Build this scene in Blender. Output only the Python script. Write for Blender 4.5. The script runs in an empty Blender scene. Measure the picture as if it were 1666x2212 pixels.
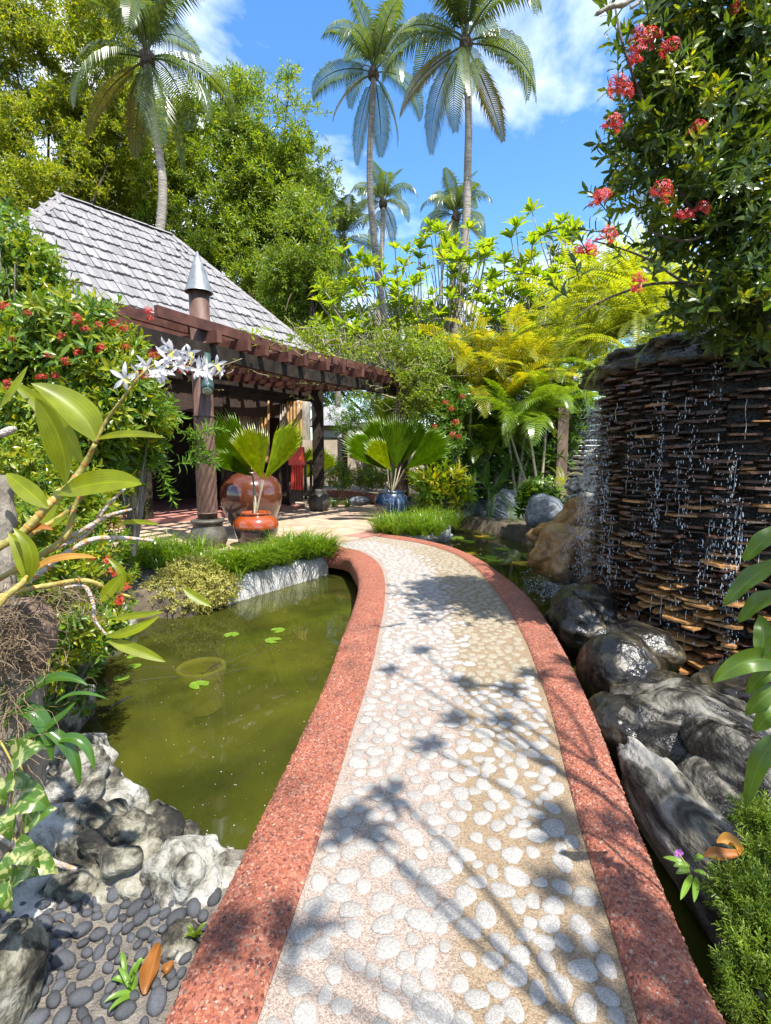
import bpy, bmesh, math, random
import numpy as np
from mathutils import Vector, noise as mnoise

SC = bpy.context.scene
COL = SC.collection
R = math.radians

# ------------------------------------------------------------------ camera
FPX, CX, CY, HOR, EYE = 1085.0, 833.0, 1106.0, 985.0, 1.6
PITCH = math.atan((CY - HOR) / FPX)
cam_d = bpy.data.cameras.new("camera")
cam = bpy.data.objects.new("camera", cam_d)
COL.objects.link(cam)
cam.location = (0, 0, EYE)
cam.rotation_euler = (R(90) - PITCH, 0, 0)
cam_d.sensor_fit = 'HORIZONTAL'
cam_d.sensor_width = 36.0
cam_d.lens = 36.0 * FPX / 1666.0
cam_d.clip_start = 0.05
cam_d.clip_end = 2000
SC.camera = cam

# ------------------------------------------------------------------ light
SUN = np.array([0.28, -0.38, 0.88]); SUN /= np.linalg.norm(SUN)
sun_el = math.asin(SUN[2]); sun_az = math.atan2(SUN[0], SUN[1])
W_ = bpy.data.worlds.new("World"); SC.world = W_; W_.use_nodes = True
wn = W_.node_tree; wn.nodes.clear()
def wnode(t, **k):
    n = wn.nodes.new(t)
    for a, b in k.items(): setattr(n, a, b)
    return n
sky = wnode('ShaderNodeTexSky', sky_type='NISHITA', sun_disc=False)
sky.sun_elevation = sun_el; sky.sun_rotation = sun_az
sky.air_density = 1.0; sky.dust_density = 0.4; sky.ozone_density = 3.0
tc = wnode('ShaderNodeTexCoord')
mp = wnode('ShaderNodeMapping'); mp.inputs['Scale'].default_value = (1.0, 1.0, 1.9); mp.inputs['Location'].default_value = (3.35, 1.2, 0.35)
nz = wnode('ShaderNodeTexNoise'); nz.inputs['Scale'].default_value = 2.1; nz.inputs['Detail'].default_value = 9; nz.inputs['Roughness'].default_value = .55
nz.inputs['Distortion'].default_value = .35
rp = wnode('ShaderNodeValToRGB'); rp.color_ramp.elements[0].position = .465; rp.color_ramp.elements[1].position = .68
mx = wnode('ShaderNodeMix', data_type='RGBA')
mx.inputs['B'].default_value = (9.0, 9.3, 9.8, 1)
hs = wnode('ShaderNodeHueSaturation'); hs.inputs['Saturation'].default_value = 1.22; hs.inputs['Value'].default_value = 1.3
bg = wnode('ShaderNodeBackground'); bg.inputs['Strength'].default_value = .105
wo = wnode('ShaderNodeOutputWorld')
L = wn.links.new
L(tc.outputs['Generated'], mp.inputs['Vector']); L(mp.outputs[0], nz.inputs['Vector']); L(nz.outputs[0], rp.inputs[0])
L(sky.outputs[0], hs.inputs['Color']); L(hs.outputs[0], mx.inputs['A']); L(rp.outputs[0], mx.inputs['Factor'])
L(mx.outputs['Result'], bg.inputs['Color']); L(bg.outputs[0], wo.inputs['Surface'])
sun_d = bpy.data.lights.new("sun", 'SUN'); sun = bpy.data.objects.new("sun", sun_d); COL.objects.link(sun)
sun_d.energy = 4.9; sun_d.angle = R(0.55); sun_d.color = (1.0, .955, .88)
sun.rotation_euler = Vector(SUN).to_track_quat('Z', 'Y').to_euler()
sun.location = (0, 0, 40)
SC.view_settings.view_transform = 'Standard'; SC.view_settings.look = 'None'
SC.view_settings.gamma = 1; SC.view_settings.use_curve_mapping = False
SC.view_settings.exposure = 1.38
try:
    SC.cycles.max_bounces = 7; SC.cycles.transparent_max_bounces = 16
    SC.cycles.transmission_bounces = 4; SC.cycles.use_denoising = True
    SC.cycles.sample_clamp_indirect = 6
except Exception: pass

# ------------------------------------------------------------------ geometry helpers
sp, cp_ = math.sin(PITCH), math.cos(PITCH)
def ray(px, py):
    x = (px - CX) / FPX; y = (CY - py) / FPX
    return np.array([x, cp_ + y * sp, -sp + y * cp_])
EYEV = np.array([0, 0, EYE])
def W(px, py, t): return EYEV + ray(px, py) * t          # point at depth t
def G(px, py, z=0.0):                                     # point on the level z
    d = ray(px, py); return EYEV + d * ((z - EYE) / d[2])
def m_per_px(t): return t / FPX
def nrm(v):
    v = np.asarray(v, float); return v / (np.linalg.norm(v, axis=-1, keepdims=True) + 1e-12)
def rs(seed): return np.random.RandomState(seed)
def frames(D, N):                                         # columns: side, forward, normal
    D = nrm(D); N = np.asarray(N, float) + 1e-5
    X = nrm(np.cross(D, N)); Z = np.cross(X, D)
    return np.stack([X, D, Z], axis=-1)

class MB:
    def __init__(s): s.v = []; s.q = []; s.t = []; s.n = 0; s.ac = []
    def add(s, v, q=None, t=None):
        v = np.asarray(v, float).reshape(-1, 3)
        if q is not None and len(q): s.q.append(np.asarray(q, int).reshape(-1, 4) + s.n)
        if t is not None and len(t): s.t.append(np.asarray(t, int).reshape(-1, 3) + s.n)
        s.v.append(v); s.n += len(v); return s
    def inst(s, tpl, Rm, T):
        tv, tq, tt = tpl
        V = np.einsum('nij,kj->nki', Rm, tv) + T[:, None, :]
        n, k = len(T), len(tv)
        off = (np.arange(n) * k)[:, None, None]
        q = (tq[None] + off).reshape(-1, 4) if len(tq) else None
        t = (tt[None] + off).reshape(-1, 3) if len(tt) else None
        return s.add(V.reshape(-1, 3), q, t)
    def tpl(s):
        return (np.concatenate(s.v), np.concatenate(s.q) if s.q else np.zeros((0, 4), int),
                np.concatenate(s.t) if s.t else np.zeros((0, 3), int))
    def tube(s, pts, rad, k=8, cap=True):
        pts = np.asarray(pts, float); m = len(pts)
        rad = np.broadcast_to(np.asarray(rad, float), (m,))
        tg = nrm(np.gradient(pts, axis=0))
        u = np.array([0.0, 0, 1]) if abs(tg[0][2]) < .9 else np.array([1.0, 0, 0])
        rings = []
        for i in range(m):
            a = nrm(np.cross(tg[i], u)); u = np.cross(a, tg[i])
            an = np.arange(k) * 2 * math.pi / k
            rings.append(pts[i] + rad[i] * (np.cos(an)[:, None] * a + np.sin(an)[:, None] * u))
        v = np.concatenate(rings); q = []
        for i in range(m - 1):
            for j in range(k):
                q.append((i * k + j, i * k + (j + 1) % k, (i + 1) * k + (j + 1) % k, (i + 1) * k + j))
        t = []
        if cap:
            v = np.concatenate([v, pts[:1], pts[-1:]]); a, b = m * k, m * k + 1
            for j in range(k):
                t.append((a, (j + 1) % k, j)); t.append((b, (m - 1) * k + j, (m - 1) * k + (j + 1) % k))
        return s.add(v, q, t)
    def lathe(s, prof, c=(0, 0, 0), k=28, wob=None):
        prof = np.asarray(prof, float); m = len(prof); an = np.arange(k) * 2 * math.pi / k
        v = np.stack([np.outer(prof[:, 0], np.cos(an)), np.outer(prof[:, 0], np.sin(an)), np.repeat(prof[:, 1:2], k, 1)], -1).reshape(-1, 3)
        q = [(i * k + j, i * k + (j + 1) % k, (i + 1) * k + (j + 1) % k, (i + 1) * k + j) for i in range(m - 1) for j in range(k)]
        return s.add(v + np.asarray(c, float), q)
    def box(s, c, size, ax=None):
        h = np.asarray(size, float) / 2
        v = np.array([(x, y, z) for x in (-1, 1) for y in (-1, 1) for z in (-1, 1)]) * h
        if ax is not None: v = v @ np.asarray(ax, float)
        return s.add(v + np.asarray(c, float), [(0, 1, 3, 2), (4, 6, 7, 5), (0, 4, 5, 1), (2, 3, 7, 6), (0, 2, 6, 4), (1, 5, 7, 3)])
    def bar(s, pts, w, h):                                # swept rectangular bar along a level polyline
        pts = np.asarray(pts, float); tg = nrm(np.gradient(pts, axis=0))
        sd = nrm(np.cross(tg, [0, 0, 1.0])); up = np.cross(sd, tg)
        v = np.stack([pts + sd * w / 2 * a + up * h / 2 * b for a, b in ((-1, -1), (1, -1), (1, 1), (-1, 1))], 1).reshape(-1, 3)
        m = len(pts); q = [(i * 4 + j, i * 4 + (j + 1) % 4, i * 4 + 4 + (j + 1) % 4, i * 4 + 4 + j) for i in range(m - 1) for j in range(4)]
        q += [(3, 2, 1, 0), (m * 4 - 4, m * 4 - 3, m * 4 - 2, m * 4 - 1)]
        return s.add(v, q)
    def blade(s, pts, width, nr, prof=None, fold=.15, nx=2, wave=0, ruf=0):
        pts = np.asarray(pts, float); m = len(pts); tt = np.linspace(0, 1, m)
        if prof is None: prof = np.sin(math.pi * np.clip(tt * .94 + .06, 0, 1)) ** .7
        tg = nrm(np.gradient(pts, axis=0)); nr = np.broadcast_to(np.asarray(nr, float), pts.shape)
        sd = nrm(np.cross(tg, nr)); up = np.cross(sd, tg)
        xs = np.linspace(-1, 1, 2 * nx + 1); rows = []
        for x in xs:
            off = sd * (x * width / 2 * prof)[:, None] + up * (abs(x) ** 1.3 * fold * width * prof)[:, None]
            if ruf: off = off + up * (ruf * width * abs(x) * np.sin(tt * wave + x))[:, None]
            rows.append(pts + off)
        v = np.stack(rows, 1).reshape(-1, 3); k = len(xs); s.ac.append(np.tile(xs + 2, m))
        q = [(i * k + j, i * k + j + 1, (i + 1) * k + j + 1, (i + 1) * k + j) for i in range(m - 1) for j in range(k - 1)]
        return s.add(v, q)
    def mesh(s, name, loc=(0, 0, 0), smooth=False):
        v, q, t = s.tpl(); v = v - np.asarray(loc, float)
        me = bpy.data.meshes.new(name)
        me.vertices.add(len(v)); me.vertices.foreach_set('co', v.astype(np.float32).ravel())
        nq, nt = len(q), len(t)
        me.loops.add(nq * 4 + nt * 3)
        me.loops.foreach_set('vertex_index', np.concatenate([q.ravel(), t.ravel()]).astype(np.int32))
        me.polygons.add(nq + nt)
        me.polygons.foreach_set('loop_start', np.concatenate([np.arange(nq) * 4, nq * 4 + np.arange(nt) * 3]).astype(np.int32))
        me.polygons.foreach_set('use_smooth', np.full(nq + nt, bool(smooth)))
        if s.ac and sum(map(len, s.ac)) == len(v):
            at = me.attributes.new('across', 'FLOAT', 'POINT'); at.data.foreach_set('value', np.concatenate(s.ac).astype(np.float32))
        me.update(calc_edges=True); me.validate()
        return me
def link(name, me, mat=None, parent=None, loc=(0, 0, 0), rot=None, scale=None):
    o = bpy.data.objects.new(name, me); COL.objects.link(o)
    if mat is not None and me is not None and not me.materials: me.materials.append(mat)
    o.location = loc
    if rot is not None: o.rotation_euler = rot
    if scale is not None: o.scale = scale
    if parent is not None: o.parent = parent
    return o
def part(name, mb, mat, parent, smooth=False, label=None, stuff=False):
    base = np.zeros(3); p = parent
    while p is not None: base = base + np.array(p.location); p = p.parent
    o = link(name, mb.mesh(name, base, smooth), mat, parent)
    if label: o['label'] = label
    if stuff: o['kind'] = 'stuff'
    return o
def thing(name, label, cat, loc, group=None):
    o = bpy.data.objects.new(name, None); COL.objects.link(o); o.location = tuple(float(x) for x in loc)
    o.empty_display_size = .1
    o['label'] = label; o['category'] = cat
    if group: o['group'] = group
    return o
def solo(name, mb, mat, label, cat, loc=(0, 0, 0), group=None, smooth=True):
    o = link(name, mb.mesh(name, loc, smooth), mat, None, tuple(float(x) for x in loc))
    o['label'] = label; o['category'] = cat
    if group: o['group'] = group
    return o
def struct(name, mb, mat, smooth=False):
    o = link(name, mb.mesh(name, (0, 0, 0), smooth), mat); o['kind'] = 'structure'; return o
def stuff(name, mb, mat, label=None, smooth=False):
    o = link(name, mb.mesh(name, (0, 0, 0), smooth), mat); o['kind'] = 'stuff'
    if label: o['label'] = label
    return o
def bez(a, b, c, n=9):
    t = np.linspace(0, 1, n)[:, None]; a, b, c = map(np.asarray, (a, b, c))
    return (1 - t) ** 2 * a + 2 * t * (1 - t) * b + t * t * c
def smooth_poly(pts, n):
    pts = np.asarray(pts, float); d = np.concatenate([[0], np.cumsum(np.linalg.norm(np.diff(pts, axis=0), axis=1))])
    m = len(pts); tan = np.gradient(pts, d, axis=0)
    out = []
    for x in np.linspace(0, d[-1], n):
        i = min(max(np.searchsorted(d, x) - 1, 0), m - 2); h = d[i + 1] - d[i]; u = (x - d[i]) / h
        out.append((2*u**3-3*u*u+1)*pts[i] + (u**3-2*u*u+u)*h*tan[i] + (-2*u**3+3*u*u)*pts[i+1] + (u**3-u*u)*h*tan[i+1])
    return np.array(out)
_ico = {}
def ico(sub):
    if sub not in _ico:
        bm = bmesh.new(); bmesh.ops.create_icosphere(bm, subdivisions=sub, radius=1)
        _ico[sub] = (np.array([v.co[:] for v in bm.verts]), np.zeros((0, 4), int), np.array([[v.index for v in f.verts] for f in bm.faces])); bm.free()
    return _ico[sub]
def rock_mb(c, size, seed, amp=.28, freq=1.3, sub=4, fine=.05, yaw=0, tilt=0, ridge=0, cuts=0):
    v, _, t = ico(sub); o = Vector((seed * 7.3, seed * 3.1, seed * 1.7)); r = np.empty(len(v))
    for i, p in enumerate(v):
        pv = Vector(p)
        a = mnoise.fractal(pv * freq + o, 1.0, 2.0, 3)
        b = mnoise.fractal(pv * freq * 4.5 + o, .7, 2.1, 4)
        x = 1 + amp * a + fine * b
        if ridge: x -= ridge * max(0, 1 - 3.2 * abs(mnoise.noise(pv * freq * 1.9 + o * 2)))
        r[i] = x
    if cuts:                                                  # broken faces
        rr_ = rs(seed + 900); pn = nrm(rr_.normal(size=(cuts, 3))); pd = rr_.uniform(.80, 1.04, cuts); dt = v @ pn.T
        lim = np.where(dt > .05, pd / np.maximum(dt, .05), 9.0).min(1); r = np.minimum(r, lim * (1 + .35 * (r - 1)) + .02 * (r - 1)) * .6 + .4 * np.minimum(r, lim)
    p = v * r[:, None] * np.asarray(size)
    cy, sy = math.cos(yaw), math.sin(yaw); ct, st = math.cos(tilt), math.sin(tilt)
    p = p @ np.array([[1, 0, 0], [0, ct, st], [0, -st, ct]]) @ np.array([[cy, sy, 0], [-sy, cy, 0], [0, 0, 1]])
    return MB().add(p + np.asarray(c), None, t)

# ------------------------------------------------------------------ leaf templates (base at 0, forward +y, normal +z)
def leaf_tpl(w=.3, fold=.06, droop=.15, hi=True, wide=.45):
    if not hi:
        v = np.array([(0, 0, 0), (w/2, wide, fold), (0, 1, -droop), (-w/2, wide, fold)], float)
        return v, np.zeros((0, 4), int), np.array([(0, 1, 2), (0, 2, 3)])
    v = np.array([(0,0,0),(w*.42,.28,fold),(w*.5,wide+.1,fold-.02),(w*.3,.8,fold-.35*droop),(0,1,-droop),
                  (-w*.3,.8,fold-.35*droop),(-w*.5,wide+.1,fold-.02),(-w*.42,.28,fold),(0,.35,.01),(0,.75,-.3*droop)], float)
    q = [(8,1,2,9),(8,9,6,7)]; t = [(0,1,8),(0,8,7),(9,2,3),(9,3,4),(9,4,5),(9,5,6)]
    return v, np.array(q), np.array(t)
def sprig_tpl(n, leaf, L0=.22, l0=.09, a0=70, a1=25, seed=0, stem=True, roll=137.5, var=.25):
    m = MB(); r = rs(seed)
    for i in range(n):
        f = i / max(1, n - 1); az = R(roll * i) + r.uniform(-.3, .3); an = R(a0 + (a1 - a0) * f) + r.uniform(-.15, .15)
        rad = np.array([math.cos(az), 0, math.sin(az)])
        d = rad * math.sin(an) + np.array([0, math.cos(an), 0]); nn = -rad * math.cos(an) + np.array([0, math.sin(an), 0])
        Rm = frames(d[None], nn[None]) * (l0 * (1 - .3 * f) * r.uniform(1 - var, 1 + var))
        m.inst(leaf, Rm, np.array([[0, L0 * f, 0]]))
    if stem: m.tube([(0, -.02, 0), (0, L0, 0)], .004 if l0 < .2 else .012, 3, False)
    return m.tpl()
def lobe_points(lobes, n, rng, shell=.62):
    c = np.array([l[0] for l in lobes], float); s = np.array([np.broadcast_to(l[1], 3) for l in lobes], float)
    w = (s[:, 0] * s[:, 2]); idx = rng.choice(len(lobes), n, p=w / w.sum())
    d = nrm(rng.normal(size=(n, 3))); r = 1 - (1 - shell) * rng.rand(n) ** 1.6
    r *= 1 + .12 * rng.normal(size=n)
    return c[idx] + d * s[idx] * r[:, None], d
def noise_mask(p, scale, thr, seed=0):
    o = Vector((seed * 3.7, seed * 1.3, seed))
    return np.array([mnoise.noise(Vector(x) * scale + o) > thr for x in p])
def scatter_sprigs(mb, tpls, lobes, n, rng, up=.5, shell=.62, gap=None, smin=.8, smax=1.25, jit=.5, zmin=None, clump=None):
    p, d = lobe_points(lobes, n if clump is None else max(1, n // clump[0]), rng, shell)
    if clump:                                                  # twig clusters with open air between them
        k = rng.randint(len(p), size=n); p = p[k] + nrm(rng.normal(size=(n, 3))) * (rng.rand(n, 1) ** .5) * clump[1] * rng.uniform(.6, 1.35, (len(p), 1))[k] * [1, 1, .7]; d = d[k]
    if gap: k = noise_mask(p, gap[0], gap[1], gap[2] if len(gap) > 2 else 0); p, d = p[k], d[k]
    if zmin is not None: k = p[:, 2] > zmin; p, d = p[k], d[k]
    D = d + np.array([0, 0, up]) + jit * rng.normal(size=d.shape); N = rng.normal(size=d.shape)
    Rm = frames(D, N) * rng.uniform(smin, smax, len(p))[:, None, None]
    w = rng.randint(len(tpls), size=len(p))
    for i, t in enumerate(tpls):
        if (w == i).any(): mb.inst(t, Rm[w == i], p[w == i])
    return p
def scatter_leaves(mb, tpl, lobes, n, rng, size=(.08, .14), shell=.3, gap=None, droop=.0):
    p, d = lobe_points(lobes, n, rng, shell)
    if gap: k = noise_mask(p, *gap); p, d = p[k], d[k]
    D = rng.normal(size=p.shape) + d * .7 + np.array([0, 0, -droop]); N = d * .4 + np.array([0, 0, .8]) + .5 * rng.normal(size=p.shape)
    mb.inst(tpl, frames(D, N) * rng.uniform(size[0], size[1], len(p))[:, None, None], p)
def frond_mb(Ln, e0, bend, leaf_l, n=40, width=.03, droop=.6, vee=.35, start=.15, rad=.02, seed=0, swp=.6, seg=2, taper=.5, tipe=.35, twist=0):
    """pinnate leaf in the plane x=0, growing towards +y; e0 start elevation, bend total downward turn (degrees)"""
    r = rs(seed); m = MB(); N = 16
    e = R(e0) - R(bend) * np.linspace(0, 1, N) ** 1.3
    st = np.stack([np.zeros(N), np.cos(e), np.sin(e)], 1) * (Ln / (N - 1))
    pts = np.concatenate([[np.zeros(3)], np.cumsum(st, 0)[:-1]])
    pts[:, 0] += twist * np.linspace(0, 1, N) ** 2 * Ln
    m.tube(pts, np.linspace(rad, rad * .15, N), 4, False)
    tg = nrm(np.gradient(pts, axis=0)); f = np.linspace(start, .995, n)
    ip = np.stack([np.interp(f, np.linspace(0, 1, N), pts[:, k]) for k in range(3)], 1)
    it = nrm(np.stack([np.interp(f, np.linspace(0, 1, N), tg[:, k]) for k in range(3)], 1))
    nup = np.cross(np.array([1.0, 0, 0]), it)
    ll = leaf_l * (np.sin(math.pi * np.clip((f - start) / (1 - start) * .80 + .14, 0, 1)) ** .8) * (1 - tipe * f ** 3)
    for sgn in (-1, 1):
        jit = r.uniform(.88, 1.1, n); dj = r.uniform(.7, 1.3, n) * droop
        sx = np.array([sgn, 0, 0.0])
        d0 = nrm(sx * 1.0 + it * swp + nup * vee)
        a = ip; l = (ll * jit)[:, None]; b = a + d0 * l * .5
        d1 = nrm(d0 + np.array([0, 0, -1.0]) * dj[:, None]); c = b + d1 * l * .5
        wv = it * width / 2
        if seg == 2:
            v = np.stack([a - wv * .6, a + wv * .6, b - wv, b + wv, c], 1).reshape(-1, 3)
            o = (np.arange(n) * 5)[:, None]
            m.add(v, np.array([0, 1, 3, 2]) + o, np.array([2, 3, 4]) + o)
        else:
            v = np.stack([a, b + wv, b - wv, c], 1).reshape(-1, 3); o = (np.arange(n) * 4)[:, None]
            m.add(v, None, np.concatenate([np.array([0, 1, 2]) + o, np.array([2, 1, 3]) + o]))
    return m
def fan_mb(Rd, n=34, spread=230, pleat=.022, cup=.25, seed=0, split=.72, stalk=0, tipr=.9):
    """pleated fan leaf, hub at origin, opening towards +y in the plane z=0, cupped towards +z"""
    r = rs(seed); m = MB(); a = np.radians(np.linspace(-spread / 2, spread / 2, 2 * n + 1))
    def pt(ang, rr, z): return np.array([math.sin(ang) * rr, math.cos(ang) * rr, z])
    for i in range(n):
        a0, am, a1 = a[2*i], a[2*i+1], a[2*i+2]; rl = Rd * (1 - .18 * abs((i + .5) / n * 2 - 1) ** 2) * r.uniform(.96, 1.03)
        V = []
        for f in (0.02, .25, .5, split):
            z = cup * Rd * f * f; pz = pleat * Rd * f * 2.2
            V += [pt(a0, rl * f, z - pz), pt(am, rl * f, z + pz), pt(a1, rl * f, z - pz)]
        z = cup * Rd * split ** 2
        tz = cup * Rd * .92 + r.uniform(-.1, .02) * Rd; h = (a1 - a0) * .22
        V += [pt(am - h, rl * .88, (z + tz) / 2), pt(am + h, rl * .88, (z + tz) / 2), pt(am + r.uniform(-.015, .015), rl, tz)]
        q = []
        for k in range(3): q += [(3*k, 3*k+1, 3*k+4, 3*k+3), (3*k+1, 3*k+2, 3*k+5, 3*k+4)]
        m.add(V, q, [(9, 10, 12), (10, 11, 13), (10, 13, 12), (12, 13, 14)])
    return m
# ------------------------------------------------------------------ materials
def newmat(name):
    m = bpy.data.materials.new(name); m.use_nodes = True; nt = m.node_tree; nt.nodes.clear()
    out = nt.nodes.new('ShaderNodeOutputMaterial')
    return m, nt, out
def N_(nt, t, **k):
    n = nt.nodes.new(t)
    for a, b in k.items():
        if a in n.inputs: n.inputs[a].default_value = b
        else: setattr(n, a, b)
    return n
def c4(c): return (c[0], c[1], c[2], 1)
def ramp(nt, fac, stops):
    r = N_(nt, 'ShaderNodeValToRGB'); cr = r.color_ramp
    while len(cr.elements) < len(stops): cr.elements.new(.5)
    for e, (p, c) in zip(cr.elements, stops): e.position = p; e.color = c4(c)
    nt.links.new(fac, r.inputs[0]); return r.outputs[0]
def leafmat(name, cols, trans=None, tf=.4, rough=.38, spec=.45, edge=None):
    m, nt, out = newmat(name); l = nt.links.new
    geo = N_(nt, 'ShaderNodeNewGeometry')
    n = len(cols); col = ramp(nt, geo.outputs['Random Per Island'], [(i / max(1, n - 1), c) for i, c in enumerate(cols)])
    tx = N_(nt, 'ShaderNodeTexCoord'); nz = N_(nt, 'ShaderNodeTexNoise'); nz.inputs['Scale'].default_value = 14; nz.inputs['Detail'].default_value = 4
    l(tx.outputs['Object'], nz.inputs['Vector'])
    mr = N_(nt, 'ShaderNodeMapRange'); mr.inputs['From Min'].default_value = .3; mr.inputs['From Max'].default_value = .7; mr.inputs['To Min'].default_value = .72; mr.inputs['To Max'].default_value = 1.22
    l(nz.outputs[0], mr.inputs['Value'])
    ac = N_(nt, 'ShaderNodeAttribute', attribute_name='across')          # veins: 0 where the mesh has no blade coordinate
    m1 = N_(nt, 'ShaderNodeMath', operation='MULTIPLY'); m1.inputs[1].default_value = 31.0; l(ac.outputs['Fac'], m1.inputs[0])
    m2 = N_(nt, 'ShaderNodeMath', operation='SINE'); l(m1.outputs[0], m2.inputs[0])
    m3 = N_(nt, 'ShaderNodeMath', operation='MULTIPLY_ADD'); m3.inputs[1].default_value = .10; l(m2.outputs[0], m3.inputs[0]); l(mr.outputs[0], m3.inputs[2])
    c1_ = N_(nt, 'ShaderNodeMath', operation='COMPARE'); c1_.inputs[1].default_value = 2.0; c1_.inputs[2].default_value = .05; l(ac.outputs['Fac'], c1_.inputs[0])
    m4 = N_(nt, 'ShaderNodeMath', operation='MULTIPLY_ADD'); m4.inputs[1].default_value = .45; l(c1_.outputs[0], m4.inputs[0]); l(m3.outputs[0], m4.inputs[2])
    hv = N_(nt, 'ShaderNodeHueSaturation'); l(col, hv.inputs['Color']); l(m4.outputs[0], hv.inputs['Value'])
    b = N_(nt, 'ShaderNodeBsdfPrincipled', Roughness=rough); b.inputs['Specular IOR Level'].default_value = spec
    l(hv.outputs[0], b.inputs['Base Color'])
    t = N_(nt, 'ShaderNodeBsdfTranslucent'); mul = N_(nt, 'ShaderNodeMix', data_type='RGBA', blend_type='MULTIPLY'); mul.inputs['Factor'].default_value = 1
    l(hv.outputs[0], mul.inputs['A']); mul.inputs['B'].default_value = c4(trans or (2.1, 1.9, .7)); l(mul.outputs['Result'], t.inputs['Color'])
    mx = N_(nt, 'ShaderNodeMixShader'); mx.inputs[0].default_value = tf
    l(b.outputs[0], mx.inputs[1]); l(t.outputs[0], mx.inputs[2]); l(mx.outputs[0], out.inputs['Surface'])
    return m
def surf(name, stops, scale=4, detail=6, rough=.7, bump=.3, bscale=None, spec=.4, metal=0, coat=0, dist=0, vec='Object', stretch=None, rvar=None, extra=None, nrough=.55, voro=None, objrand=0, bdist=.02):
    """procedural surface: noise through a colour ramp, fine bump"""
    m, nt, out = newmat(name); l = nt.links.new
    tx = N_(nt, 'ShaderNodeTexCoord'); v = tx.outputs[vec]
    if stretch is not None:
        mp = N_(nt, 'ShaderNodeMapping'); mp.inputs['Scale'].default_value = stretch; l(v, mp.inputs['Vector']); v = mp.outputs[0]
    if objrand:
        oi = N_(nt, 'ShaderNodeObjectInfo'); ad = N_(nt, 'ShaderNodeVectorMath', operation='ADD'); cm = N_(nt, 'ShaderNodeMath', operation='MULTIPLY'); cm.inputs[1].default_value = 37.0
        l(oi.outputs['Random'], cm.inputs[0]); l(v, ad.inputs[0]); l(cm.outputs[0], ad.inputs[1]); v = ad.outputs[0]
    nz = N_(nt, 'ShaderNodeTexNoise'); nz.inputs['Scale'].default_value = scale; nz.inputs['Detail'].default_value = detail; nz.inputs['Distortion'].default_value = dist; nz.inputs['Roughness'].default_value = nrough
    l(v, nz.inputs['Vector']); fac = nz.outputs[0]
    col = ramp(nt, fac, stops)
    b = N_(nt, 'ShaderNodeBsdfPrincipled', Roughness=rough, Metallic=metal); b.inputs['Specular IOR Level'].default_value = spec
    if coat: b.inputs['Coat Weight'].default_value = coat; b.inputs['Coat Roughness'].default_value = .06
    hsrc = None
    if voro:
        vs, vcols, vmix, vb = voro
        vo = N_(nt, 'ShaderNodeTexVoronoi'); vo.inputs['Scale'].default_value = vs; l(v, vo.inputs['Vector'])
        sep = N_(nt, 'ShaderNodeSeparateColor'); l(vo.outputs['Color'], sep.inputs[0])
        vc = ramp(nt, sep.outputs[0], [(i / (len(vcols) - 1), c) for i, c in enumerate(vcols)])
        mm = N_(nt, 'ShaderNodeMix', data_type='RGBA'); mm.inputs['Factor'].default_value = vmix; l(col, mm.inputs['A']); l(vc, mm.inputs['B'])
        col = mm.outputs['Result']; hsrc = vo.outputs['Distance']
    if objrand:
        oi2 = N_(nt, 'ShaderNodeObjectInfo'); mr = N_(nt, 'ShaderNodeMapRange'); mr.inputs['To Min'].default_value = 1 - objrand; mr.inputs['To Max'].default_value = 1 + objrand
        l(oi2.outputs['Random'], mr.inputs['Value']); hv = N_(nt, 'ShaderNodeHueSaturation'); l(col, hv.inputs['Color']); l(mr.outputs[0], hv.inputs['Value']); col = hv.outputs[0]
    l(col, b.inputs['Base Color'])
    if bump:
        n2 = N_(nt, 'ShaderNodeTexNoise'); n2.inputs['Scale'].default_value = bscale or scale * 6; n2.inputs['Detail'].default_value = 6; l(v, n2.inputs['Vector'])
        bp = N_(nt, 'ShaderNodeBump', Strength=bump); bp.inputs['Distance'].default_value = bdist
        h = n2.outputs[0]
        if hsrc is not None:
            sm = N_(nt, 'ShaderNodeMath', operation='MULTIPLY_ADD'); sm.inputs[1].default_value = -voro[3]; l(hsrc, sm.inputs[0]); l(h, sm.inputs[2]); h = sm.outputs[0]
        l(h, bp.inputs['Height']); l(bp.outputs[0], b.inputs['Normal'])
    if rvar:
        m3 = N_(nt, 'ShaderNodeMapRange'); m3.inputs['From Min'].default_value = .35; m3.inputs['From Max'].default_value = .65; m3.inputs['To Min'].default_value = rvar[0]; m3.inputs['To Max'].default_value = rvar[1]
        l(fac, m3.inputs['Value']); l(m3.outputs[0], b.inputs['Roughness'])
    l(b.outputs[0], out.inputs['Surface'])
    return m
M = {}
# foliage (leaf albedos, some with sunlight put into the colour)
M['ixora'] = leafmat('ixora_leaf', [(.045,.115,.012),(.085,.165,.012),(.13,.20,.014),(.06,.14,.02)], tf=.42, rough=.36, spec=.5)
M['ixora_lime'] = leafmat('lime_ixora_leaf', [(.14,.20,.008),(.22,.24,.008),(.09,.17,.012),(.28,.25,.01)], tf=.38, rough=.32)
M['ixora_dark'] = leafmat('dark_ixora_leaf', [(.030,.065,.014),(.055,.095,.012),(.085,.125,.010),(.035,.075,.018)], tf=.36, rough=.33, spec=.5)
M['tree'] = leafmat('tree_leaf', [(.07,.15,.012),(.15,.235,.016),(.24,.285,.018),(.11,.195,.014)], tf=.46, rough=.42, spec=.5)
M['tree_yel'] = leafmat('yellow_tree_leaf', [(.13,.20,.012),(.20,.245,.013),(.27,.275,.014),(.085,.165,.012)], tf=.48, rough=.45)
M['tree_dk'] = leafmat('far_tree_leaf', [(.022,.06,.012),(.04,.085,.012),(.07,.11,.014)], tf=.3, rough=.4)
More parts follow.
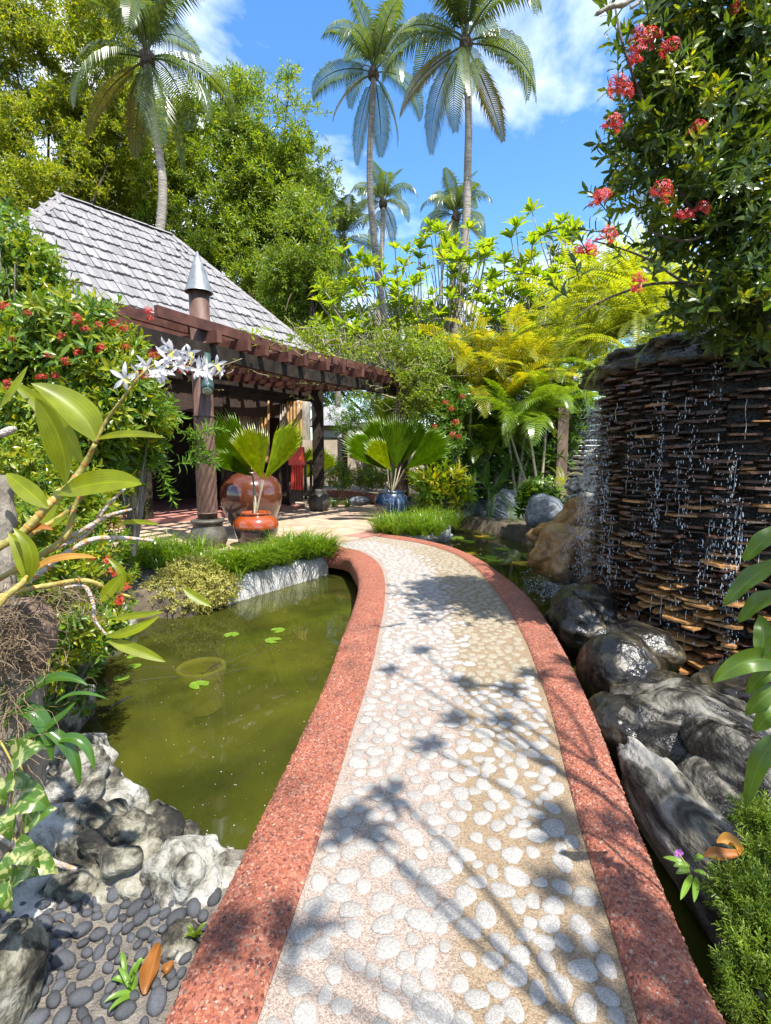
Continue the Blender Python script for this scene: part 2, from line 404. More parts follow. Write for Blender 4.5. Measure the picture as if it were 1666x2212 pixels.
M['palm'] = leafmat('coconut_leaf', [(.040,.075,.014),(.065,.10,.016),(.095,.125,.024),(.034,.065,.013)], tf=.36, rough=.32, spec=.7)
M['palm_dry'] = leafmat('old_coconut_leaf', [(.10,.105,.03),(.15,.12,.035),(.07,.085,.02)], tf=.3, rough=.35, spec=.7)
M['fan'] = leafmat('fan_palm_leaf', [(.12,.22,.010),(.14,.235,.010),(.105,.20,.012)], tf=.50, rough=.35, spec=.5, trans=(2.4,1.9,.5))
M['fan_y'] = leafmat('sun_tinted_fan_palm_leaf', [(.20,.29,.010),(.225,.30,.010),(.18,.27,.012)], tf=.55, rough=.35, spec=.5, trans=(2.3,1.8,.5))  # brighter copy of the fan leaf, sunlight put into its yellow green
M['areca'] = leafmat('areca_leaf', [(.10,.18,.010),(.14,.21,.010),(.08,.155,.012)], tf=.45, rough=.32, spec=.6)
M['areca_y'] = leafmat('yellow_areca_leaf', [(.24,.25,.012),(.31,.265,.012),(.17,.225,.012),(.22,.25,.012)], tf=.45, rough=.4)
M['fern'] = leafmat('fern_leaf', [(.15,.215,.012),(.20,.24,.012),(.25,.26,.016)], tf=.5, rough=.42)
M['fern_dk'] = leafmat('dark_fern_leaf', [(.045,.10,.012),(.07,.13,.012)], tf=.4, rough=.4)  # darker green than the other fern leaf
M['frangi'] = leafmat('frangipani_leaf', [(.12,.215,.012),(.165,.25,.012),(.22,.27,.014),(.09,.18,.014)], tf=.5, rough=.36)
M['grass'] = leafmat('mondo_leaf', [(.07,.15,.008),(.11,.19,.010),(.15,.21,.012)], tf=.42, rough=.3, spec=.6)
M['creeper'] = leafmat('creeper_leaf', [(.26,.25,.05),(.32,.29,.07),(.19,.21,.03)], tf=.3, rough=.45)
M['vine'] = leafmat('vine_leaf', [(.17,.235,.02),(.13,.20,.015),(.22,.25,.02)], tf=.5, rough=.4)
M['bush'] = leafmat('bush_leaf', [(.09,.19,.022),(.13,.23,.025),(.07,.15,.018)], tf=.4, rough=.4)
M['strap'] = leafmat('strap_leaf', [(.030,.085,.010),(.05,.115,.010)], tf=.35, rough=.26, spec=.7)
M['orchid_leaf'] = leafmat('orchid_leaf', [(.15,.20,.006),(.18,.215,.006)], tf=.55, rough=.42, spec=.4, trans=(2.2,1.8,.35))  # yellow base colour stands in for light coming through the leaves
M['philo'] = leafmat('philodendron_leaf', [(.055,.115,.008),(.085,.14,.008)], tf=.42, rough=.42, spec=.55)
M['moss'] = leafmat('feathery_leaf', [(.12,.20,.016),(.18,.235,.02),(.085,.16,.014)], tf=.42, rough=.5)
M['lily'] = leafmat('lily_pad', [(.11,.20,.02),(.14,.22,.02)], tf=.25, rough=.35)
M['lily_y'] = leafmat('yellow_lily_pad', [(.36,.22,.02),(.34,.26,.02)], tf=.2, rough=.4)
M['red'] = leafmat('ixora_petal', [(.42,.030,.022),(.55,.05,.03),(.36,.02,.02)], tf=.3, rough=.5, trans=(1.3,.9,.8))
M['pinkred'] = leafmat('pink_ixora_petal', [(.52,.045,.05),(.62,.09,.07),(.44,.03,.04)], tf=.35, rough=.5, trans=(1.3,.9,.8))
M['white_petal'] = leafmat('white_petal', [(.56,.54,.56),(.62,.60,.61)], tf=.35, rough=.45, trans=(1.1,1.1,1.1))
M['yellow_petal'] = leafmat('yellow_lip', [(.45,.42,.10),(.5,.45,.14)], tf=.3, rough=.5, trans=(1.1,1.1,1))
M['pink'] = leafmat('pink_petal', [(.50,.14,.55),(.55,.18,.58)], tf=.3, rough=.5, trans=(1.1,1,1.1))
M['dry'] = leafmat('dry_leaf', [(.20,.072,.014),(.27,.105,.018)], tf=.35, rough=.5, trans=(1.4,1.2,.8))
M['dry_y'] = leafmat('fallen_yellow_leaf', [(.33,.17,.014),(.30,.13,.018)], tf=.2, rough=.5, trans=(1.2,1.1,.8))
# wood, bark
M['bark'] = surf('grey_bark', [(.3,(.09,.075,.055)),(.55,(.19,.165,.13)),(.75,(.28,.25,.2))], 9, 8, .85, .8, stretch=(1,1,.4))
M['bark_dk'] = surf('dark_bark', [(.3,(.03,.022,.015)),(.6,(.09,.065,.045)),(.8,(.15,.12,.09))], 14, 8, .85, .8)
M['palm_trunk'] = surf('coconut_trunk', [(.35,(.10,.085,.07)),(.5,(.20,.175,.145)),(.7,(.30,.27,.23))], 3, 6, .85, .9, stretch=(1,1,9), bscale=3.5)
M['frangi_bark'] = surf('frangipani_bark', [(.3,(.14,.12,.08)),(.6,(.27,.235,.17)),(.8,(.34,.31,.25))], 8, 6, .8, .5)
M['cane'] = surf('orchid_cane', [(.35,(.16,.14,.03)),(.6,(.28,.22,.05)),(.8,(.36,.28,.10))], 12, 5, .5, .4, stretch=(1,1,.6))
M['cane_w'] = surf('papery_cane', [(.35,(.28,.22,.17)),(.55,(.45,.39,.34)),(.75,(.52,.48,.45))], 30, 7, .7, .8)
M['cane_node'] = surf('cane_node', [(.3,(.28,.11,.02)),(.7,(.42,.19,.03))], 20, 4, .6, .3)
M['root'] = surf('dry_root', [(.3,(.10,.066,.034)),(.6,(.19,.135,.075)),(.8,(.29,.22,.14))], 20, 5, .85, .5)
M['terracotta'] = surf('old_terracotta', [(.3,(.075,.048,.036)),(.55,(.14,.095,.075)),(.75,(.20,.15,.125))], 9, 8, .8, .5)
M['timber'] = surf('brown_timber', [(.3,(.045,.017,.012)),(.5,(.075,.029,.020)),(.72,(.115,.050,.034))], 5, 8, .7, .4, stretch=(1,1,1), bscale=45, bdist=.004, spec=.25, rvar=(.5,.75), objrand=.22)
M['timber_dk'] = surf('dark_stained_timber', [(.35,(.010,.007,.005)),(.55,(.024,.017,.012)),(.75,(.045,.034,.022))], 6, 8, .8, .5, bscale=40, bdist=.005, spec=.2, objrand=.15)
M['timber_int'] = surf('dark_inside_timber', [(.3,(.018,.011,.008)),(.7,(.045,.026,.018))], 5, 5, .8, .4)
M['column'] = surf('column_copper_wood', [(.3,(.045,.022,.015)),(.5,(.080,.042,.029)),(.7,(.13,.075,.055))], 6, 8, .5, .35, stretch=(2,2,.5), bscale=35, bdist=.006)
M['cap'] = surf('grey_metal_cap', [(.3,(.12,.13,.135)),(.55,(.18,.195,.20)),(.75,(.23,.245,.25))], 5, 8, .5, .12, metal=.35)
M['urn'] = surf('dark_urn', [(.35,(.040,.036,.028)),(.6,(.072,.064,.050)),(.8,(.11,.098,.078))], 7, 8, .5, .3)
M['shingle'] = surf('weathered_shingle', [(.28,(.060,.056,.056)),(.46,(.165,.158,.158)),(.70,(.29,.28,.28))], 3.2, 9, .8, .7, bscale=30, bdist=.01, stretch=(9,1.2,3), objrand=.22, nrough=.68)
M['ridge'] = surf('ridge_board', [(.3,(.11,.10,.10)),(.7,(.24,.22,.22))], 6, 7, .8, .6)
M['bamboo'] = surf('bamboo', [(.3,(.26,.14,.05)),(.7,(.42,.26,.11))], 6, 5, .5, .2)
M['cloth'] = surf('pale_cloth', [(.3,(.36,.31,.25)),(.7,(.48,.43,.36))], 8, 4, .9, .3)
M['redlac'] = surf('red_lacquer', [(.3,(.42,.035,.018)),(.7,(.52,.06,.03))], 6, 4, .4, .1)
M['log'] = surf('fence_log', [(.3,(.022,.018,.012)),(.5,(.060,.052,.037)),(.75,(.12,.105,.08))], 5, 8, .8, .8, stretch=(.7,1,3), objrand=.3)
M['post'] = surf('fence_post', [(.3,(.14,.085,.055)),(.7,(.28,.19,.13))], 5, 7, .75, .5, stretch=(2,2,.5))
# stone, ground
M['mortar'] = None
M['soil'] = surf('garden_soil', [(.3,(.035,.026,.017)),(.6,(.085,.066,.042)),(.8,(.13,.105,.07))], 6, 9, .95, 1.0, bscale=60)
M['gravel'] = surf('red_gravel', [(.3,(.16,.042,.028)),(.7,(.24,.062,.040))], 3, 6, .75, .6, voro=(62,[(.09,.026,.016),(.20,.058,.031),(.26,.088,.046),(.22,.067,.036),(.30,.155,.10),(.16,.042,.024)],.75,1.6), bscale=200, bdist=.012)
M['chip'] = None
M['pebble'] = surf('dark_pebble', [(.3,(.022,.023,.026)),(.55,(.046,.048,.053)),(.8,(.095,.095,.10))], 14, 8, .6, .35, objrand=.35, bscale=90)
M['pebble_bed'] = surf('pebble_mortar', [(.3,(.085,.072,.058)),(.6,(.17,.15,.125)),(.8,(.24,.22,.19))], 18, 9, .9, .9, bscale=140)
M['coral'] = surf('pale_limestone', [(.36,(.014,.012,.009)),(.43,(.075,.068,.050)),(.49,(.20,.19,.16)),(.66,(.34,.33,.30))], 5.5, 10, .85, 1.0, bscale=26, nrough=.66, bdist=.03)
M['coral_dk'] = surf('mossy_limestone', [(.40,(.007,.006,.004)),(.47,(.035,.031,.021)),(.53,(.13,.12,.085)),(.68,(.29,.275,.235))], 5.0, 10, .85, 1.0, bscale=24, nrough=.68, bdist=.03)
M['grey_rock'] = surf('blue_grey_rock', [(.3,(.045,.052,.058)),(.5,(.105,.115,.125)),(.72,(.20,.21,.22))], 4, 9, .75, .9, bscale=20, bdist=.03)
M['tan_rock'] = surf('ochre_wet_rock', [(.3,(.09,.045,.014)),(.5,(.20,.105,.036)),(.7,(.29,.19,.10))], 3.5, 9, .35, .7, bscale=18, rvar=(.2,.5), dist=.8, bdist=.03)
M['wet_rock'] = surf('wet_black_rock', [(.34,(.006,.005,.005)),(.50,(.018,.016,.012)),(.62,(.065,.050,.026)),(.78,(.15,.125,.085))], 2.6, 10, .22, .8, bscale=16, rvar=(.12,.42), dist=1.6, nrough=.62, bdist=.03)
M['swirl_rock'] = surf('swirled_rock', [(.42,(.006,.005,.004)),(.49,(.026,.023,.018)),(.56,(.088,.080,.062)),(.70,(.20,.19,.165))], 2.2, 10, .5, 1.0, bscale=16, stretch=(1.1,.85,1.2), rvar=(.22,.7), dist=2.2, nrough=.64, bdist=.04)
M['pale_root_rock'] = surf('pale_ridged_rock', [(.38,(.018,.016,.012)),(.46,(.085,.078,.060)),(.53,(.185,.174,.15)),(.69,(.29,.277,.25))], 3.0, 10, .8, 1.0, bscale=18, stretch=(1.5,.7,1), dist=1.2, bdist=.04)
M['planter'] = surf('white_planter_stone', [(.3,(.17,.158,.14)),(.5,(.33,.32,.30)),(.72,(.46,.45,.43))], 4, 9, .85, .7, bscale=30)
M['slate'] = surf('wet_slate', [(.3,(.012,.006,.0035)),(.5,(.038,.016,.007)),(.72,(.11,.048,.018))], 5, 8, .3, .5, bscale=40, bdist=.005, objrand=.6, rvar=(.14,.4))
M['slate_sun_tint'] = surf('sun_tinted_slate', [(.3,(.10,.045,.014)),(.5,(.24,.115,.036)),(.72,(.36,.20,.075))], 5, 8, .35, .5, bscale=40, bdist=.005, objrand=.4, rvar=(.2,.5))  # orange of sunlit slate tops put into the albedo
M['drum'] = surf('wet_dark_core', [(.3,(.006,.005,.005)),(.6,(.018,.014,.011)),(.8,(.05,.038,.026))], 7, 9, .25, 1.0, bscale=26, bdist=.05)
M['tile'] = surf('sand_tile', [(.3,(.27,.185,.125)),(.55,(.36,.255,.18)),(.75,(.43,.32,.24))], 3, 8, .75, .3, bscale=70, objrand=.12)
M['tile_red'] = surf('red_tile', [(.3,(.24,.10,.08)),(.7,(.33,.15,.12))], 4, 8, .75, .3, bscale=70, objrand=.12)
M['pondbed'] = surf('pond_mud', [(.3,(.05,.05,.012)),(.7,(.11,.105,.022))], 1.2, 6, .9, .3)
M['brownjar_'] = surf('brown_glaze', [(.3,(.075,.019,.010)),(.55,(.13,.036,.018)),(.75,(.17,.06,.035))], 3, 7, .16, .06, spec=.6, coat=.8, rvar=(.10,.22))
M['plain_wall'] = surf('tan_plaster', [(.3,(.30,.24,.17)),(.7,(.42,.35,.27))], 3, 6, .9, .2)
M['grey_wall'] = surf('grey_plaster', [(.3,(.30,.30,.31)),(.7,(.42,.42,.43))], 3, 6, .9, .2)
M['grey_roof'] = surf('slate_hut_roof', [(.3,(.17,.17,.19)),(.7,(.32,.32,.34))], 7, 7, .8, .6, stretch=(4,4,1))
M['black'] = surf('black_fish', [(.3,(.008,.008,.007)),(.7,(.022,.021,.016))], 9, 4, .35, .05)
M['gold'] = surf('orange_fish', [(.3,(.42,.20,.06)),(.7,(.5,.30,.12))], 9, 4, .4, .05)
M['lampgreen'] = surf('dark_green_lamp', [(.3,(.012,.035,.032)),(.7,(.03,.065,.058))], 8, 5, .4, .1)
M['wire'] = surf('pale_stem', [(.3,(.17,.14,.08)),(.7,(.29,.25,.17))], 9, 5, .7, .3)
M['ringpot'] = surf('submerged_rim', [(.3,(.40,.40,.12)),(.7,(.5,.5,.18))], 7, 6, .6, .2)
def glassmat():
    m, nt, out = newmat('lens_glass'); b = N_(nt, 'ShaderNodeBsdfPrincipled', Roughness=.08); b.inputs['Base Color'].default_value = (.28,.33,.27,1); b.inputs['Coat Weight'].default_value = 1
    nt.links.new(b.outputs[0], out.inputs[0]); return m
M['lens'] = glassmat()
def twotone(name, c_lo, c_hi, z0, z1, drip=0, streak=None):
    """glaze changing colour with height, with dripping edge and vertical streaks"""
    m, nt, out = newmat(name); l = nt.links.new
    tx = N_(nt, 'ShaderNodeTexCoord'); sep = N_(nt, 'ShaderNodeSeparateXYZ'); l(tx.outputs['Object'], sep.inputs[0])
    mp = N_(nt, 'ShaderNodeMapping'); mp.inputs['Scale'].default_value = (11, 11, .6); l(tx.outputs['Object'], mp.inputs['Vector'])
    nz = N_(nt, 'ShaderNodeTexNoise'); nz.inputs['Scale'].default_value = 1.6; nz.inputs['Detail'].default_value = 5; l(mp.outputs[0], nz.inputs['Vector'])
    ma = N_(nt, 'ShaderNodeMath', operation='MULTIPLY_ADD'); ma.inputs[1].default_value = drip; l(nz.outputs[0], ma.inputs[0]); l(sep.outputs['Z'], ma.inputs[2])
    mr = N_(nt, 'ShaderNodeMapRange'); mr.inputs['From Min'].default_value = z0; mr.inputs['From Max'].default_value = z1; l(ma.outputs[0], mr.inputs['Value'])
    c = N_(nt, 'ShaderNodeMix', data_type='RGBA'); c.inputs['A'].default_value = c4(c_lo); c.inputs['B'].default_value = c4(c_hi); l(mr.outputs[0], c.inputs['Factor'])
    col = c.outputs['Result']
    if streak:
        r2 = ramp(nt, nz.outputs[0], streak); s2 = N_(nt, 'ShaderNodeMix', data_type='RGBA'); s2.inputs['Factor'].default_value = .85; l(col, s2.inputs['A']); l(r2, s2.inputs['B']); col = s2.outputs['Result']
    b = N_(nt, 'ShaderNodeBsdfPrincipled', Roughness=.18); b.inputs['Coat Weight'].default_value = .8; b.inputs['Coat Roughness'].default_value = .05
    l(col, b.inputs['Base Color']); l(b.outputs[0], out.inputs[0]); return m
M['orangepot'] = twotone('orange_black_glaze', (.010,.013,.016), (.235,.044,.007), .40, .46, .10)
M['brownjar'] = twotone('brown_glaze_two', (.045,.026,.018), (.082,.023,.011), .55, .85, .25)
M['bluepot'] = twotone('blue_drip_glaze', (.01,.06,.03), (.02,.03,.12), .2, .5, .1, streak=[(.36,(.004,.006,.016)),(.48,(.003,.018,.012)),(.56,(.006,.010,.038)),(.63,(.008,.022,.026)),(.655,(.26,.30,.36)),(.69,(.01,.016,.05))])
def watermat(name, deep, body, mixf, bump=.05, scale=5):
    m, nt, out = newmat(name); l = nt.links.new
    tx = N_(nt, 'ShaderNodeTexCoord'); nz = N_(nt, 'ShaderNodeTexNoise'); nz.inputs['Scale'].default_value = scale; nz.inputs['Detail'].default_value = 3; l(tx.outputs['Object'], nz.inputs['Vector'])
    bp = N_(nt, 'ShaderNodeBump', Strength=bump); bp.inputs['Distance'].default_value = .02; l(nz.outputs[0], bp.inputs['Height'])
    n2 = N_(nt, 'ShaderNodeTexNoise'); n2.inputs['Scale'].default_value = 1.1; n2.inputs['Detail'].default_value = 5; n2.inputs['Distortion'].default_value = .6; l(tx.outputs['Object'], n2.inputs['Vector'])
    col = ramp(nt, n2.outputs[0], [(.3, deep), (.7, body)])
    d = N_(nt, 'ShaderNodeBsdfDiffuse'); l(col, d.inputs['Color'])
    t = N_(nt, 'ShaderNodeBsdfTransparent'); t.inputs['Color'].default_value = (.80,.78,.42,1)
    a = N_(nt, 'ShaderNodeMixShader'); a.inputs[0].default_value = mixf; l(t.outputs[0], a.inputs[1]); l(d.outputs[0], a.inputs[2])
    g = N_(nt, 'ShaderNodeBsdfGlossy', Roughness=.02); l(bp.outputs[0], g.inputs['Normal'])
    fr = N_(nt, 'ShaderNodeFresnel', IOR=1.42); l(bp.outputs[0], fr.inputs['Normal'])
    s = N_(nt, 'ShaderNodeMixShader'); l(fr.outputs[0], s.inputs[0]); l(a.outputs[0], s.inputs[1]); l(g.outputs[0], s.inputs[2]); l(s.outputs[0], out.inputs[0])
    return m
M['water'] = watermat('pond_water', (.016,.022,.005), (.074,.080,.010), .60, .03)
def dropmat():
    m, nt, out = newmat('falling_water'); b = N_(nt, 'ShaderNodeBsdfPrincipled', Roughness=.05); b.inputs['Base Color'].default_value = (.75,.82,.88,1)
    b.inputs['Transmission Weight'].default_value = .55; b.inputs['IOR'].default_value = 1.33; b.inputs['Specular IOR Level'].default_value = 1.0
    nt.links.new(b.outputs[0], out.inputs[0]); return m
M['drop'] = dropmat()
def grain(name, base, spots, ochre=None, sc=220, bump=.7, vary=0.0, bdist=.004):
    """exposed aggregate: sharp grains of several colours"""
    m, nt, out = newmat(name); l = nt.links.new
    tx = N_(nt, 'ShaderNodeTexCoord'); oi = N_(nt, 'ShaderNodeObjectInfo')
    ad = N_(nt, 'ShaderNodeVectorMath', operation='ADD'); l(tx.outputs['Object'], ad.inputs[0]); l(oi.outputs['Location'], ad.inputs[1])
    vo = N_(nt, 'ShaderNodeTexVoronoi'); vo.inputs['Scale'].default_value = sc; l(ad.outputs[0], vo.inputs['Vector'])
    sp_ = N_(nt, 'ShaderNodeSeparateColor'); l(vo.outputs['Color'], sp_.inputs[0])
    vc = ramp(nt, sp_.outputs[0], spots)
    nz = N_(nt, 'ShaderNodeTexNoise'); nz.inputs['Scale'].default_value = 6; nz.inputs['Detail'].default_value = 8; l(ad.outputs[0], nz.inputs['Vector'])
    cc = ramp(nt, nz.outputs[0], base)
    mm = N_(nt, 'ShaderNodeMix', data_type='RGBA', blend_type='MIX'); mm.inputs['Factor'].default_value = .6; l(cc, mm.inputs['A']); l(vc, mm.inputs['B']); col = mm.outputs['Result']
    if ochre:
        at = N_(nt, 'ShaderNodeAttribute', attribute_name='damp'); n4 = N_(nt, 'ShaderNodeTexNoise'); n4.inputs['Scale'].default_value = 3.5; n4.inputs['Detail'].default_value = 6; l(ad.outputs[0], n4.inputs['Vector'])
        sm = N_(nt, 'ShaderNodeMath', operation='MULTIPLY_ADD'); sm.inputs[1].default_value = .5; l(n4.outputs[0], sm.inputs[0]); l(at.outputs['Fac'], sm.inputs[2])
        mr = N_(nt, 'ShaderNodeMapRange'); mr.inputs['From Min'].default_value = .55; mr.inputs['From Max'].default_value = .85; l(sm.outputs[0], mr.inputs['Value'])
        mo = N_(nt, 'ShaderNodeMix', data_type='RGBA', blend_type='MULTIPLY'); l(mr.outputs[0], mo.inputs['Factor']); l(col, mo.inputs['A']); mo.inputs['B'].default_value = c4(ochre); col = mo.outputs['Result']
    gi = N_(nt, 'ShaderNodeNewGeometry'); ra = N_(nt, 'ShaderNodeMath', operation='ADD'); l(gi.outputs['Random Per Island'], ra.inputs[0]); l(oi.outputs['Random'], ra.inputs[1])
    rm = N_(nt, 'ShaderNodeMapRange'); rm.inputs['From Max'].default_value = 2.0; rm.inputs['To Min'].default_value = 1 - vary; rm.inputs['To Max'].default_value = 1 + vary; l(ra.outputs[0], rm.inputs['Value'])
    hv = N_(nt, 'ShaderNodeHueSaturation'); l(rm.outputs[0], hv.inputs['Value']); l(col, hv.inputs['Color']); col = hv.outputs[0]
    b = N_(nt, 'ShaderNodeBsdfPrincipled', Roughness=.8); l(col, b.inputs['Base Color'])
    bp = N_(nt, 'ShaderNodeBump', Strength=bump); bp.inputs['Distance'].default_value = bdist; bp.invert = True; l(vo.outputs['Distance'], bp.inputs['Height']); l(bp.outputs[0], b.inputs['Normal'])
    l(b.outputs[0], out.inputs[0]); return m
M['mortar'] = grain('path_mortar', [(.3,(.17,.130,.105)),(.7,(.245,.198,.165))], [(0,(.07,.045,.03)),(.3,(.19,.14,.105)),(.6,(.265,.21,.17)),(1,(.36,.31,.27))], ochre=(.80,.73,.54))
M['stone_pale'] = grain('pale_path_stone', [(.3,(.22,.205,.185)),(.7,(.28,.265,.245))], [(0,(.10,.088,.075)),(.25,(.22,.205,.185)),(.7,(.30,.285,.265)),(1,(.42,.41,.395))])
M['stone_tan'] = grain('tan_path_stone', [(.3,(.185,.155,.105)),(.7,(.245,.21,.15))], [(0,(.085,.062,.035)),(.3,(.185,.15,.10)),(.7,(.26,.225,.165)),(1,(.37,.335,.27))])
for nm_, bs_, sp_ in (('stone_pale', [(.3,(.175,.160,.142)),(.7,(.24,.225,.205))], [(0,(.09,.078,.064)),(.2,(.16,.147,.128)),(.65,(.23,.215,.195)),(1,(.34,.33,.31))]), ('stone_tan', [(.3,(.165,.142,.105)),(.7,(.22,.195,.15))], [(0,(.08,.062,.038)),(.22,(.15,.125,.085)),(.65,(.215,.188,.140)),(1,(.32,.29,.235))])):
    M[nm_ + '_near'] = grain(nm_ + '_near', bs_, sp_, sc=13, bump=.28, vary=.22, bdist=.004)
def chipmat():
    m, nt, out = newmat('gravel_chip'); l = nt.links.new; g = N_(nt, 'ShaderNodeNewGeometry')
    c = ramp(nt, g.outputs['Random Per Island'], [(0,(.06,.016,.012)),(.2,(.17,.048,.027)),(.45,(.24,.075,.040)),(.7,(.29,.104,.056)),(.86,(.18,.046,.027)),(.93,(.34,.23,.16)),(.965,(.035,.03,.03)),(1,(.30,.10,.065))])
    tx = N_(nt, 'ShaderNodeTexCoord'); nz = N_(nt, 'ShaderNodeTexNoise'); nz.inputs['Scale'].default_value = 3.2; nz.inputs['Detail'].default_value = 7; l(tx.outputs['Object'], nz.inputs['Vector'])
    mr = N_(nt, 'ShaderNodeMapRange'); mr.inputs['From Min'].default_value = .35; mr.inputs['From Max'].default_value = .62; mr.inputs['To Min'].default_value = .55; mr.inputs['To Max'].default_value = 1.12; l(nz.outputs[0], mr.inputs['Value'])
    hv = N_(nt, 'ShaderNodeHueSaturation'); l(c, hv.inputs['Color']); l(mr.outputs[0], hv.inputs['Value'])
    b = N_(nt, 'ShaderNodeBsdfPrincipled', Roughness=.5); l(hv.outputs[0], b.inputs['Base Color']); l(b.outputs[0], out.inputs[0]); return m
M['chip'] = chipmat()
def variegated():
    m = leafmat('pothos_leaf', [(.045,.105,.010),(.06,.12,.010)], tf=.35, rough=.28, spec=.6); nt = m.node_tree; l = nt.links.new
    pr = [n for n in nt.nodes if n.type == 'BSDF_PRINCIPLED'][0]; src = pr.inputs['Base Color'].links[0].from_socket
    tx = N_(nt, 'ShaderNodeTexCoord'); mp = N_(nt, 'ShaderNodeMapping'); mp.inputs['Scale'].default_value = (1, 1, 1); l(tx.outputs['Object'], mp.inputs[0])
    nz = N_(nt, 'ShaderNodeTexNoise'); nz.inputs['Scale'].default_value = 26; nz.inputs['Detail'].default_value = 6; nz.inputs['Distortion'].default_value = 1.5; l(mp.outputs[0], nz.inputs['Vector'])
    f = ramp(nt, nz.outputs[0], [(.50,(0,0,0)),(.58,(1,1,1))])
    mx = N_(nt, 'ShaderNodeMix', data_type='RGBA'); l(f, mx.inputs['Factor']); l(src, mx.inputs['A']); mx.inputs['B'].default_value = (.34,.34,.13,1); l(mx.outputs['Result'], pr.inputs['Base Color'])
    return m
M['pothos'] = variegated()
# ================================================================== SETTING
ZW = -0.35
pond = [G(x, y, ZW)[:2] for x, y in [(700,1240),(600,1270),(500,1305),(400,1338),(300,1335),(240,1390),(180,1470),(150,1570),(190,1650),(225,1740),(330,1850),(400,1905),(490,1935)]]
pond += [np.array(p) for p in [(-.35,1.2),(.6,.55),(1.25,.45),(1.75,1.2),(2.3,3.0),(3.2,4.2),(3.5,7.6)]]
pond += [G(x, y, ZW)[:2] for x, y in [(1215,1205),(1165,1182),(1050,1150),(965,1134),(890,1156),(800,1180)]]
pond = np.array(pond)
def poly_dist(P, poly):
    """signed distance, negative inside"""
    n = len(poly); d = np.full(len(P), 1e9); ins = np.zeros(len(P), bool)
    for i in range(n):
        a, b = poly[i], poly[(i + 1) % n]; ab = b - a
        t = np.clip(((P - a) @ ab) / (ab @ ab), 0, 1); d = np.minimum(d, np.linalg.norm(P - a - t[:, None] * ab, axis=1))
        c = ((a[1] > P[:, 1]) != (b[1] > P[:, 1])) & (P[:, 0] < (b[0] - a[0]) * (P[:, 1] - a[1]) / (b[1] - a[1] + 1e-12) + a[0])
        ins ^= c
    return np.where(ins, -d, d)
xs = np.concatenate([[-400, -120, -50, -25, -16], np.arange(-12, 12.01, .15), [16, 25, 50, 120, 400]])
ys = np.concatenate([[-300, -90, -30, -12, -6], np.arange(-2, 20.01, .15), [24, 32, 60, 140, 500]])
gx, gy = np.meshgrid(xs, ys); P2 = np.stack([gx.ravel(), gy.ravel()], 1)
sd = poly_dist(P2, pond); k = np.clip((sd + .12) / .24, 0, 1); gz = -.85 + (.79) * k * k * (3 - 2 * k)
gz = np.where(sd > .3, gz + .0, gz)
m = MB(); nx_, ny_ = len(xs), len(ys)
ii = np.arange(nx_ * ny_).reshape(ny_, nx_)
m.add(np.column_stack([P2, gz]), np.stack([ii[:-1,:-1], ii[:-1,1:], ii[1:,1:], ii[1:,:-1]], -1).reshape(-1, 4))
struct('ground', m, M['soil'], True)
# pond water: one level sheet filling the basin
m = MB(); m.add([(-9,-.5,ZW),(7.5,-.5,ZW),(7.5,17,ZW),(-9,17,ZW)], [(0,1,2,3)])
struct('pond_water', m, M['water'])
m = MB(); m.add([(-9,-.5,-.8),(7.5,-.5,-.8),(7.5,17,-.8),(-9,17,-.8)], [(0,1,2,3)])
struct('pond_bed', m, M['pondbed'])

# ------------------------------------------------------------------ curved path
OL = [(702,1196),(738,1201),(764,1223),(774,1248),(774,1268),(760,1320),(738,1378),(717,1440),(695,1493),(666,1555),(620,1650),(560,1770),(500,1895),(440,2010),(400,2100),(350,2212)]
IL = [(724,1180),(774,1190),(808,1208),(824,1227),(831,1252),(832,1284),(826,1335),(818,1370),(809,1414),(789,1493),(762,1575),(735,1666),(708,1750),(678,1850),(648,1940),(618,2025),(588,2115),(555,2212)]
IR = [(814,1159),(868,1167),(918,1176),(951,1185),(990,1201),(1026,1226),(1055,1257),(1080,1288),(1102,1320),(1121,1356),(1142,1399),(1163,1457),(1184,1515),(1203,1583),(1222,1666),(1244,1750),(1272,1850),(1300,1940),(1326,2025),(1352,2115),(1380,2212)]
OR = [(818,1153),(868,1159),(918,1168),(972,1181),(1012,1196),(1044,1212),(1080,1237),(1116,1263),(1149,1295),(1174,1328),(1196,1363),(1221,1407),(1247,1460),(1270,1510),(1300,1580),(1340,1685),(1385,1800),(1425,1895),(1465,1990),(1505,2080),(1538,2145),(1574,2212)]
NST = 150
def edge(pl):
    p = [G(x, y, 0.0) for x, y in pl]; d = nrm(p[-1] - p[-2]); p.append(p[-1] + d * 2.2)
    return smooth_poly(p, NST)
eOL, eIL, eIR, eOR = map(edge, (OL, IL, IR, OR))
path = bpy.data.objects.new('path', None); COL.objects.link(path); path['kind'] = 'structure'
us = np.linspace(0, 1, 13)
V = (eIL[:, None, :] * (1 - us)[None, :, None] + eIR[:, None, :] * us[None, :, None]); V[..., 2] += .006 * np.sin(np.pi * us)[None, :]
bot = V.copy(); bot[..., 2] = -.22
m = MB(); ii = np.arange(NST * 13).reshape(NST, 13)
qd = np.stack([ii[:-1,:-1], ii[1:,:-1], ii[1:,1:], ii[:-1,1:]], -1).reshape(-1, 4)
m.add(V.reshape(-1, 3), qd); m.add(bot.reshape(-1, 3), qd[:, ::-1])
pm = m.mesh('walkway', (0, 0, 0), True)
at = pm.attributes.new('damp', 'FLOAT', 'POINT')
dv = np.clip((np.tile(us, (NST, 1)) - .40 + .0) * 4.2, 0, 1) * np.clip((NST * .97 - np.arange(NST)) / 30, .25, 1)[:, None] * np.clip((np.arange(NST) - 12) / 14, 0, 1)[:, None]
at.data.foreach_set('value', np.concatenate([dv.ravel(), dv.ravel()]).astype(np.float32))
walk = link('walkway', pm, M['mortar'], path)
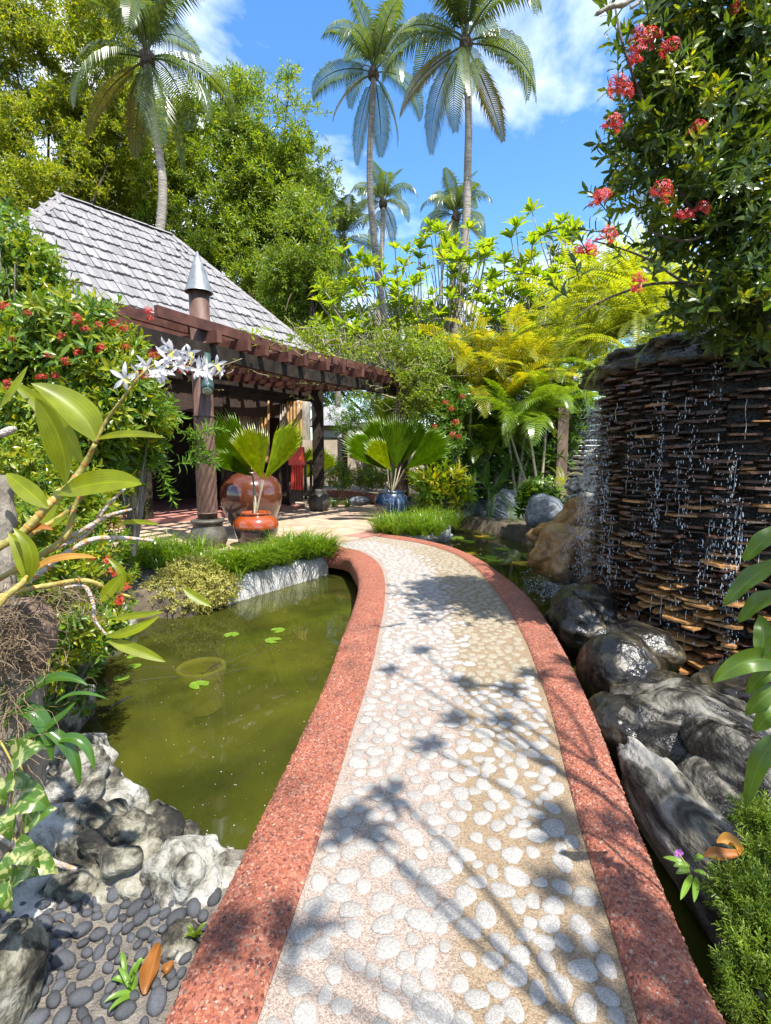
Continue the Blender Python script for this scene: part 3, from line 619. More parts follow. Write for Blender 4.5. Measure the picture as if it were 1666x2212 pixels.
PS = np.array([0, .06, .2, .5, .8, .92, 1.0]); PZ = np.array([.004, .016, .026, .030, .022, .008, -.018])
def curb_pt(ein, eout, i, s):
    i0 = np.clip(np.floor(i).astype(int), 0, NST - 2); f = (i - i0)[:, None]
    a = ein[i0] * (1 - f) + ein[i0 + 1] * f; b = eout[i0] * (1 - f) + eout[i0 + 1] * f
    p = a * (1 - s)[:, None] + b * s[:, None]; p[:, 2] = np.interp(s, PS, PZ); return p
for ein, eout in ((eIL, eOL), (eIR, eOR)):
    rows = [curb_pt(ein, eout, np.arange(NST).astype(float), np.full(NST, s)) for s in PS]
    dirv = nrm((eout - ein) * [1, 1, 0])
    for dz, off in ((-.06, .006), (-.15, .004), (-.23, -.02)):
        r = eout + dirv * off; r[:, 2] = dz; rows.append(r)
    r = ein.copy(); r[:, 2] = -.23; rows.append(r)
    m = MB(); V = np.stack(rows, 1); kk = V.shape[1]; ii = np.arange(NST * kk).reshape(NST, kk)
    m.add(V.reshape(-1, 3), np.stack([ii[:-1,:-1], ii[1:,:-1], ii[1:,1:], ii[:-1,1:]], -1).reshape(-1, 4))
    curb = link('curb', m.mesh('curb', (0, 0, 0), True), M['gravel'], path)
    # loose-looking chips set in the near stretch of the curb
    r_ = rs(5 if eout is eOL else 6); st0 = 62
    seglen = np.linalg.norm(np.diff((ein + eout) / 2, axis=0), axis=1); wid = np.linalg.norm(ein - eout, axis=1)
    wgt = np.where(np.arange(NST - 1) > st0, seglen * wid[:-1], 0); wgt[-14:] = 0; wgt[NST-30:] *= 1
    area = wgt.sum(); n = int(area / (.0118 ** 2) * 1.15)
    i_ = r_.choice(NST - 1, n, p=wgt / wgt.sum()) + r_.rand(n); s_ = r_.uniform(.03, 1.0, n)
    p = curb_pt(ein, eout, i_, s_); p[:, 2] -= .0015
    N = np.column_stack([r_.normal(0, .22, n), r_.normal(0, .22, n), np.ones(n)]); out2 = dirv[np.clip(i_.astype(int), 0, NST - 1)]
    N = N + out2 * np.clip((s_ - .78) * 4, 0, 1)[:, None]
    D = np.cross(N, r_.normal(size=(n, 3)))
    an = np.arange(5) * 2 * math.pi / 5 + .3
    top = np.stack([np.cos(an) * .40, np.sin(an) * .34, np.full(5, .30)], 1); bt = np.stack([np.cos(an) * .58, np.sin(an) * .5, np.full(5, -.1)], 1)
    tq = np.array([(j, (j + 1) % 5, 5 + (j + 1) % 5, 5 + j) for j in range(5)])[:, ::-1]; tt = np.array([(0, 1, 2), (0, 2, 3), (0, 3, 4)])
    sc = r_.uniform(.009, .0165, n)[:, None, None] * np.stack([np.ones(n), np.ones(n), r_.uniform(.5, 1.0, n)], 1)[:, None, :]
    mm = MB(); mm.inst((np.concatenate([top, bt]), tq, tt), frames(D, N) * sc, p)
    g_ = link('gravel', mm.mesh('gravel'), M['chip'], curb); g_['kind'] = 'stuff'
# stones set in the mortar
r_ = rs(11); mid = (eIL + eIR) / 2; wid = np.linalg.norm(eIL - eIR, axis=1)
seglen = np.linalg.norm(np.diff(mid, axis=0), axis=1); pr = seglen * wid[:-1]; pr[-6:] = 0
cand = 36000; i_ = r_.choice(NST - 1, cand, p=pr / pr.sum()) + r_.rand(cand); u_ = r_.uniform(.045, .955, cand)
i0 = i_.astype(int); f = (i_ - i0)[:, None]
A = eIL[i0] * (1 - f) + eIL[np.minimum(i0 + 1, NST - 1)] * f; B = eIR[i0] * (1 - f) + eIR[np.minimum(i0 + 1, NST - 1)] * f
P = A * (1 - u_)[:, None] + B * u_[:, None]
rad = np.clip(r_.normal(.041, .008, cand), .022, .058)
grid = {}; keep = []
for j in range(cand):
    c = (int(P[j, 0] / .11), int(P[j, 1] / .11)) if True else 0
    c = (math.floor(P[j, 0] / .11), math.floor(P[j, 1] / .11)); ok = True
    for a in (-1, 0, 1):
        for b in (-1, 0, 1):
            for q in grid.get((c[0] + a, c[1] + b), ()):
                if (P[q, 0] - P[j, 0]) ** 2 + (P[q, 1] - P[j, 1]) ** 2 < ((rad[q] + rad[j]) * .90) ** 2: ok = False; break
            if not ok: break
        if not ok: break
    if ok: grid.setdefault(c, []).append(j); keep.append(j)
keep = np.array(keep)
def stone_tpl(seed):
    r = rs(seed); k = 11; an = np.arange(k) * 2 * math.pi / k; rr = 1 + .10 * np.sin(2 * an + r.rand() * 6) + .07 * np.sin(3 * an + r.rand() * 6) + r.normal(0, .035, k)
    ring = lambda s, z: np.stack([np.cos(an) * rr * s, np.sin(an) * rr * s, np.full(k, z)], 1)
    v = np.concatenate([ring(1.0, -.08), ring(.95, .10), ring(.62, .20), [[0, 0, .22]]])
    q = [(a * k + j, a * k + (j + 1) % k, (a + 1) * k + (j + 1) % k, (a + 1) * k + j) for a in (0, 1) for j in range(k)]
    return v, np.array(q), np.array([(2 * k + j, 2 * k + (j + 1) % k, 3 * k) for j in range(k)])
st = [stone_tpl(i) for i in range(9)]
st_me = {}
for i, t in enumerate(st):
    for mn in ('stone_pale', 'stone_tan'):
        me = MB().add(*t).mesh('stone', (0, 0, 0), True); me.materials.append(M[mn + '_near']); st_me[i, mn] = me
dist = np.linalg.norm(P[keep] - [0, 0.6, 0], axis=1) + np.where(P[keep][:, 1] < 1.12, 50, 0)
order = keep[np.argsort(dist)]
mats_ = np.where((u_ + r_.normal(0, .05, cand) > .56) & (i_ < NST - 60), 'stone_tan', 'stone_pale')
inst_far = {'stone_pale': [], 'stone_tan': []}
for n, j in enumerate(order):
    el = r_.uniform(1.0, 1.45); rot = r_.uniform(0, 6.28); w = r_.randint(9); z = .002 + .006 * math.sin(math.pi * u_[j])
    if n < 300:
        link('stone', st_me[w, mats_[j]], None, path, (P[j, 0], P[j, 1], z), (r_.normal(0, .03), r_.normal(0, .03), rot), (rad[j] * el ** .5, rad[j] / el ** .5, rad[j] * .60))
    else: inst_far[mats_[j]].append((j, w, rot, el, z))
for mn, L_ in inst_far.items():
    mm = MB()
    for w in range(9):
        sel = [x for x in L_ if x[1] == w]
        if not sel: continue
        Rm = np.array([np.array([[math.cos(a), -math.sin(a), 0], [math.sin(a), math.cos(a), 0], [0, 0, 1]]) @ np.diag([rad[j] * e ** .5, rad[j] / e ** .5, rad[j] * .5]) for j, _, a, e, z in sel])
        mm.inst(st[w], Rm, np.array([[P[j, 0], P[j, 1], z] for j, _, a, e, z in sel]))
    o = link('far_stones', mm.mesh('far_stones', (0, 0, 0), True), M[mn], path); o['kind'] = 'stuff'

# ------------------------------------------------------------------ patio of tiles
dB = nrm(np.array([.62, .78, 0])); nB = np.array([-dB[1], dB[0], 0])
pat = np.array([G(x, y, 0)[:2] for x, y in [(120,1178),(330,1196),(500,1198),(640,1196),(705,1194),(724,1180),(816,1157),(862,1146),(868,1112),(838,1092),(700,1082),(560,1086),(420,1098),(250,1106),(120,1110)]])
patio = bpy.data.objects.new('patio', None); COL.objects.link(patio); patio['kind'] = 'structure'
m = MB(); bm = bmesh.new(); vs = [bm.verts.new((p[0], p[1], -.022)) for p in pat]; fc = bm.faces.new(vs); bmesh.ops.triangulate(bm, faces=[fc])
bm.verts.index_update(); m.add([v.co[:] for v in bm.verts], None, [[v.index for v in f.verts] for f in bm.faces]); bm.free()
part('base_slab', m, M['mortar'], patio)
tm = MB().box((0, 0, -.012), (.434, .434, .03)).mesh('tile'); tm.materials.append(M['tile'])
tm2 = MB().box((0, 0, -.012), (.434, .434, .03)).mesh('tile'); tm2.materials.append(M['tile_red'])
o0 = pat.mean(0); angB = math.atan2(dB[1], dB[0]); cs = []
for a in range(-26, 27):
    for b in range(-26, 27): cs.append(o0 + dB[:2] * a * .442 + nB[:2] * b * .442)
cs = np.array(cs); sdp = poly_dist(cs, pat); r_ = rs(3); cc = [(c, s) for c, s in zip(cs, sdp) if s < -.02]
cc.sort(key=lambda x: np.hypot(*x[0]))
for c, s in cc[:300]:
    link('tile', tm2 if s > -.34 else tm, None, patio, (c[0], c[1], r_.normal(0, .0018)), (r_.normal(0, .003), r_.normal(0, .003), angB))
if len(cc) > 300:
    mm = MB()
    for c, s in cc[300:]: mm.box((c[0], c[1], -.012), (.434, .434, .03), np.array([dB, nB, [0, 0, 1]]))
    part('far_tiles', mm, M['tile'], patio, stuff=True)
# low red kerb walls round the small pond behind the patio
def kerb(pl, z0, z1, w, name='low_kerb'):
    p = smooth_poly([G(x, y, z1) for x, y in pl], 24); tg = nrm(np.gradient(p, axis=0)); sdv = np.stack([tg[:, 1], -tg[:, 0], 0 * tg[:, 0]], 1)
    rows = []
    for a, z in ((-.5, z0), (-.5, z1 - .02), (-.35, z1), (.35, z1), (.5, z1 - .02), (.5, z0)):
        q = p + sdv * w * a; q[:, 2] = z; rows.append(q)
    mm = MB(); V = np.stack(rows, 1); ii = np.arange(24 * 6).reshape(24, 6); mm.add(V.reshape(-1, 3), np.stack([ii[:-1,:-1], ii[1:,:-1], ii[1:,1:], ii[:-1,1:]], -1).reshape(-1, 4))
    return mm
struct('kerb', kerb([(712,1058),(760,1060),(805,1067),(830,1078)], -.3, .22, .35), M['gravel'])
struct('kerb', kerb([(905,1100),(940,1093),(985,1090),(1010,1085)], -.1, .16, .4), M['gravel'])
m = MB(); c = G(748, 1083, .012); an = np.linspace(0, 2*math.pi, 24, endpoint=False)
m.add(np.concatenate([[c], c + np.stack([np.cos(an) * 1.05, np.sin(an) * 1.3, 0 * an], 1)]), None, [(0, 1 + j, 1 + (j + 1) % 24) for j in range(24)])
struct('small_pond_water', m, M['water'])
# white planter wall along the left pond
a, b = G(492, 1306, ZW), G(708, 1241, ZW); dv = nrm(b - a); nv = np.array([-dv[1], dv[0], 0])
PA, PB, PD, PN = a, b, dv, nv
m = MB(); r_ = rs(4); NN = 40; rows = []
for k_, (off, z) in enumerate([(0, -.75), (-.01, -.32), (.0, -.12), (.03, -.035), (.10, -.02), (.42, -.02), (.45, -.6)]):
    p = a + np.outer(np.linspace(0, 1, NN), b - a) + nv * off; p[:, 2] = z + (r_.normal(0, .012, NN) if 0 < k_ < 5 else 0); p += nv * r_.normal(0, .008, (NN, 1)); rows.append(p)
V = np.stack(rows, 1); ii = np.arange(NN * 7).reshape(NN, 7); m.add(V.reshape(-1, 3), np.stack([ii[:-1,:-1], ii[:-1,1:], ii[1:,1:], ii[1:,:-1]], -1).reshape(-1, 4))
m.add(V[0], None, [(0,2,1),(0,3,2),(0,4,3),(0,5,4),(0,6,5)]); m.add(V[-1], None, [(0,1,2),(0,2,3),(0,3,4),(0,4,5),(0,5,6)])
o = solo('planter_wall', m, M['planter'], 'rough white stone edge of the raised bed beside the left pond', 'planter wall', a)

# ------------------------------------------------------------------ building with shingle roof
E = W(700, 775, 15.0); HB, DB = 3.30, 3.0
Ltot = 2.75 + 2 * DB
bld = thing('pavilion', 'dark timber pavilion with a steep grey wood shingle roof behind the pergola', 'building', (E[0], E[1], 0))
sl = nrm(nB * DB + np.array([0, 0, HB])); nf = np.cross(dB, sl)          # outward normal of front slope
if nf[2] < 0: nf = -nf
def Q(a, b, h): return E - dB * a + nB * b + np.array([0, 0, h])           # a along eave to the left, b inwards
c00, c10, c11, c01 = Q(0,0,0), Q(Ltot,0,0), Q(Ltot,2*DB,0), Q(0,2*DB,0); r1, r2 = Q(Ltot-DB,DB,HB), Q(DB,DB,HB)
m = MB(); m.add([c00,c10,c11,c01,r1,r2], [(0,5,4,1),(2,4,5,3)], [(1,4,2),(3,5,0)])
low = np.array([c00,c10,c11,c01,r1,r2]) - [0,0,.14]; m.add(low, [(0,1,4,5),(3,5,4,2)], [(1,2,4),(0,5,3)])
m.add([c00,c10,c11,c01]+list(low[:4]), [(0,1,5,4),(1,2,6,5),(2,3,7,6),(3,0,4,7)])
roof = part('roof', m, M['ridge'], bld)
rbase = np.array([E[0], E[1], 0.0])
slope_len = math.hypot(DB, HB); rows_n = 11; ex = slope_len / rows_n
def shingle_set(org, du, su, nu, length, seed, cut=DB):
    """rows of shingles: org lower right corner, du along the eave, su up the slope"""
    r = rs(seed); out = []
    for k_ in range(rows_n):
        b = cut * (k_ + .75) / rows_n; a = b - .04
        while a < length - b - .02:
            w = r.uniform(.085, .17); out.append((org + du * (a + w / 2) + su * (k_ * ex - .03 + r.normal(0, .016)), w)); a += w + .006
    return out
def shingle_tpl(seed):
    r = rs(seed); v = np.array([(x, y, z) for x, y, z in [(-.5,-.02,.0),(-.2,-.05,.0),(.2,-.04,.0),(.5,.0,.0),(.5,1,.0),(-.5,1,.0)]]); v[:4, 1] += r.normal(0, .02, 4)
    t = v.copy(); t[:, 2] = 1; t[4:, 2] = .25; V = np.concatenate([v, t])
    q = [(6,7,10,11),(7,8,9,10),(0,1,7,6),(1,2,8,7),(2,3,9,8),(3,4,10,9),(5,0,6,11)]
    return V, np.array(q), np.zeros((0,3),int)
shm = []
for i in range(6):
    me = MB().add(*shingle_tpl(i)).mesh('shingle'); me.materials.append(M['shingle']); shm.append(me)
from mathutils import Matrix
def place_shingles(lst, du, su, nu, limit, seed):
    r = rs(seed); Rm = np.stack([-du, su, nu], -1)
    if np.linalg.det(Rm) < 0: Rm = np.stack([du, su, nu], -1)
    eul = Matrix(Rm.tolist()).to_euler()
    def key(x):
        t = x[0] @ np.array([0, cp_, -sp]); px = CX + FPX * x[0][0] / max(t, .1); return np.linalg.norm(x[0]) + (100 if px < 20 else 0)
    lst = sorted(lst, key=key); far = MB()
    for i, (p, w) in enumerate(lst):
        th = r.uniform(.045, .085); yl = ex * 1.25
        if i < limit: link('shingle', shm[r.randint(6)], None, roof, p - rbase + nu * .012, eul, (w, yl, th))
        else:
            t = shingle_tpl(r.randint(6)); far.add((t[0] * [w, yl, th]) + 0 * p, None, None) if False else far.add((t[0] * [w, yl, th]) + (p + nu * .012 - E) @ Rm, t[1])
    if far.v:
        o = link('far_shingles', far.mesh('far_shingles'), M['shingle'], roof, E - rbase, eul); o['kind'] = 'stuff'
place_shingles(shingle_set(E, -dB, sl, nf, Ltot, 1), -dB, sl, nf, 300, 2)
sl2 = nrm(dB * DB + np.array([0, 0, HB])); nf2 = np.cross(sl2, nB); nf2 = nf2 if nf2[2] > 0 else -nf2
place_shingles(shingle_set(Q(Ltot, 0, 0), nB, sl2, nf2, 2 * DB, 3), nB, sl2, nf2, 0, 4)
for a, b in ((r2, r1), (c00, r2), (c10, r1)):
    n = max(3, int(np.linalg.norm(b - a) / .55))
    for i in range(n):
        p0, p1 = a + (b - a) * i / n, a + (b - a) * (i + 1.06) / n
        d_ = nrm(p1 - p0); s_ = nrm(np.cross(d_, [0, 0, 1])); u_2 = np.cross(s_, d_)
        mm = MB(); mm.add(np.array([p0 - s_*.16 - u_2*.02, p0 + u_2*.075, p0 + s_*.16 - u_2*.02, p1 - s_*.16 - u_2*.035, p1 + u_2*.06, p1 + s_*.16 - u_2*.035]), [(0,1,4,3),(1,2,5,4)], [(0,2,1)])
        part('ridge_cap', mm, M['ridge'], roof)
# walls set back under the eave, open front
m = MB(); wb = 1.0
m.box((Q(Ltot/2, 2*DB-.6, 0) + Q(Ltot/2, 2*DB-.6, 0)) / 2 * [1,1,0] + [0,0,E[2]/2], (Ltot-1.2, .15, E[2]), np.array([dB, nB, [0,0,1]]))
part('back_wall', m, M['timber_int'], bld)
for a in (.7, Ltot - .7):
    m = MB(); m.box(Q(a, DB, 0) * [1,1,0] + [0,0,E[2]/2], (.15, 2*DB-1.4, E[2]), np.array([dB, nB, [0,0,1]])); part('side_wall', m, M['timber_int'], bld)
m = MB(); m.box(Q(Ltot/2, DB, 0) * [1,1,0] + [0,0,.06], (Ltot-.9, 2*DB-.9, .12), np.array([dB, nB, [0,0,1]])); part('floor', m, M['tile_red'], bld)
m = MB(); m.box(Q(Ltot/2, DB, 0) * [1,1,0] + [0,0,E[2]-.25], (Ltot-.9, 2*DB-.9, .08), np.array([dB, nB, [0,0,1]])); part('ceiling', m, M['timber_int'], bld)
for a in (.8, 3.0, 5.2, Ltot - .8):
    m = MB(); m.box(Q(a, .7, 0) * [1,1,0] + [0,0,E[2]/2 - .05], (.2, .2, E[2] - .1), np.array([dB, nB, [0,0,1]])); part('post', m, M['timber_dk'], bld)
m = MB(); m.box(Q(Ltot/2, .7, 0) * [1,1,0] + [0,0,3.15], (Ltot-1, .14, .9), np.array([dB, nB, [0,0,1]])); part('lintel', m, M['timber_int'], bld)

# ------------------------------------------------------------------ pergola
ZB, ZR, ZP = 3.33, 3.545, 3.735
bc = smooth_poly([G(x, y, ZB) for x, y in [(294,722),(360,738),(430,755),(467,763),(550,784),(633,803),(743,823),(862,847)]], 46)
c1 = bc[int(np.argmin([abs(CX + FPX * p[0] / (p[1] * cp_ - (p[2]-EYE) * sp) - 447) for p in bc]))] * [1, 1, 0]
tg = nrm(np.gradient(bc, axis=0)); left = np.stack([-tg[:, 1], tg[:, 0], 0 * tg[:, 0]], 1)
perg = thing('pergola', 'curved reddish brown timber pergola with stepped beams over the tiled patio', 'pergola', c1)
def offs(o, z, i0=0, i1=46): p = bc[i0:i1] + left[i0:i1] * o; p[:, 2] = z; return p
part('beam', MB().bar(offs(0, ZB), .13, .23), M['timber_dk'], perg, label='dark weathered carrying beam')
part('beam', MB().bar(offs(2.9, ZB, 6), .13, .23), M['timber_dk'], perg, label='dark carrying beam at the rear')
for k_ in range(8):
    o = k_ * .43 - .02; ext = [G(322 - 22 * k_, 660 + 8 * k_, ZP)] if k_ < 4 else []
    p = offs(o, ZP, 2 if k_ == 0 else 0); part('purlin', MB().bar(p, .075, .165), M['timber'], perg)
arc = np.concatenate([[0], np.cumsum(np.linalg.norm(np.diff(bc, axis=0), axis=1))])
s = arc[-1] * .17
while s < arc[-1] - .1:
    i = np.searchsorted(arc, s); p = bc[i] * [1, 1, 0]; p0 = p - left[i] * .26 + [0, 0, ZR]; p1 = p + left[i] * 3.25 + [0, 0, ZR]
    part('rafter', MB().bar([p0, p1], .10, .19), M['timber'], perg); s += .60
# round columns with metal cone caps
def column(c, name_lbl, twist=True):
    t = thing('column', name_lbl, 'column', c, 'round pergola columns with cone caps')
    k = 40; prof = [(.205, .62), (.20, .66), (.168, .70)]
    m = MB(); m.lathe([(0, .46), (.165, .46), (.165, .60), (.175, .605), (.175, .625), (.165, .63)], c, k); part('shaft_foot', m, M['column'], t, True)
    # carved spiral flutes
    zz = np.linspace(.625, 2.26, 60); V = []
    an = np.arange(72) * 2 * math.pi / 72
    for z in zz:
        rr = .142 + .030 * np.abs(np.sin(5 * (an - (z - 1) * 2.6))) ** .7
        V.append(np.stack([c[0] + rr * np.cos(an), c[1] + rr * np.sin(an), np.full(72, z)], 1))
    m = MB(); ii = np.arange(60 * 72).reshape(60, 72); jj = np.roll(ii, -1, 1); m.add(np.concatenate(V), np.stack([ii[:-1], jj[:-1], jj[1:], ii[1:]], -1).reshape(-1, 4)); part('carved_shaft', m, M['column'], t, True)
    m = MB(); m.lathe([(.165, 2.255), (.174, 2.26), (.174, 2.285), (.165, 2.29), (.163, 4.36), (.0, 4.36)], c, k); part('shaft', m, M['column'], t, True)
    m = MB(); m.lathe([(.228, 4.30), (.224, 4.31), (.205, 4.36), (.108, 4.68), (.012, 4.955), (0, 4.96)], c, k); m.lathe([(.228, 4.30), (.165, 4.35)], c, k); part('cone_cap', m, M['cap'], t, True)
    m = MB(); m.lathe([(0, -.02), (.24, -.02), (.29, .04), (.325, .14), (.325, .22), (.285, .32), (.245, .39), (.24, .42), (.27, .445), (.285, .47), (.28, .495), (.24, .508), (.17, .515), (.16, .47)], c, k); part('urn_base', m, M['urn'], t, True)
    return t
colp = c1 + left[10] * .18
column(colp, 'round brown column with carved spiral shaft, grey cone cap and urn base, near the orchid')
c2 = W(869, 900, 13.6) * [1, 1, 0]
column(c2, 'vine covered round column with cone cap behind the blue glazed pot')
lp = colp + nrm(np.array([.62, -.78, 0])) * .22
sl_t = thing('spotlight', 'dark green cylinder spotlight clamped to the spiral column below the pergola', 'lamp', (lp[0], lp[1], 2.9))
part('lamp_body', MB().tube([lp + [0,0,3.28], lp + [.01,-.02,3.0], lp + [.03,-.05,2.78]], [.075,.08,.085], 20), M['lampgreen'], sl_t, True)
part('lamp_head', MB().tube([lp + [.03,-.05,2.80], lp + [.055,-.16,2.66]], [.10,.105], 20), M['lampgreen'], sl_t, True)
part('lens', MB().tube([lp + [.055,-.161,2.659], lp + [.057,-.170,2.648]], [.085,.08], 20), M['lens'], sl_t, True)
part('bracket', MB().box(lp + np.array([0,0,3.1]) - nrm(np.array([.62,-.78,0]))*.06, (.1,.1,.12)), M['lampgreen'], sl_t)
# rear corner post on an urn
pc = W(688, 985, 14.6) * [1, 1, 0]
t = thing('rear_post', 'square dark post on a round grey urn at the right end of the pavilion', 'post', pc)
part('shaft', MB().box(pc + [0,0,2.1], (.30,.30,3.0)), M['timber_dk'], t)
part('urn_base', MB().lathe([(.0,.0),(.24,.0),(.30,.12),(.33,.3),(.29,.45),(.21,.56),(.24,.62),(.2,.64),(.14,.65)], pc, 28), M['urn'], t, True)
# curtains, bamboo, railing, red lacquer stand in the pavilion front
for (x0, x1, lbl) in ((775/1.5*1.0, 845/1.5, 'pale gathered curtain left of the bamboo in the pavilion front'), (905/1.5, 960/1.5, 'pale gathered curtain beside the bamboo poles in the pavilion front')):
    m = MB(); n = 60; xx = np.linspace(x0, x1, n); rows = []
    for fz, yy in enumerate((872, 890, 910, 935)):
        p = np.array([W(x + (fz * 1.0 * math.sin(i)), yy, 14.7 + .07 * math.sin(i * .9)) for i, x in enumerate(xx)]); rows.append(p)
    V = np.stack(rows, 1); ii = np.arange(n * 4).reshape(n, 4); m.add(V.reshape(-1, 3), np.stack([ii[:-1,:-1], ii[1:,:-1], ii[1:,1:], ii[:-1,1:]], -1).reshape(-1, 4))
    solo('curtain', m, M['cloth'], lbl, 'curtain', W(x0, 935, 14.7), 'pale curtains in the pavilion')
pole_lbl = ['first thin bamboo pole right of the left curtain', 'middle one of the three thin poles between the curtains', 'third thin bamboo pole just left of the right curtain', 'bamboo pole hanging at the left end above the red stand', 'second bamboo pole from the left above the red stand', 'middle bamboo pole above the red stand', 'second bamboo pole from the right above the red stand', 'rightmost bamboo pole above the red stand next to the rear post']
for i, x in enumerate((566, 573, 580, 622, 629, 636, 643, 650)):
    a = W(x, 866, 14.3); b = W(x + (1 if i % 2 else -1), 1000, 14.3); m = MB(); ps = a + np.outer(np.linspace(0, 1, 25), b - a)
    m.tube(ps, .038 + .006 * (np.arange(25) % 5 == 0), 8)
    solo('bamboo_pole', m, M['bamboo'], pole_lbl[i], 'bamboo pole', b, 'bamboo poles in the pavilion front')
t = thing('red_stand', 'red lacquered box with red cloth hanging over a dark stand in the pavilion', 'stand', W(640, 1068, 14.0))
part('box', MB().box(W(641, 985, 14.0), (.40, .3, .50)), M['redlac'], t)
m = MB(); xx = np.linspace(629, 655, 24); rows = [np.array([W(x, yy, 13.9 + .05 * math.sin(i * 1.3)) for i, x in enumerate(xx)]) for yy in (1000, 1030, 1058)]
V = np.stack(rows, 1); ii = np.arange(72).reshape(24, 3); m.add(V.reshape(-1, 3), np.stack([ii[:-1,:-1], ii[1:,:-1], ii[1:,1:], ii[:-1,1:]], -1).reshape(-1, 4)); part('hanging_cloth', m, M['redlac'], t, True)
part('stand_leg', MB().box(W(640, 1062, 14.1), (.34, .28, .55)), M['timber_int'], t)
rl = thing('railing', 'dark timber railing in front of the pavilion opening by the red stand', 'railing', W(610, 1080, 14.2))
for x in (590, 606, 622, 660, 672): part('baluster', MB().box(W(x, 1036, 14.2), (.07, .07, 1.1)), M['timber_dk'], rl)
part('rail', MB().bar([W(585, 1000, 14.2), W(680, 1000, 14.2)], .09, .09), M['timber_dk'], rl); part('rail', MB().bar([W(585, 1068, 14.2), W(680, 1068, 14.2)], .09, .09), M['timber_dk'], rl)

# ------------------------------------------------------------------ log fence
ft = 14.6; fw = thing('log_fence', 'dark fence of stacked horizontal logs behind the palms and fountain', 'fence', W(1215, 1060, ft))
lx0, lx1 = W(985, 985, ft + 1.2), W(1480, 985, ft - .8); r_ = rs(8); zz = .15; i = 0
while zz < 3.0:
    rr = r_.uniform(.06, .085); zz += rr; n = 14; f = np.linspace(0, 1, n)
    p = lx0 + np.outer(f, lx1 - lx0); p[:, 2] = zz + r_.normal(0, .008, n); p[:, 1] += r_.normal(0, .01, n)
    part('log', MB().tube(p, rr * (1 + r_.normal(0, .06, n)), 9), M['log'], fw, True); zz += rr + .012
pp = W(1212, 985, ft - .35) * [1, 1, 0]
part('post', MB().box(pp + [0, 0, 1.55], (.3, .22, 3.0)), M['post'], fw)

# ------------------------------------------------------------------ slate water wall
FC = np.array([3.85, 5.22, 0]); FR = 1.47; FT = 2.50
ftn = thing('slate_fountain', 'tall round water wall built of stacked dark slates with water running down', 'fountain', (FC[0], FC[1], -.8))
m = MB(); an = np.arange(96) * 2 * math.pi / 96; zz = np.linspace(-.8, FT, 60); r_ = rs(12); V = []
for z in zz:
    rr = FR - .03 + r_.normal(0, .02, 96); V.append(np.stack([FC[0] + rr * np.cos(an), FC[1] + rr * np.sin(an), np.full(96, z)], 1))
ii = np.arange(60 * 96).reshape(60, 96); jj = np.roll(ii, -1, 1); m.add(np.concatenate(V), np.stack([ii[:-1], jj[:-1], jj[1:], ii[1:]], -1).reshape(-1, 4))
m.add(np.concatenate([V[-1], [[FC[0], FC[1], FT]]]), None, [(j, (j + 1) % 96, 96) for j in range(96)]); part('drum', m, M['drum'], ftn, True)
def slate_tpl(seed):
    r = rs(seed); o = np.array([(-.5,-.55),(-.47,.28),(-.22,.44),(.1,.50),(.36,.40),(.49,.22),(.5,-.55)]) ; o[1:6] += r.normal(0, .05, (5, 2))
    k = len(o); v = np.concatenate([np.column_stack([o, np.full(k, -.5) + r.normal(0, .08, k)]), np.column_stack([o * [.98, .96], np.full(k, .5) + r.normal(0, .1, k)])])
    q = [(j, (j + 1) % k, k + (j + 1) % k, k + j) for j in range(k)]; t = []
    for j in range(1, k - 1): t += [(k, k + j, k + j + 1), (0, j + 1, j)]
    return v, np.array(q)[:, ::-1], np.array(t)[:, ::-1]
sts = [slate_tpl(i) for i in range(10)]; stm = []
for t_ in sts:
    for mn_ in ('slate', 'slate_sun_tint'):
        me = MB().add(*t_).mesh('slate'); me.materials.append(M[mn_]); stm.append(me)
th0 = math.atan2(-FC[1], -FC[0]); lst = []; r_ = rs(13); z = -.28; row = 0
while z < FT + .02:
    th = th0 - 2.0 + r_.uniform(0, .12)
    while th < th0 + 2.0:
        wl = r_.uniform(.08, .30) if z > .2 else r_.uniform(.08, .26); f_low = np.clip((.75 - z) / .9, 0, 1)
        pr_ = r_.uniform(.015, .12) + .08 * f_low * r_.rand(); th += wl / FR / 2
        if r_.rand() < .97:
            zz_ = z + r_.normal(0, .018); rr = FR + pr_ / 2 - .03
            lst.append((FC + np.array([math.cos(th) * rr, math.sin(th) * rr, zz_]), th, wl * 1.04, pr_ + .12, r_.uniform(.010, .026), r_.normal(0, .045), r_.normal(-.04, .05) - .16 * f_low * r_.rand()))
        th += wl / FR / 2
    z += r_.uniform(.047, .066); row += 1
lst.sort(key=lambda x: np.linalg.norm(x[0] - EYEV) + (30 if (x[0][0] / max(x[0][1], .1) > .80) else 0))
far = MB()
for i, (p, th, wl, dp, hh, roll, pit) in enumerate(lst):
    Rm = Matrix.Rotation(th - math.pi / 2, 3, 'Z') @ Matrix.Rotation(pit, 3, 'X') @ Matrix.Rotation(roll, 3, 'Y')
    if i < 300: link('slate', stm[2 * r_.randint(10) + int(r_.rand() < (.5 if p[2] < .55 else .26 if p[2] < 1.2 else .07))], None, ftn, p - np.array([FC[0], FC[1], -.8]), Rm.to_euler(), (wl, dp, hh))  # slates with painted-in sunlight get more frequent towards the bottom
    else:
        t_ = sts[r_.randint(10)]; far.add((t_[0] * [wl, dp, hh]) @ np.array(Rm).T + p, t_[1], t_[2])
part('upper_slates', far, M['slate'], ftn, stuff=True)
part('rock_crown', rock_mb(FC + [-.1, .1, FT + .02], (1.42, 1.42, .33), 3, .22, 1.4, 5, .09), M['wet_rock'], ftn, True)
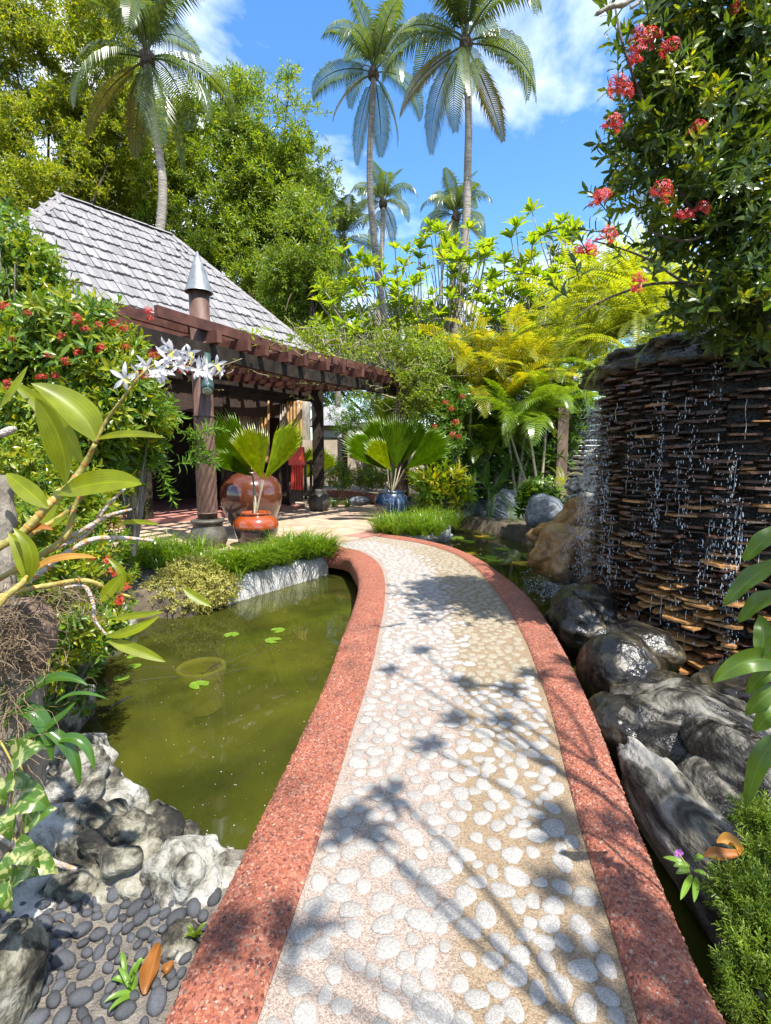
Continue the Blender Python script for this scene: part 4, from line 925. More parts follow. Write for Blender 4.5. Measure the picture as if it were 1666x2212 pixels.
# falling water: droplets in wavering streams, splash and spray
m = MB(); r_ = rs(21); dt = ico(1); P_, S_ = [], []
for s_ in range(70):
    th = th0 + r_.uniform(-1.45, .95); z1 = r_.uniform(.6, FT); z0 = max(-.2, z1 - r_.uniform(.3, 1.7)); n = int((z1 - z0) * r_.uniform(40, 130))
    tz = r_.uniform(z0, z1, n); w_ = .012 + .03 * r_.rand()
    a = th + r_.normal(0, w_, n) / FR * 1.0; rr = FR + .07 + .05 * r_.rand(n)
    P_.append(np.column_stack([FC[0] + rr * np.cos(a), FC[1] + rr * np.sin(a), tz])); s = r_.uniform(.0011, .0036, n); S_.append(np.column_stack([s, s, s * r_.uniform(1, 7, n)]))
n = 2600; a = th0 - 1.45 + r_.normal(-.05, .10, n); tz = r_.uniform(-.3, 2.2, n); rr = FR + .10 + np.abs(r_.normal(0, .07, n)) * (1 + (2.2 - tz) * .5)
P_.append(np.column_stack([FC[0] + rr * np.cos(a), FC[1] + rr * np.sin(a), tz])); s = r_.uniform(.0012, .0036, n); S_.append(np.column_stack([s, s, s * r_.uniform(1, 6, n)]))
P_, S_ = np.concatenate(P_), np.concatenate(S_); m.inst(dt, np.einsum('nj,ij->nij', S_, np.eye(3)), P_)
for s_ in range(80):
    th = th0 + r_.uniform(-1.5, .9); z1 = r_.uniform(.2, FT); ln = r_.uniform(.06, .32); k_ = int(8 + ln * 22); zz = np.linspace(z1, max(-.3, z1 - ln), k_)
    a = th + np.cumsum(r_.normal(0, .0012, k_)); rr = FR + .085 + .006 * np.sin(zz * 30 + th * 9) + r_.normal(0, .003, k_)
    m.tube(np.column_stack([FC[0] + rr * np.cos(a), FC[1] + rr * np.sin(a), zz]), r_.uniform(.0010, .0030) * (.35 + r_.rand(k_)), 5, False)
stuff('falling_water', m, M['drop'], 'glittering drops and threads of water falling down the slate wall', True)
m = MB(); n = 1500; r_ = rs(22); fc = G(1215, 1285, ZW); rr = np.abs(r_.normal(0, .28, n)); a = r_.uniform(0, 6.28, n)
P_ = fc + np.column_stack([rr * np.cos(a) * .8, rr * np.sin(a) * 2.0, np.full(n, .004)]); P_[:, 2] += (r_.rand(n) ** 6) * .12; s = r_.uniform(.003, .013, n)
m.inst(dt, np.einsum('nj,ij->nij', np.column_stack([s, s, s * .5]), np.eye(3)), P_); stuff('splash_foam', m, M['drop'], 'white splash and foam where the water meets the pond', True)

# ------------------------------------------------------------------ rocks
def rk(lbl, px, py, t, hw, hh, dep, seed, mat, amp=.26, freq=1.1, sub=4, fine=.05, yaw=0, tilt=0, ridge=0, grp=None, cat='rock', name='rock', cuts=None):
    c = W(px, py, t); s = t / FPX
    return solo(name, rock_mb(c, (hw * s, dep, hh * s), seed, amp, freq, sub, fine, yaw, tilt, ridge, (13 if mat in ('coral', 'coral_dk', 'grey_rock') else 0) if cuts is None else cuts), M[mat], lbl, cat, c, grp)
rk('large ochre boulder sloping into the pond left of the slate wall', 1228, 1196, 7.2, 78, 66, .6, 31, 'tan_rock', .24, 1.1, 5, .05)
rk('flat ochre ledge rock at the foot of the log fence', 1205, 1156, 8.6, 60, 28, .5, 32, 'tan_rock', .25, 1.2)
rk('ochre rock under the white driftwood shaped stone', 1262, 1118, 8.0, 52, 44, .45, 33, 'tan_rock', .3, 1.3)
rk('pale grey rock behind the ochre ledge, below the broad leaved plant', 1180, 1112, 10.2, 44, 38, .5, 34, 'grey_rock', .35, 1.4)
rk('white upright driftwood shaped stone against the slate wall', 1277, 1020, 8.3, 13, 52, .14, 35, 'coral', .3, 1.2, 4, .08, 0, 0)
rk('white knobbly stone left of the upright driftwood shaped stone', 1246, 1050, 8.4, 26, 22, .2, 36, 'coral', .4, 1.8)
rk('white lumpy stone lying across the ochre rock', 1262, 1082, 8.2, 36, 17, .2, 37, 'coral', .35, 1.8)
rk('blue grey rock with hollows, second from the right on the far bank', 1036, 1112, 14.4, 36, 34, .5, 38, 'grey_rock', .34, 1.3)
rk('tallest blue grey rock on the far bank of the right pond', 1098, 1108, 14.0, 50, 52, .6, 39, 'grey_rock', .36, 1.4)
rk('small blue grey rock half hidden on the far bank beside the shrubs', 975, 1100, 14.9, 24, 18, .4, 40, 'grey_rock', .3, 1.3)
rk('low grey rock at the left corner of the right pond', 1000, 1120, 14.2, 24, 18, .35, 41, 'grey_rock', .3, 1.3)
rk('white stone edging below the grass clump at the right pond', 935, 1152, 11.6, 42, 24, .3, 42, 'planter', .25, 1.4)
rk('pale stone under the grass at the end of the path', 880, 1166, 10.8, 40, 18, .2, 43, 'planter', .25, 1.4)
rk('dark wet ribbed rock under the left foot of the slate wall', 1262, 1348, 5.0, 86, 74, .5, 44, 'wet_rock', .26, 1.1, 5, .05)
rk('low dark wet rock behind the rounded black boulder', 1365, 1395, 4.6, 90, 60, .4, 45, 'wet_rock', .26, 1.1)
rk('rounded black boulder beside the red curb below the slate wall', 1335, 1452, 4.0, 84, 84, .33, 46, 'wet_rock', .12, 1.0, 5, .025)
rk('big swirled black and white rock below the slate wall', 1480, 1590, 3.25, 185, 115, .45, 47, 'swirl_rock', .26, 1.0, 5, .04)
rk('low black wet rock in the gap between the boulder and the swirled rock', 1330, 1570, 3.3, 62, 60, .3, 62, 'wet_rock', .2, 1.1)
rk('low dark wet ledge joining the black boulder and the swirled rock', 1420, 1520, 3.7, 120, 70, .4, 63, 'wet_rock', .2, 1.1, 5, .05)
rk('grey swirled ledge between the long pale rock and the right edge', 1600, 1760, 2.5, 120, 110, .32, 64, 'swirl_rock', .22, 1.1, 5, .05)
rk('dark wet rock at the right edge under the slate wall', 1640, 1530, 3.5, 120, 90, .4, 48, 'wet_rock', .26, 1.2, 5, .05)
o = solo('rock', rock_mb((1.44, 2.05, -.20), (.17, .85, .21), 49, .2, 1.1, 5, .05, -.06, 0), M['pale_root_rock'], 'long pale ridged rock like a root along the dark channel by the curb', 'rock', (1.5, 2.1, -.3))
o = solo('rock', rock_mb((1.86, 2.35, -.08), (.22, .5, .28), 50, .25, 1.1, 5, .05, .1, 0), M['swirl_rock'], 'grey swirled rock at the right edge above the feathery ground cover', 'rock', (1.9, 2.4, -.3))
o = solo('rock', rock_mb((1.68, 1.25, -.22), (.30, .7, .22), 51, .22, 1.1, 4, .05, 0, 0), M['pale_root_rock'], 'pale rock under the feathery ground cover at the lower right', 'rock', (1.75, 1.2, -.3))
rk('rounded pale rock at the pond edge, topmost of the left bank rocks', 180, 1640, 3.05, 52, 56, .2, 52, 'coral', .2, 1.2, 4, .05)
rk('pale grey craggy rock with a dark hollow above the pebbles', 150, 1750, 2.6, 150, 130, .34, 53, 'coral', .26, 1.0, 5, .055, 0, 0, .3)
rk('large craggy rock with a black stained side next to the pebble bed', 245, 1885, 2.1, 165, 150, .28, 54, 'coral_dk', .24, 1.0, 5, .055, .2, 0, .3)
rk('white limestone rock touching the red curb', 408, 1930, 2.0, 125, 118, .22, 55, 'coral', .22, 1.0, 5, .05, -.3, 0, .25)
rk('small dark pitted rock on the pebbles below the white limestone', 392, 2040, 1.72, 52, 48, .08, 56, 'coral_dk', .28, 1.3, 4, .07, 0, 0, .3)
rk('wide grey rock face at the left edge under the trailing leaves', 50, 1900, 2.05, 185, 165, .30, 57, 'coral', .24, 1.0, 5, .055, 0, 0, .25)
rk('brown rock under the left edge of the orchid pot', 10, 2130, 1.45, 62, 110, .16, 58, 'coral_dk', .3, 1.3, 4, .08)
rk('dark rock at the waterline under the round creeper', 385, 1300, 6.5, 100, 46, .35, 59, 'coral_dk', .28, 1.3, 5, .06)
rk('black rock between the yellow shrub and the round creeper', 310, 1282, 6.7, 34, 40, .25, 60, 'coral_dk', .3, 1.3)
rk('small grey rock by the little pond behind the patio', 773, 1083, 14.5, 22, 11, .3, 61, 'grey_rock', .3, 1.3)
for i, (x, y, t, hw, hh) in enumerate([(150,1400,4.5,60,40),(240,1350,5.6,50,40),(140,1540,3.6,40,60)]):
    rk(['mossy bank rock under the lower yellow shrub', 'mossy bank rock behind the fallen orchid leaves', 'mossy bank rock at the water beside the black fish'][i], x, y, t, hw, hh, .3, 70 + i, 'coral_dk', .3, 1.3)

# ------------------------------------------------------------------ pebble bed
ZPB = -.048
m = MB(); gx, gy = np.meshgrid(np.linspace(-1.9, -.2, 40), np.linspace(.55, 1.95, 36)); r_ = rs(9)
# keep the bed left of the curb
pbv = np.column_stack([gx.ravel(), gy.ravel(), ZPB + r_.normal(0, .004, gx.size)]); ii = np.arange(gx.size).reshape(36, 40)
m.add(pbv, np.stack([ii[:-1,:-1], ii[:-1,1:], ii[1:,1:], ii[1:,:-1]], -1).reshape(-1, 4))
bed = struct('pebble_bed', m, M['pebble_bed'], True)
pvs = []
for i in range(5):
    mm = rock_mb((0,0,0), (1, .78, .62), 80 + i, .16, .8, 2, .02); me = mm.mesh('pebble', (0,0,0), True); me.materials.append(M['pebble']); pvs.append(me)
eo = eOL[eOL[:, 1].argsort()]
pl = []
for _ in range(9000):
    x, y = r_.uniform(-1.75, -.45), r_.uniform(.75, 1.78)
    xe = np.interp(y, eo[:, 1], eo[:, 0]); rr = r_.uniform(.015, .036)
    if x > xe - rr - .004: continue
    if all((x - a) ** 2 + (y - b) ** 2 > ((rr + c) * .85) ** 2 for a, b, c in pl): pl.append((x, y, rr))
for x, y, rr in pl:
    link('pebble', pvs[r_.randint(5)], None, bed, (x, y, ZPB + rr * .25), (r_.normal(0, .2), r_.normal(0, .2), r_.uniform(0, 6.28)), (rr * 1.18, rr * 1.1, rr * 1.05))

# ------------------------------------------------------------------ pots
def pot(name, lbl, c, prof, mat, soil_z=None, soil_r=0, cat='pot'):
    t = thing(name, lbl, cat, c); o = link('vessel', MB().lathe(prof, (0,0,0), 48).mesh('vessel', (0,0,0), True), M[mat], t)
    if soil_z is not None:
        an = np.arange(24) * 2 * math.pi / 24; mm = MB().add(np.concatenate([[[0,0,soil_z]], np.stack([np.cos(an)*soil_r, np.sin(an)*soil_r, np.full(24, soil_z)], 1)]), None, [(0, 1+j, 1+(j+1)%24) for j in range(24)])
        link('potting_soil', mm.mesh('potting_soil'), M['soil'], t)
    return t
jt = 10.6; jc = W(545, 1130, jt) * [1, 1, 0]; js = jt / FPX
def prof_px(rows, s): return [(r * s, z * s) for r, z in rows]
pot('brown_jar', 'huge round brown glazed jar standing on the patio behind the orange pot', jc, [(0,.0),(.30,.0),(.36,.05),(.50,.30),(.60,.55),(.645,.78),(.62,.98),(.53,1.13),(.38,1.22),(.28,1.25),(.255,1.27),(.26,1.31),(.28,1.33),(.27,1.35),(.22,1.34),(.20,1.28),(.20,1.1)], 'brownjar', cat='jar')
oc = W(554, 1150, 9.0) * [1, 1, 0] + [0, 0, -.03]
pot('orange_pot', 'glazed pot with orange shoulder and black foot holding a fan palm', oc, [(0,.0),(.24,.0),(.27,.03),(.33,.15),(.385,.30),(.40,.40),(.375,.50),(.30,.565),(.255,.58),(.25,.60),(.27,.615),(.275,.635),(.25,.64),(.225,.62),(.22,.55)], 'orangepot', .57, .222)
bcn = W(845, 1095, 12.3) * [1, 1, 0]
pot('blue_pot', 'blue and green drip glazed pot holding a fan palm at the path end', bcn, [(0,.0),(.27,.0),(.30,.03),(.36,.18),(.40,.36),(.405,.5),(.375,.62),(.32,.69),(.31,.71),(.325,.73),(.33,.755),(.30,.76),(.27,.74),(.26,.6)], 'bluepot', .68, .27)
# ================================================================== PLANTS
LF = leaf_tpl(.34, .05, .12); LFs = leaf_tpl(.36, .06, .1, hi=False); LFw = leaf_tpl(.42, .05, .15); LFn = leaf_tpl(.2, .04, .2); LFnl = leaf_tpl(.2, .05, .2, hi=False); LFo = leaf_tpl(.5, .05, .18)
# ---- red flower heads
def flower_head_me(mat, seed, rad=.05, n=26):
    r = rs(seed); m = MB(); pet = leaf_tpl(.45, .02, .1, hi=False)
    for i in range(n):
        ph = math.acos(1 - r.rand() * 1.05); az = r.uniform(0, 6.28); d = np.array([math.sin(ph)*math.cos(az), math.sin(ph)*math.sin(az), math.cos(ph)]); L_ = rad * r.uniform(.8, 1.15)
        m.tube([d * .1 * rad, d * L_], rad * .03, 3, False); u = nrm(np.cross(d, [.3, .2, .9])); v = np.cross(d, u)
        for k in range(4):
            a = k * math.pi / 2 + az; p = math.cos(a) * u + math.sin(a) * v + d * .25
            m.inst(pet, frames(p[None], d[None]) * rad * .30, (d * L_)[None])
    me = m.mesh('flower_head'); me.materials.append(M[mat]); return me
FH = [flower_head_me('red', i) for i in range(3)]; FHp = [flower_head_me('pinkred', 5 + i, .05, 34) for i in range(3)]
def heads(parent, pts, meshes, size, r, facing=(0, -.5, .6)):
    base = np.array(parent.location)
    for p in pts:
        d = nrm(np.array(facing) + r.normal(0, .35, 3)); s = size * r.uniform(.8, 1.2)
        link('flower_head', meshes[r.randint(len(meshes))], None, parent, np.asarray(p) - base, Vector(d).to_track_quat('Z', 'Y').to_euler(), (s / .05,) * 3)
def pl(l, t, dep=1.0):                       # lobes from (px, py, rx, ry) at depth t
    return [(W(x, y, t + (z[0] if z else 0)), (rx * t / FPX, dep, ry * t / FPX)) for x, y, rx, ry, *z in l]
def branchy(mb, base, tips, rad, r, k=6, sag=.15):
    base = np.asarray(base, float)
    for p in tips:
        p = np.asarray(p, float); mid = (base + p) / 2 + r.normal(0, .12, 3) * np.linalg.norm(p - base) * .6 + np.array([0, 0, -sag * np.linalg.norm(p - base) * .3])
        mb.tube(bez(base, mid, p, 9), np.linspace(rad, rad * .25, 9), k, False)

# ---- tall trees behind the pavilion
def big_tree(lbl, t, lobes, n, seed, mat, trunk, lsize=.17, depth=2.2, gap=(.4, -.2), grp='tall leafy trees behind the pavilion', name='leafy_tree', limbs=14, tpl=None, droop=.1):
    r = rs(seed); base = W(*trunk, t) * [1, 1, 0]; tr = thing(name, lbl, 'tree', base, grp); L_ = pl(lobes, t, depth)
    top = np.mean([c for c, s in L_], 0); fork = base + (top - base) * .45
    mb = MB(); mb.tube(bez(base, (base + fork) / 2 + r.normal(0, .3, 3), fork, 8), np.linspace(.38, .22, 8), 10); part('trunk', mb, M['bark'], tr, True)
    mb = MB()
    for c, s in L_:
        mb.tube(bez(fork, (fork + c) / 2 + r.normal(0, .5, 3), c, 9), np.linspace(.12, .03, 9), 6, False)
        for _ in range(limbs // 3):
            e = c + nrm(r.normal(size=3)) * s * .85; mb.tube(bez(c + r.normal(0, .3, 3), (c + e) / 2 + r.normal(0, .3, 3), e, 6), np.linspace(.035, .008, 6), 4, False)
    part('limbs', mb, M['bark_dk'], tr, True)
    sp_ = tpl or [sprig_tpl(9, LFs, .42, lsize, 85, 40, seed + i, True) for i in range(4)]
    mb = MB(); scatter_sprigs(mb, sp_, L_, n, r, -droop, .30, (gap[0], gap[1], seed), .75, 1.3, .9, None, (16, .085 * t * .32))
    part('crown', mb, M[mat], tr); return tr
big_tree('yellow green leafy tree at the upper left corner', 23, [(20,90,120,130),(110,210,110,120),(60,330,110,110),(200,60,90,70),(150,400,130,100),(260,300,110,120),(20,480,110,100,-1),(210,160,80,90)], 10500, 101, 'tree_yel', (120, 900), .23)
big_tree('broad leafy tree with glossy foliage behind the shingle roof ridge', 25, [(470,330,100,130),(400,450,120,120),(560,320,100,130),(530,460,120,110),(620,280,60,80),(640,400,75,100),(640,510,80,90),(560,580,110,90),(520,190,34,40),(620,230,40,40),(680,600,50,60),(480,560,90,80)], 15000, 102, 'tree', (520, 900), .225)
big_tree('dark leafy tree between the yellow tree and the roof ridge', 27, [(270,470,150,110),(330,340,100,120),(150,520,130,70),(380,560,110,80),(60,560,120,70)], 7500, 103, 'tree', (300, 900), .25)
big_tree('drooping dark green tree at the right end of the shingle roof', 21, [(660,560,70,90),(700,500,42,55),(630,650,75,90),(690,640,45,70),(600,720,90,70)], 6500, 104, 'tree', (660, 900), .18, 1.4, droop=.5)
big_tree('distant round dark tree seen through the bare frangipani stems', 38, [(860,690,70,45),(830,740,80,50),(920,720,60,50)], 2600, 105, 'tree_dk', (870, 900), .28, 2.5, (.5, -.35), None, 'distant_tree')
big_tree('distant leafy tree behind the frangipani at the right', 34, [(1180,700,70,60),(1260,680,70,70),(1090,730,70,50),(1330,640,70,90)], 2600, 106, 'tree_dk', (1200, 900), .26, 2.5, (.5, -.2), None, 'distant_tree')
big_tree('low pale green trees closing the view behind the pergola end', 30, [(760,760,80,60),(700,820,80,60),(840,820,90,60),(960,800,90,60),(1060,800,90,60)], 3800, 107, 'tree', (800, 930), .24, 2.0, (.5, -.4), None, 'distant_tree')

# ---- coconut palms
def coconut(lbl, tpath, t, Lf, seed, nf=22, r0=.17, grp='tall coconut palms', e_hi=78, dry=.4, k=46):
    r = rs(seed); pts = [W(x, y, t) for x, y in tpath]; base = pts[-1] * [1, 1, 0]; P_ = smooth_poly(pts[::1] + [base], 26)
    tr = thing('coconut_palm', lbl, 'palm tree', base, grp); part('trunk', MB().tube(P_, np.linspace(r0 * .8, r0 * 1.25, 26), 12), M['palm_trunk'], tr, True)
    crown = pts[0]; part('crown_heart', rock_mb(crown, (r0 * 1.6, r0 * 1.6, r0 * 2.2), seed, .3, 2.0, 2), M['bark_dk'], tr)
    vr = []
    for e0, bd in ((82, 50), (72, 104), (57, 138), (32, 134), (-10, 82), (-55, 34)):
        for s_ in range(2):
            mb = frond_mb(Lf * (1 if e0 < 70 else .85), e0, bd + r.uniform(-8, 8), Lf * .29, k, Lf * .0165, 1.8 if e0 < 60 else .9, .12, .14, Lf * .011, seed * 31 + len(vr), .6, 2)
            vr.append(mb.mesh('frond'))
    for me in vr: me.materials.append(M['palm'])
    vd = [frond_mb(Lf * .9, -30, 50, Lf * .2, k, Lf * .018, 1.4, .1, .16, Lf * .012, seed * 17 + s_, .5, 2).mesh('frond') for s_ in range(1)]
    vd[0].materials.append(M['palm_dry'])
    for i in range(nf):
        f = (i + .5) / nf; az = i * 2.39996 + r.uniform(-.25, .25); w = min(5, int(f ** 1.05 * 6)); me = vr[w * 2 + r.randint(2)]
        if f > .8 and r.rand() < dry: me = vd[0]
        link('frond', me, None, tr, crown - base + np.array([0, 0, r0 * .8 * (1 - f)]), (r.normal(0, .08), r.normal(0, .10), az), (r.choice([-1, 1]) * r.uniform(.9, 1.08), r.uniform(.88, 1.08), r.uniform(.92, 1.05)))
    return tr
coconut('coconut palm with a bent trunk rising behind the shingle roof', [(318,128),(324,200),(333,270),(345,340),(352,400),(350,455),(345,505)], 18.8, 4.0, 1, 20, .17)
coconut('slender coconut palm with the narrow crown left of the biggest palm', [(808,160),(804,240),(799,330),(800,420),(808,510),(818,600),(836,720),(850,800)], 22, 3.5, 2, 17, .15)
coconut('coconut palm with the biggest full crown right of the sky centre', [(1006,96),(1010,180),(1013,260),(1011,350),(1009,440),(1005,520),(995,620),(985,710)], 18, 3.9, 3, 20, .15)
coconut('small distant coconut palm between the two tall trunks on the left', [(828,440),(827,500),(824,560),(820,640)], 30, 2.7, 4, 17, .16)
coconut('short distant coconut palm just behind the tall right trunk', [(985,470),(983,540),(978,640)], 27, 2.9, 5, 18, .16)
coconut('low coconut palm hanging beside the leafy tree and pergola', [(742,520),(736,570),(732,650),(730,740)], 27, 3.0, 6, 18, .15)
coconut('grey coconut palm half hidden behind the red flowered tree', [(1420,350),(1422,450),(1424,560)], 19, 2.6, 7, 16, .14)

# ---- frangipani trees
FL = leaf_tpl(.30, .04, .22)
def frangi_tpl(seed):
    m = MB(); r = rs(seed)
    for i in range(11):
        az = i * 2.4; an = R(r.uniform(35, 88)); rad = np.array([math.cos(az), 0, math.sin(az)]); d = rad * math.sin(an) + np.array([0, math.cos(an), 0])
        m.inst(FL, frames(d[None], (np.array([0, math.sin(an), 0]) - rad * math.cos(an))[None]) * r.uniform(.75, 1.1), np.zeros((1, 3)))
    return m.tpl()
FR_T = [frangi_tpl(i) for i in range(4)]
def frangipani(lbl, base, crown_pts, seed, leaf=.38, r0=.10, grp='frangipani trees', extra=2):
    r = rs(seed); base = np.asarray(base); tr = thing('frangipani_tree', lbl, 'tree', base, grp); mb = MB(); tips = []
    hub = base + (np.mean(crown_pts, 0) - base) * (.5 if seed < 203 else .35); mb.tube(bez(base, (base + hub) / 2 + r.normal(0, .08, 3), hub, 7), np.linspace(r0, r0 * .7, 7), 9)
    for p in crown_pts:
        p = np.asarray(p); m1 = hub + (p - hub) * r.uniform(.45, .65) * [1.2, 1.1, .75] + r.normal(0, .25, 3); mb.tube(bez(hub, (hub + m1) / 2 + [*(r.normal(0, .15, 2)), -.15], m1, 7), np.linspace(r0 * .42, r0 * .27, 7), 7, False)
        for e in range(extra + 1):
            q = p if e == 0 else p + r.normal(0, .5 if seed < 203 else .28, 3) * [1, 1, .55]
            d = nrm(q - m1); mb.tube(bez(m1, (m1 + q) / 2 + np.array([0, 0, -.10]) + r.normal(0, .06, 3), q, 7), np.linspace(r0 * .26, r0 * .17, 7), 5); tips.append((q, nrm(d + [0, 0, .8])))
    part('branches', mb, M['frangi_bark'], tr, True); mb = MB(); T = np.array([a for a, b in tips]); D = np.array([b for a, b in tips])
    w = r.randint(4, size=len(T)); Rm = frames(D, r.normal(size=D.shape)) * (leaf * r.uniform(.8, 1.15, len(T)))[:, None, None]
    for i in range(4):
        if (w == i).any(): mb.inst(FR_T[i], Rm[w == i], T[w == i])
    part('foliage', mb, M['frangi'], tr); return tr
ft_ = 15.6
cp1 = [W(x, y, ft_ + z) for x, y, z in [(820,575,0),(880,545,.5),(905,610,-.4),(850,640,.4),(960,560,0),(985,525,.3),(1015,575,-.3),(1050,545,.4),(930,660,0),(1000,640,.5),(780,640,0),(760,690,.5),(720,660,.3),(705,720,0),(800,720,-.3),(870,720,0),(1060,610,.2),(1090,570,.4),(940,505,.4),(740,700,-.5),(790,690,.4),(850,710,0),(900,690,.5),(950,710,-.3),(1010,690,.2),(1050,660,-.2),(830,620,-.4),(780,610,.3),(1000,600,.6)]]
frangipani('wide frangipani tree with bright leaf whorls in the middle of the view', W(985, 1000, ft_ + .6) * [1,1,0] + [0,0,-.05], cp1, 201, .43, .085, 'frangipani trees', 4)
cp2 = [W(x, y, 15.0 + z) for x, y, z in [(1190,500,0),(1150,520,.3),(1230,530,.3),(1130,590,0),(1180,600,-.3),(1240,600,.3),(1100,640,.2),(1160,660,-.2),(1220,670,.3),(1270,560,.3),(1060,680,0),(1120,700,.3),(1200,560,.5),(1260,640,0),(1080,620,.4),(1140,640,-.4),(1170,690,.2)]]
frangipani('frangipani tree with upright whorls left of the red flowered tree', W(1130, 1000, 15.5) * [1,1,0] + [0,0,-.05], cp2, 202, .43, .085, 'frangipani trees', 4)
# the frangipani beside the camera whose bare twig and shadows are in the picture
bx = np.array([3.0, -.6, -.05])
cp3 = []
for k_, (x, y) in enumerate([(770,1800),(1010,1480),(1100,1570),(850,1450),(1340,1800),(1370,1960),(1430,2100),(1270,2080),(500,2050),(1260,1480)]):
    cp3.append(G(x, y) + SUN * ((4.5 + .25 * (k_ % 5)) / SUN[2]))
frangipani('frangipani tree behind the viewer overhanging the near path', bx, cp3, 203, .17, .055, None, 2)
mb = MB(); mb.tube(smooth_poly([W(1450,-60,2.6), W(1385,-18,2.6), W(1345,10,2.6), W(1318,14,2.6), W(1290,30,2.6)], 20), np.linspace(.020, .010, 20) * (1 + .15 * np.sin(np.arange(20) * 2.1)), 8)
mb.tube(smooth_poly([W(1400,-30,2.6), W(1375,10,2.6), W(1362,18,2.6)], 8), np.linspace(.013, .006, 8), 7)
solo('bare_twig', mb, M['frangi_bark'], 'bare crooked grey twig reaching in at the top edge above the red flowers', 'twig', W(1450, -60, 2.6))

# ---- red flowered tree on the right
r = rs(301); tb = np.array([2.75, 3.95, 2.55])
ix = thing('ixora_tree', 'dark leaved tree with red flower heads leaning over the slate wall', 'tree', tb)
mb = MB()
for pth, r0 in (([(1690,790),(1640,660),(1600,560),(1583,450),(1577,330),(1575,180),(1560,40),(1550,-80)], .034), ([(1640,660),(1560,520),(1480,430),(1440,330),(1390,220),(1350,110),(1330,20)], .02), ([(1590,500),(1650,330),(1666,150),(1690,0)], .02), ([(1580,330),(1520,200),(1470,60)], .014), ([(1600,640),(1480,610),(1400,560),(1320,530),(1280,520)], .013), ([(1480,610),(1380,620),(1300,650),(1240,690)], .012), ([(1583,470),(1480,520),(1400,500)], .014), ([(1440,330),(1390,320),(1340,290)], .010)):
    mb.tube(smooth_poly([W(x, y, 3.55 + r.uniform(-.1, .15)) for x, y in pth], 24), np.linspace(r0, r0 * .35, 24), 8)
mb.tube(smooth_poly([tb + [.3, .2, -.3], tb + [.1, .1, .3], W(1690, 790, 3.55)], 8), np.linspace(.06, .035, 8), 9)
part('branches', mb, M['bark_dk'], ix, True)
sp8 = [sprig_tpl(10, LF, .13, .105, 78, 30, 40 + i) for i in range(4)]
lob = pl([(1480,60,90,90),(1590,60,120,120),(1420,150,70,70),(1540,200,110,110),(1650,200,100,140),(1410,260,70,70),(1500,330,110,90),(1620,360,110,120),(1430,380,70,60),(1540,470,110,90),(1640,520,90,110),(1480,480,60,50),(1590,610,90,80),(1660,670,80,70),(1360,330,30,28),(1600,-40,160,80),(1730,60,60,120),(1540,660,60,40),(1610,700,70,40),(1660,730,50,40)], 3.6, .42)
mb = MB(); scatter_sprigs(mb, sp8, lob, 1500, r, .25, .15, (2.2, -.25, 3), .8, 1.25, .8)
tipl = [(1322,18),(1330,60),(1350,100),(1336,160),(1372,200),(1360,250),(1330,300),(1345,340),(1380,420),(1330,430),(1296,440),(1310,455),(1355,510),(1315,510),(1400,130),(1440,40),(1270,545),(1250,600),(1225,640),(1290,500),(1350,560),(1410,600)]
T = np.array([W(x, y, 3.5 + r.uniform(-.1, .1)) for x, y in tipl]); D = np.column_stack([r.normal(-.5, .3, len(T)), r.normal(-.1, .3, len(T)), r.uniform(.2, 1, len(T))]); mb.inst(sp8[0], frames(D, r.normal(size=D.shape)), T)
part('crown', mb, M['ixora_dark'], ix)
mb = MB(); scatter_sprigs(mb, sp8, lob, 230, r, .6, .6, None, .8, 1.2, .8); part('sun_tinted_foliage', mb, M['ixora_lime'], ix)  # lime sprigs put the backlit patches of the crown into leaf colour
heads(ix, [W(x, y, 3.3) for x, y in [(1378,80),(1405,85),(1380,115),(1448,105),(1337,185),(1352,200),(1322,272),(1507,282),(1295,435),(1303,425),(1425,418),(1478,470),(1515,455),(1265,548),(1310,515),(1385,610),(1600,5)]], FHp, .062, r, (-.4, -.6, .4))

shr_ = thing('crown_plant', 'dark leafy plants growing on the mossy crown of the slate wall', 'plant', FC + [0, 0, FT + .2]); r = rs(305)
mb = MB(); scatter_sprigs(mb, sp8, [(FC + np.array([-.55, -.55, FT + .32]), (.5, .4, .14)), (FC + np.array([-.1, -.85, FT + .34]), (.55, .35, .16)), (FC + np.array([.5, -.6, FT + .36]), (.5, .5, .2)), (FC + np.array([-.9, -.1, FT + .25]), (.3, .4, .12))], 420, r, .5, .3, None, .6, 1.0, .8); part('foliage', mb, M['ixora_dark'], shr_)
mb = MB(); branchy(mb, FC + [0, 0, FT + .15], [FC + np.array([r.uniform(-.8, .6), r.uniform(-.9, 0), FT + .35]) for _ in range(14)], .012, r, 4); part('stems', mb, M['bark_dk'], shr_)
# ---- ferns on top of the slate wall
def fern(lbl, c, Lf, n, seed, mat='fern', grp=None, name='fern', az=(0, 6.28), e=(75, 5), bend=(70, 120), k=34, leaf=.12, wd=.022):
    r = rs(seed); t = thing(name, lbl, 'fern', c, grp); ms = []
    for i in range(6):
        e0 = e[0] + (e[1] - e[0]) * i / 5; mb = frond_mb(Lf, e0, bend[0] + (bend[1] - bend[0]) * r.rand(), Lf * leaf, k, Lf * wd, .3, .1, .06, Lf * .006, seed * 7 + i, .12, 1, tipe=.75, twist=r.normal(0, .1)); me = mb.mesh('frond'); me.materials.append(M[mat]); ms.append(me)
    for i in range(n):
        link('frond', ms[int(i / n * 6)], None, t, (r.normal(0, .03) , r.normal(0, .03), 0), (r.normal(0, .1), r.normal(0, .1), r.uniform(*az)), (r.choice([-1, 1]) * r.uniform(.8, 1.1), r.uniform(.75, 1.1), r.uniform(.8, 1.1)))
    return t
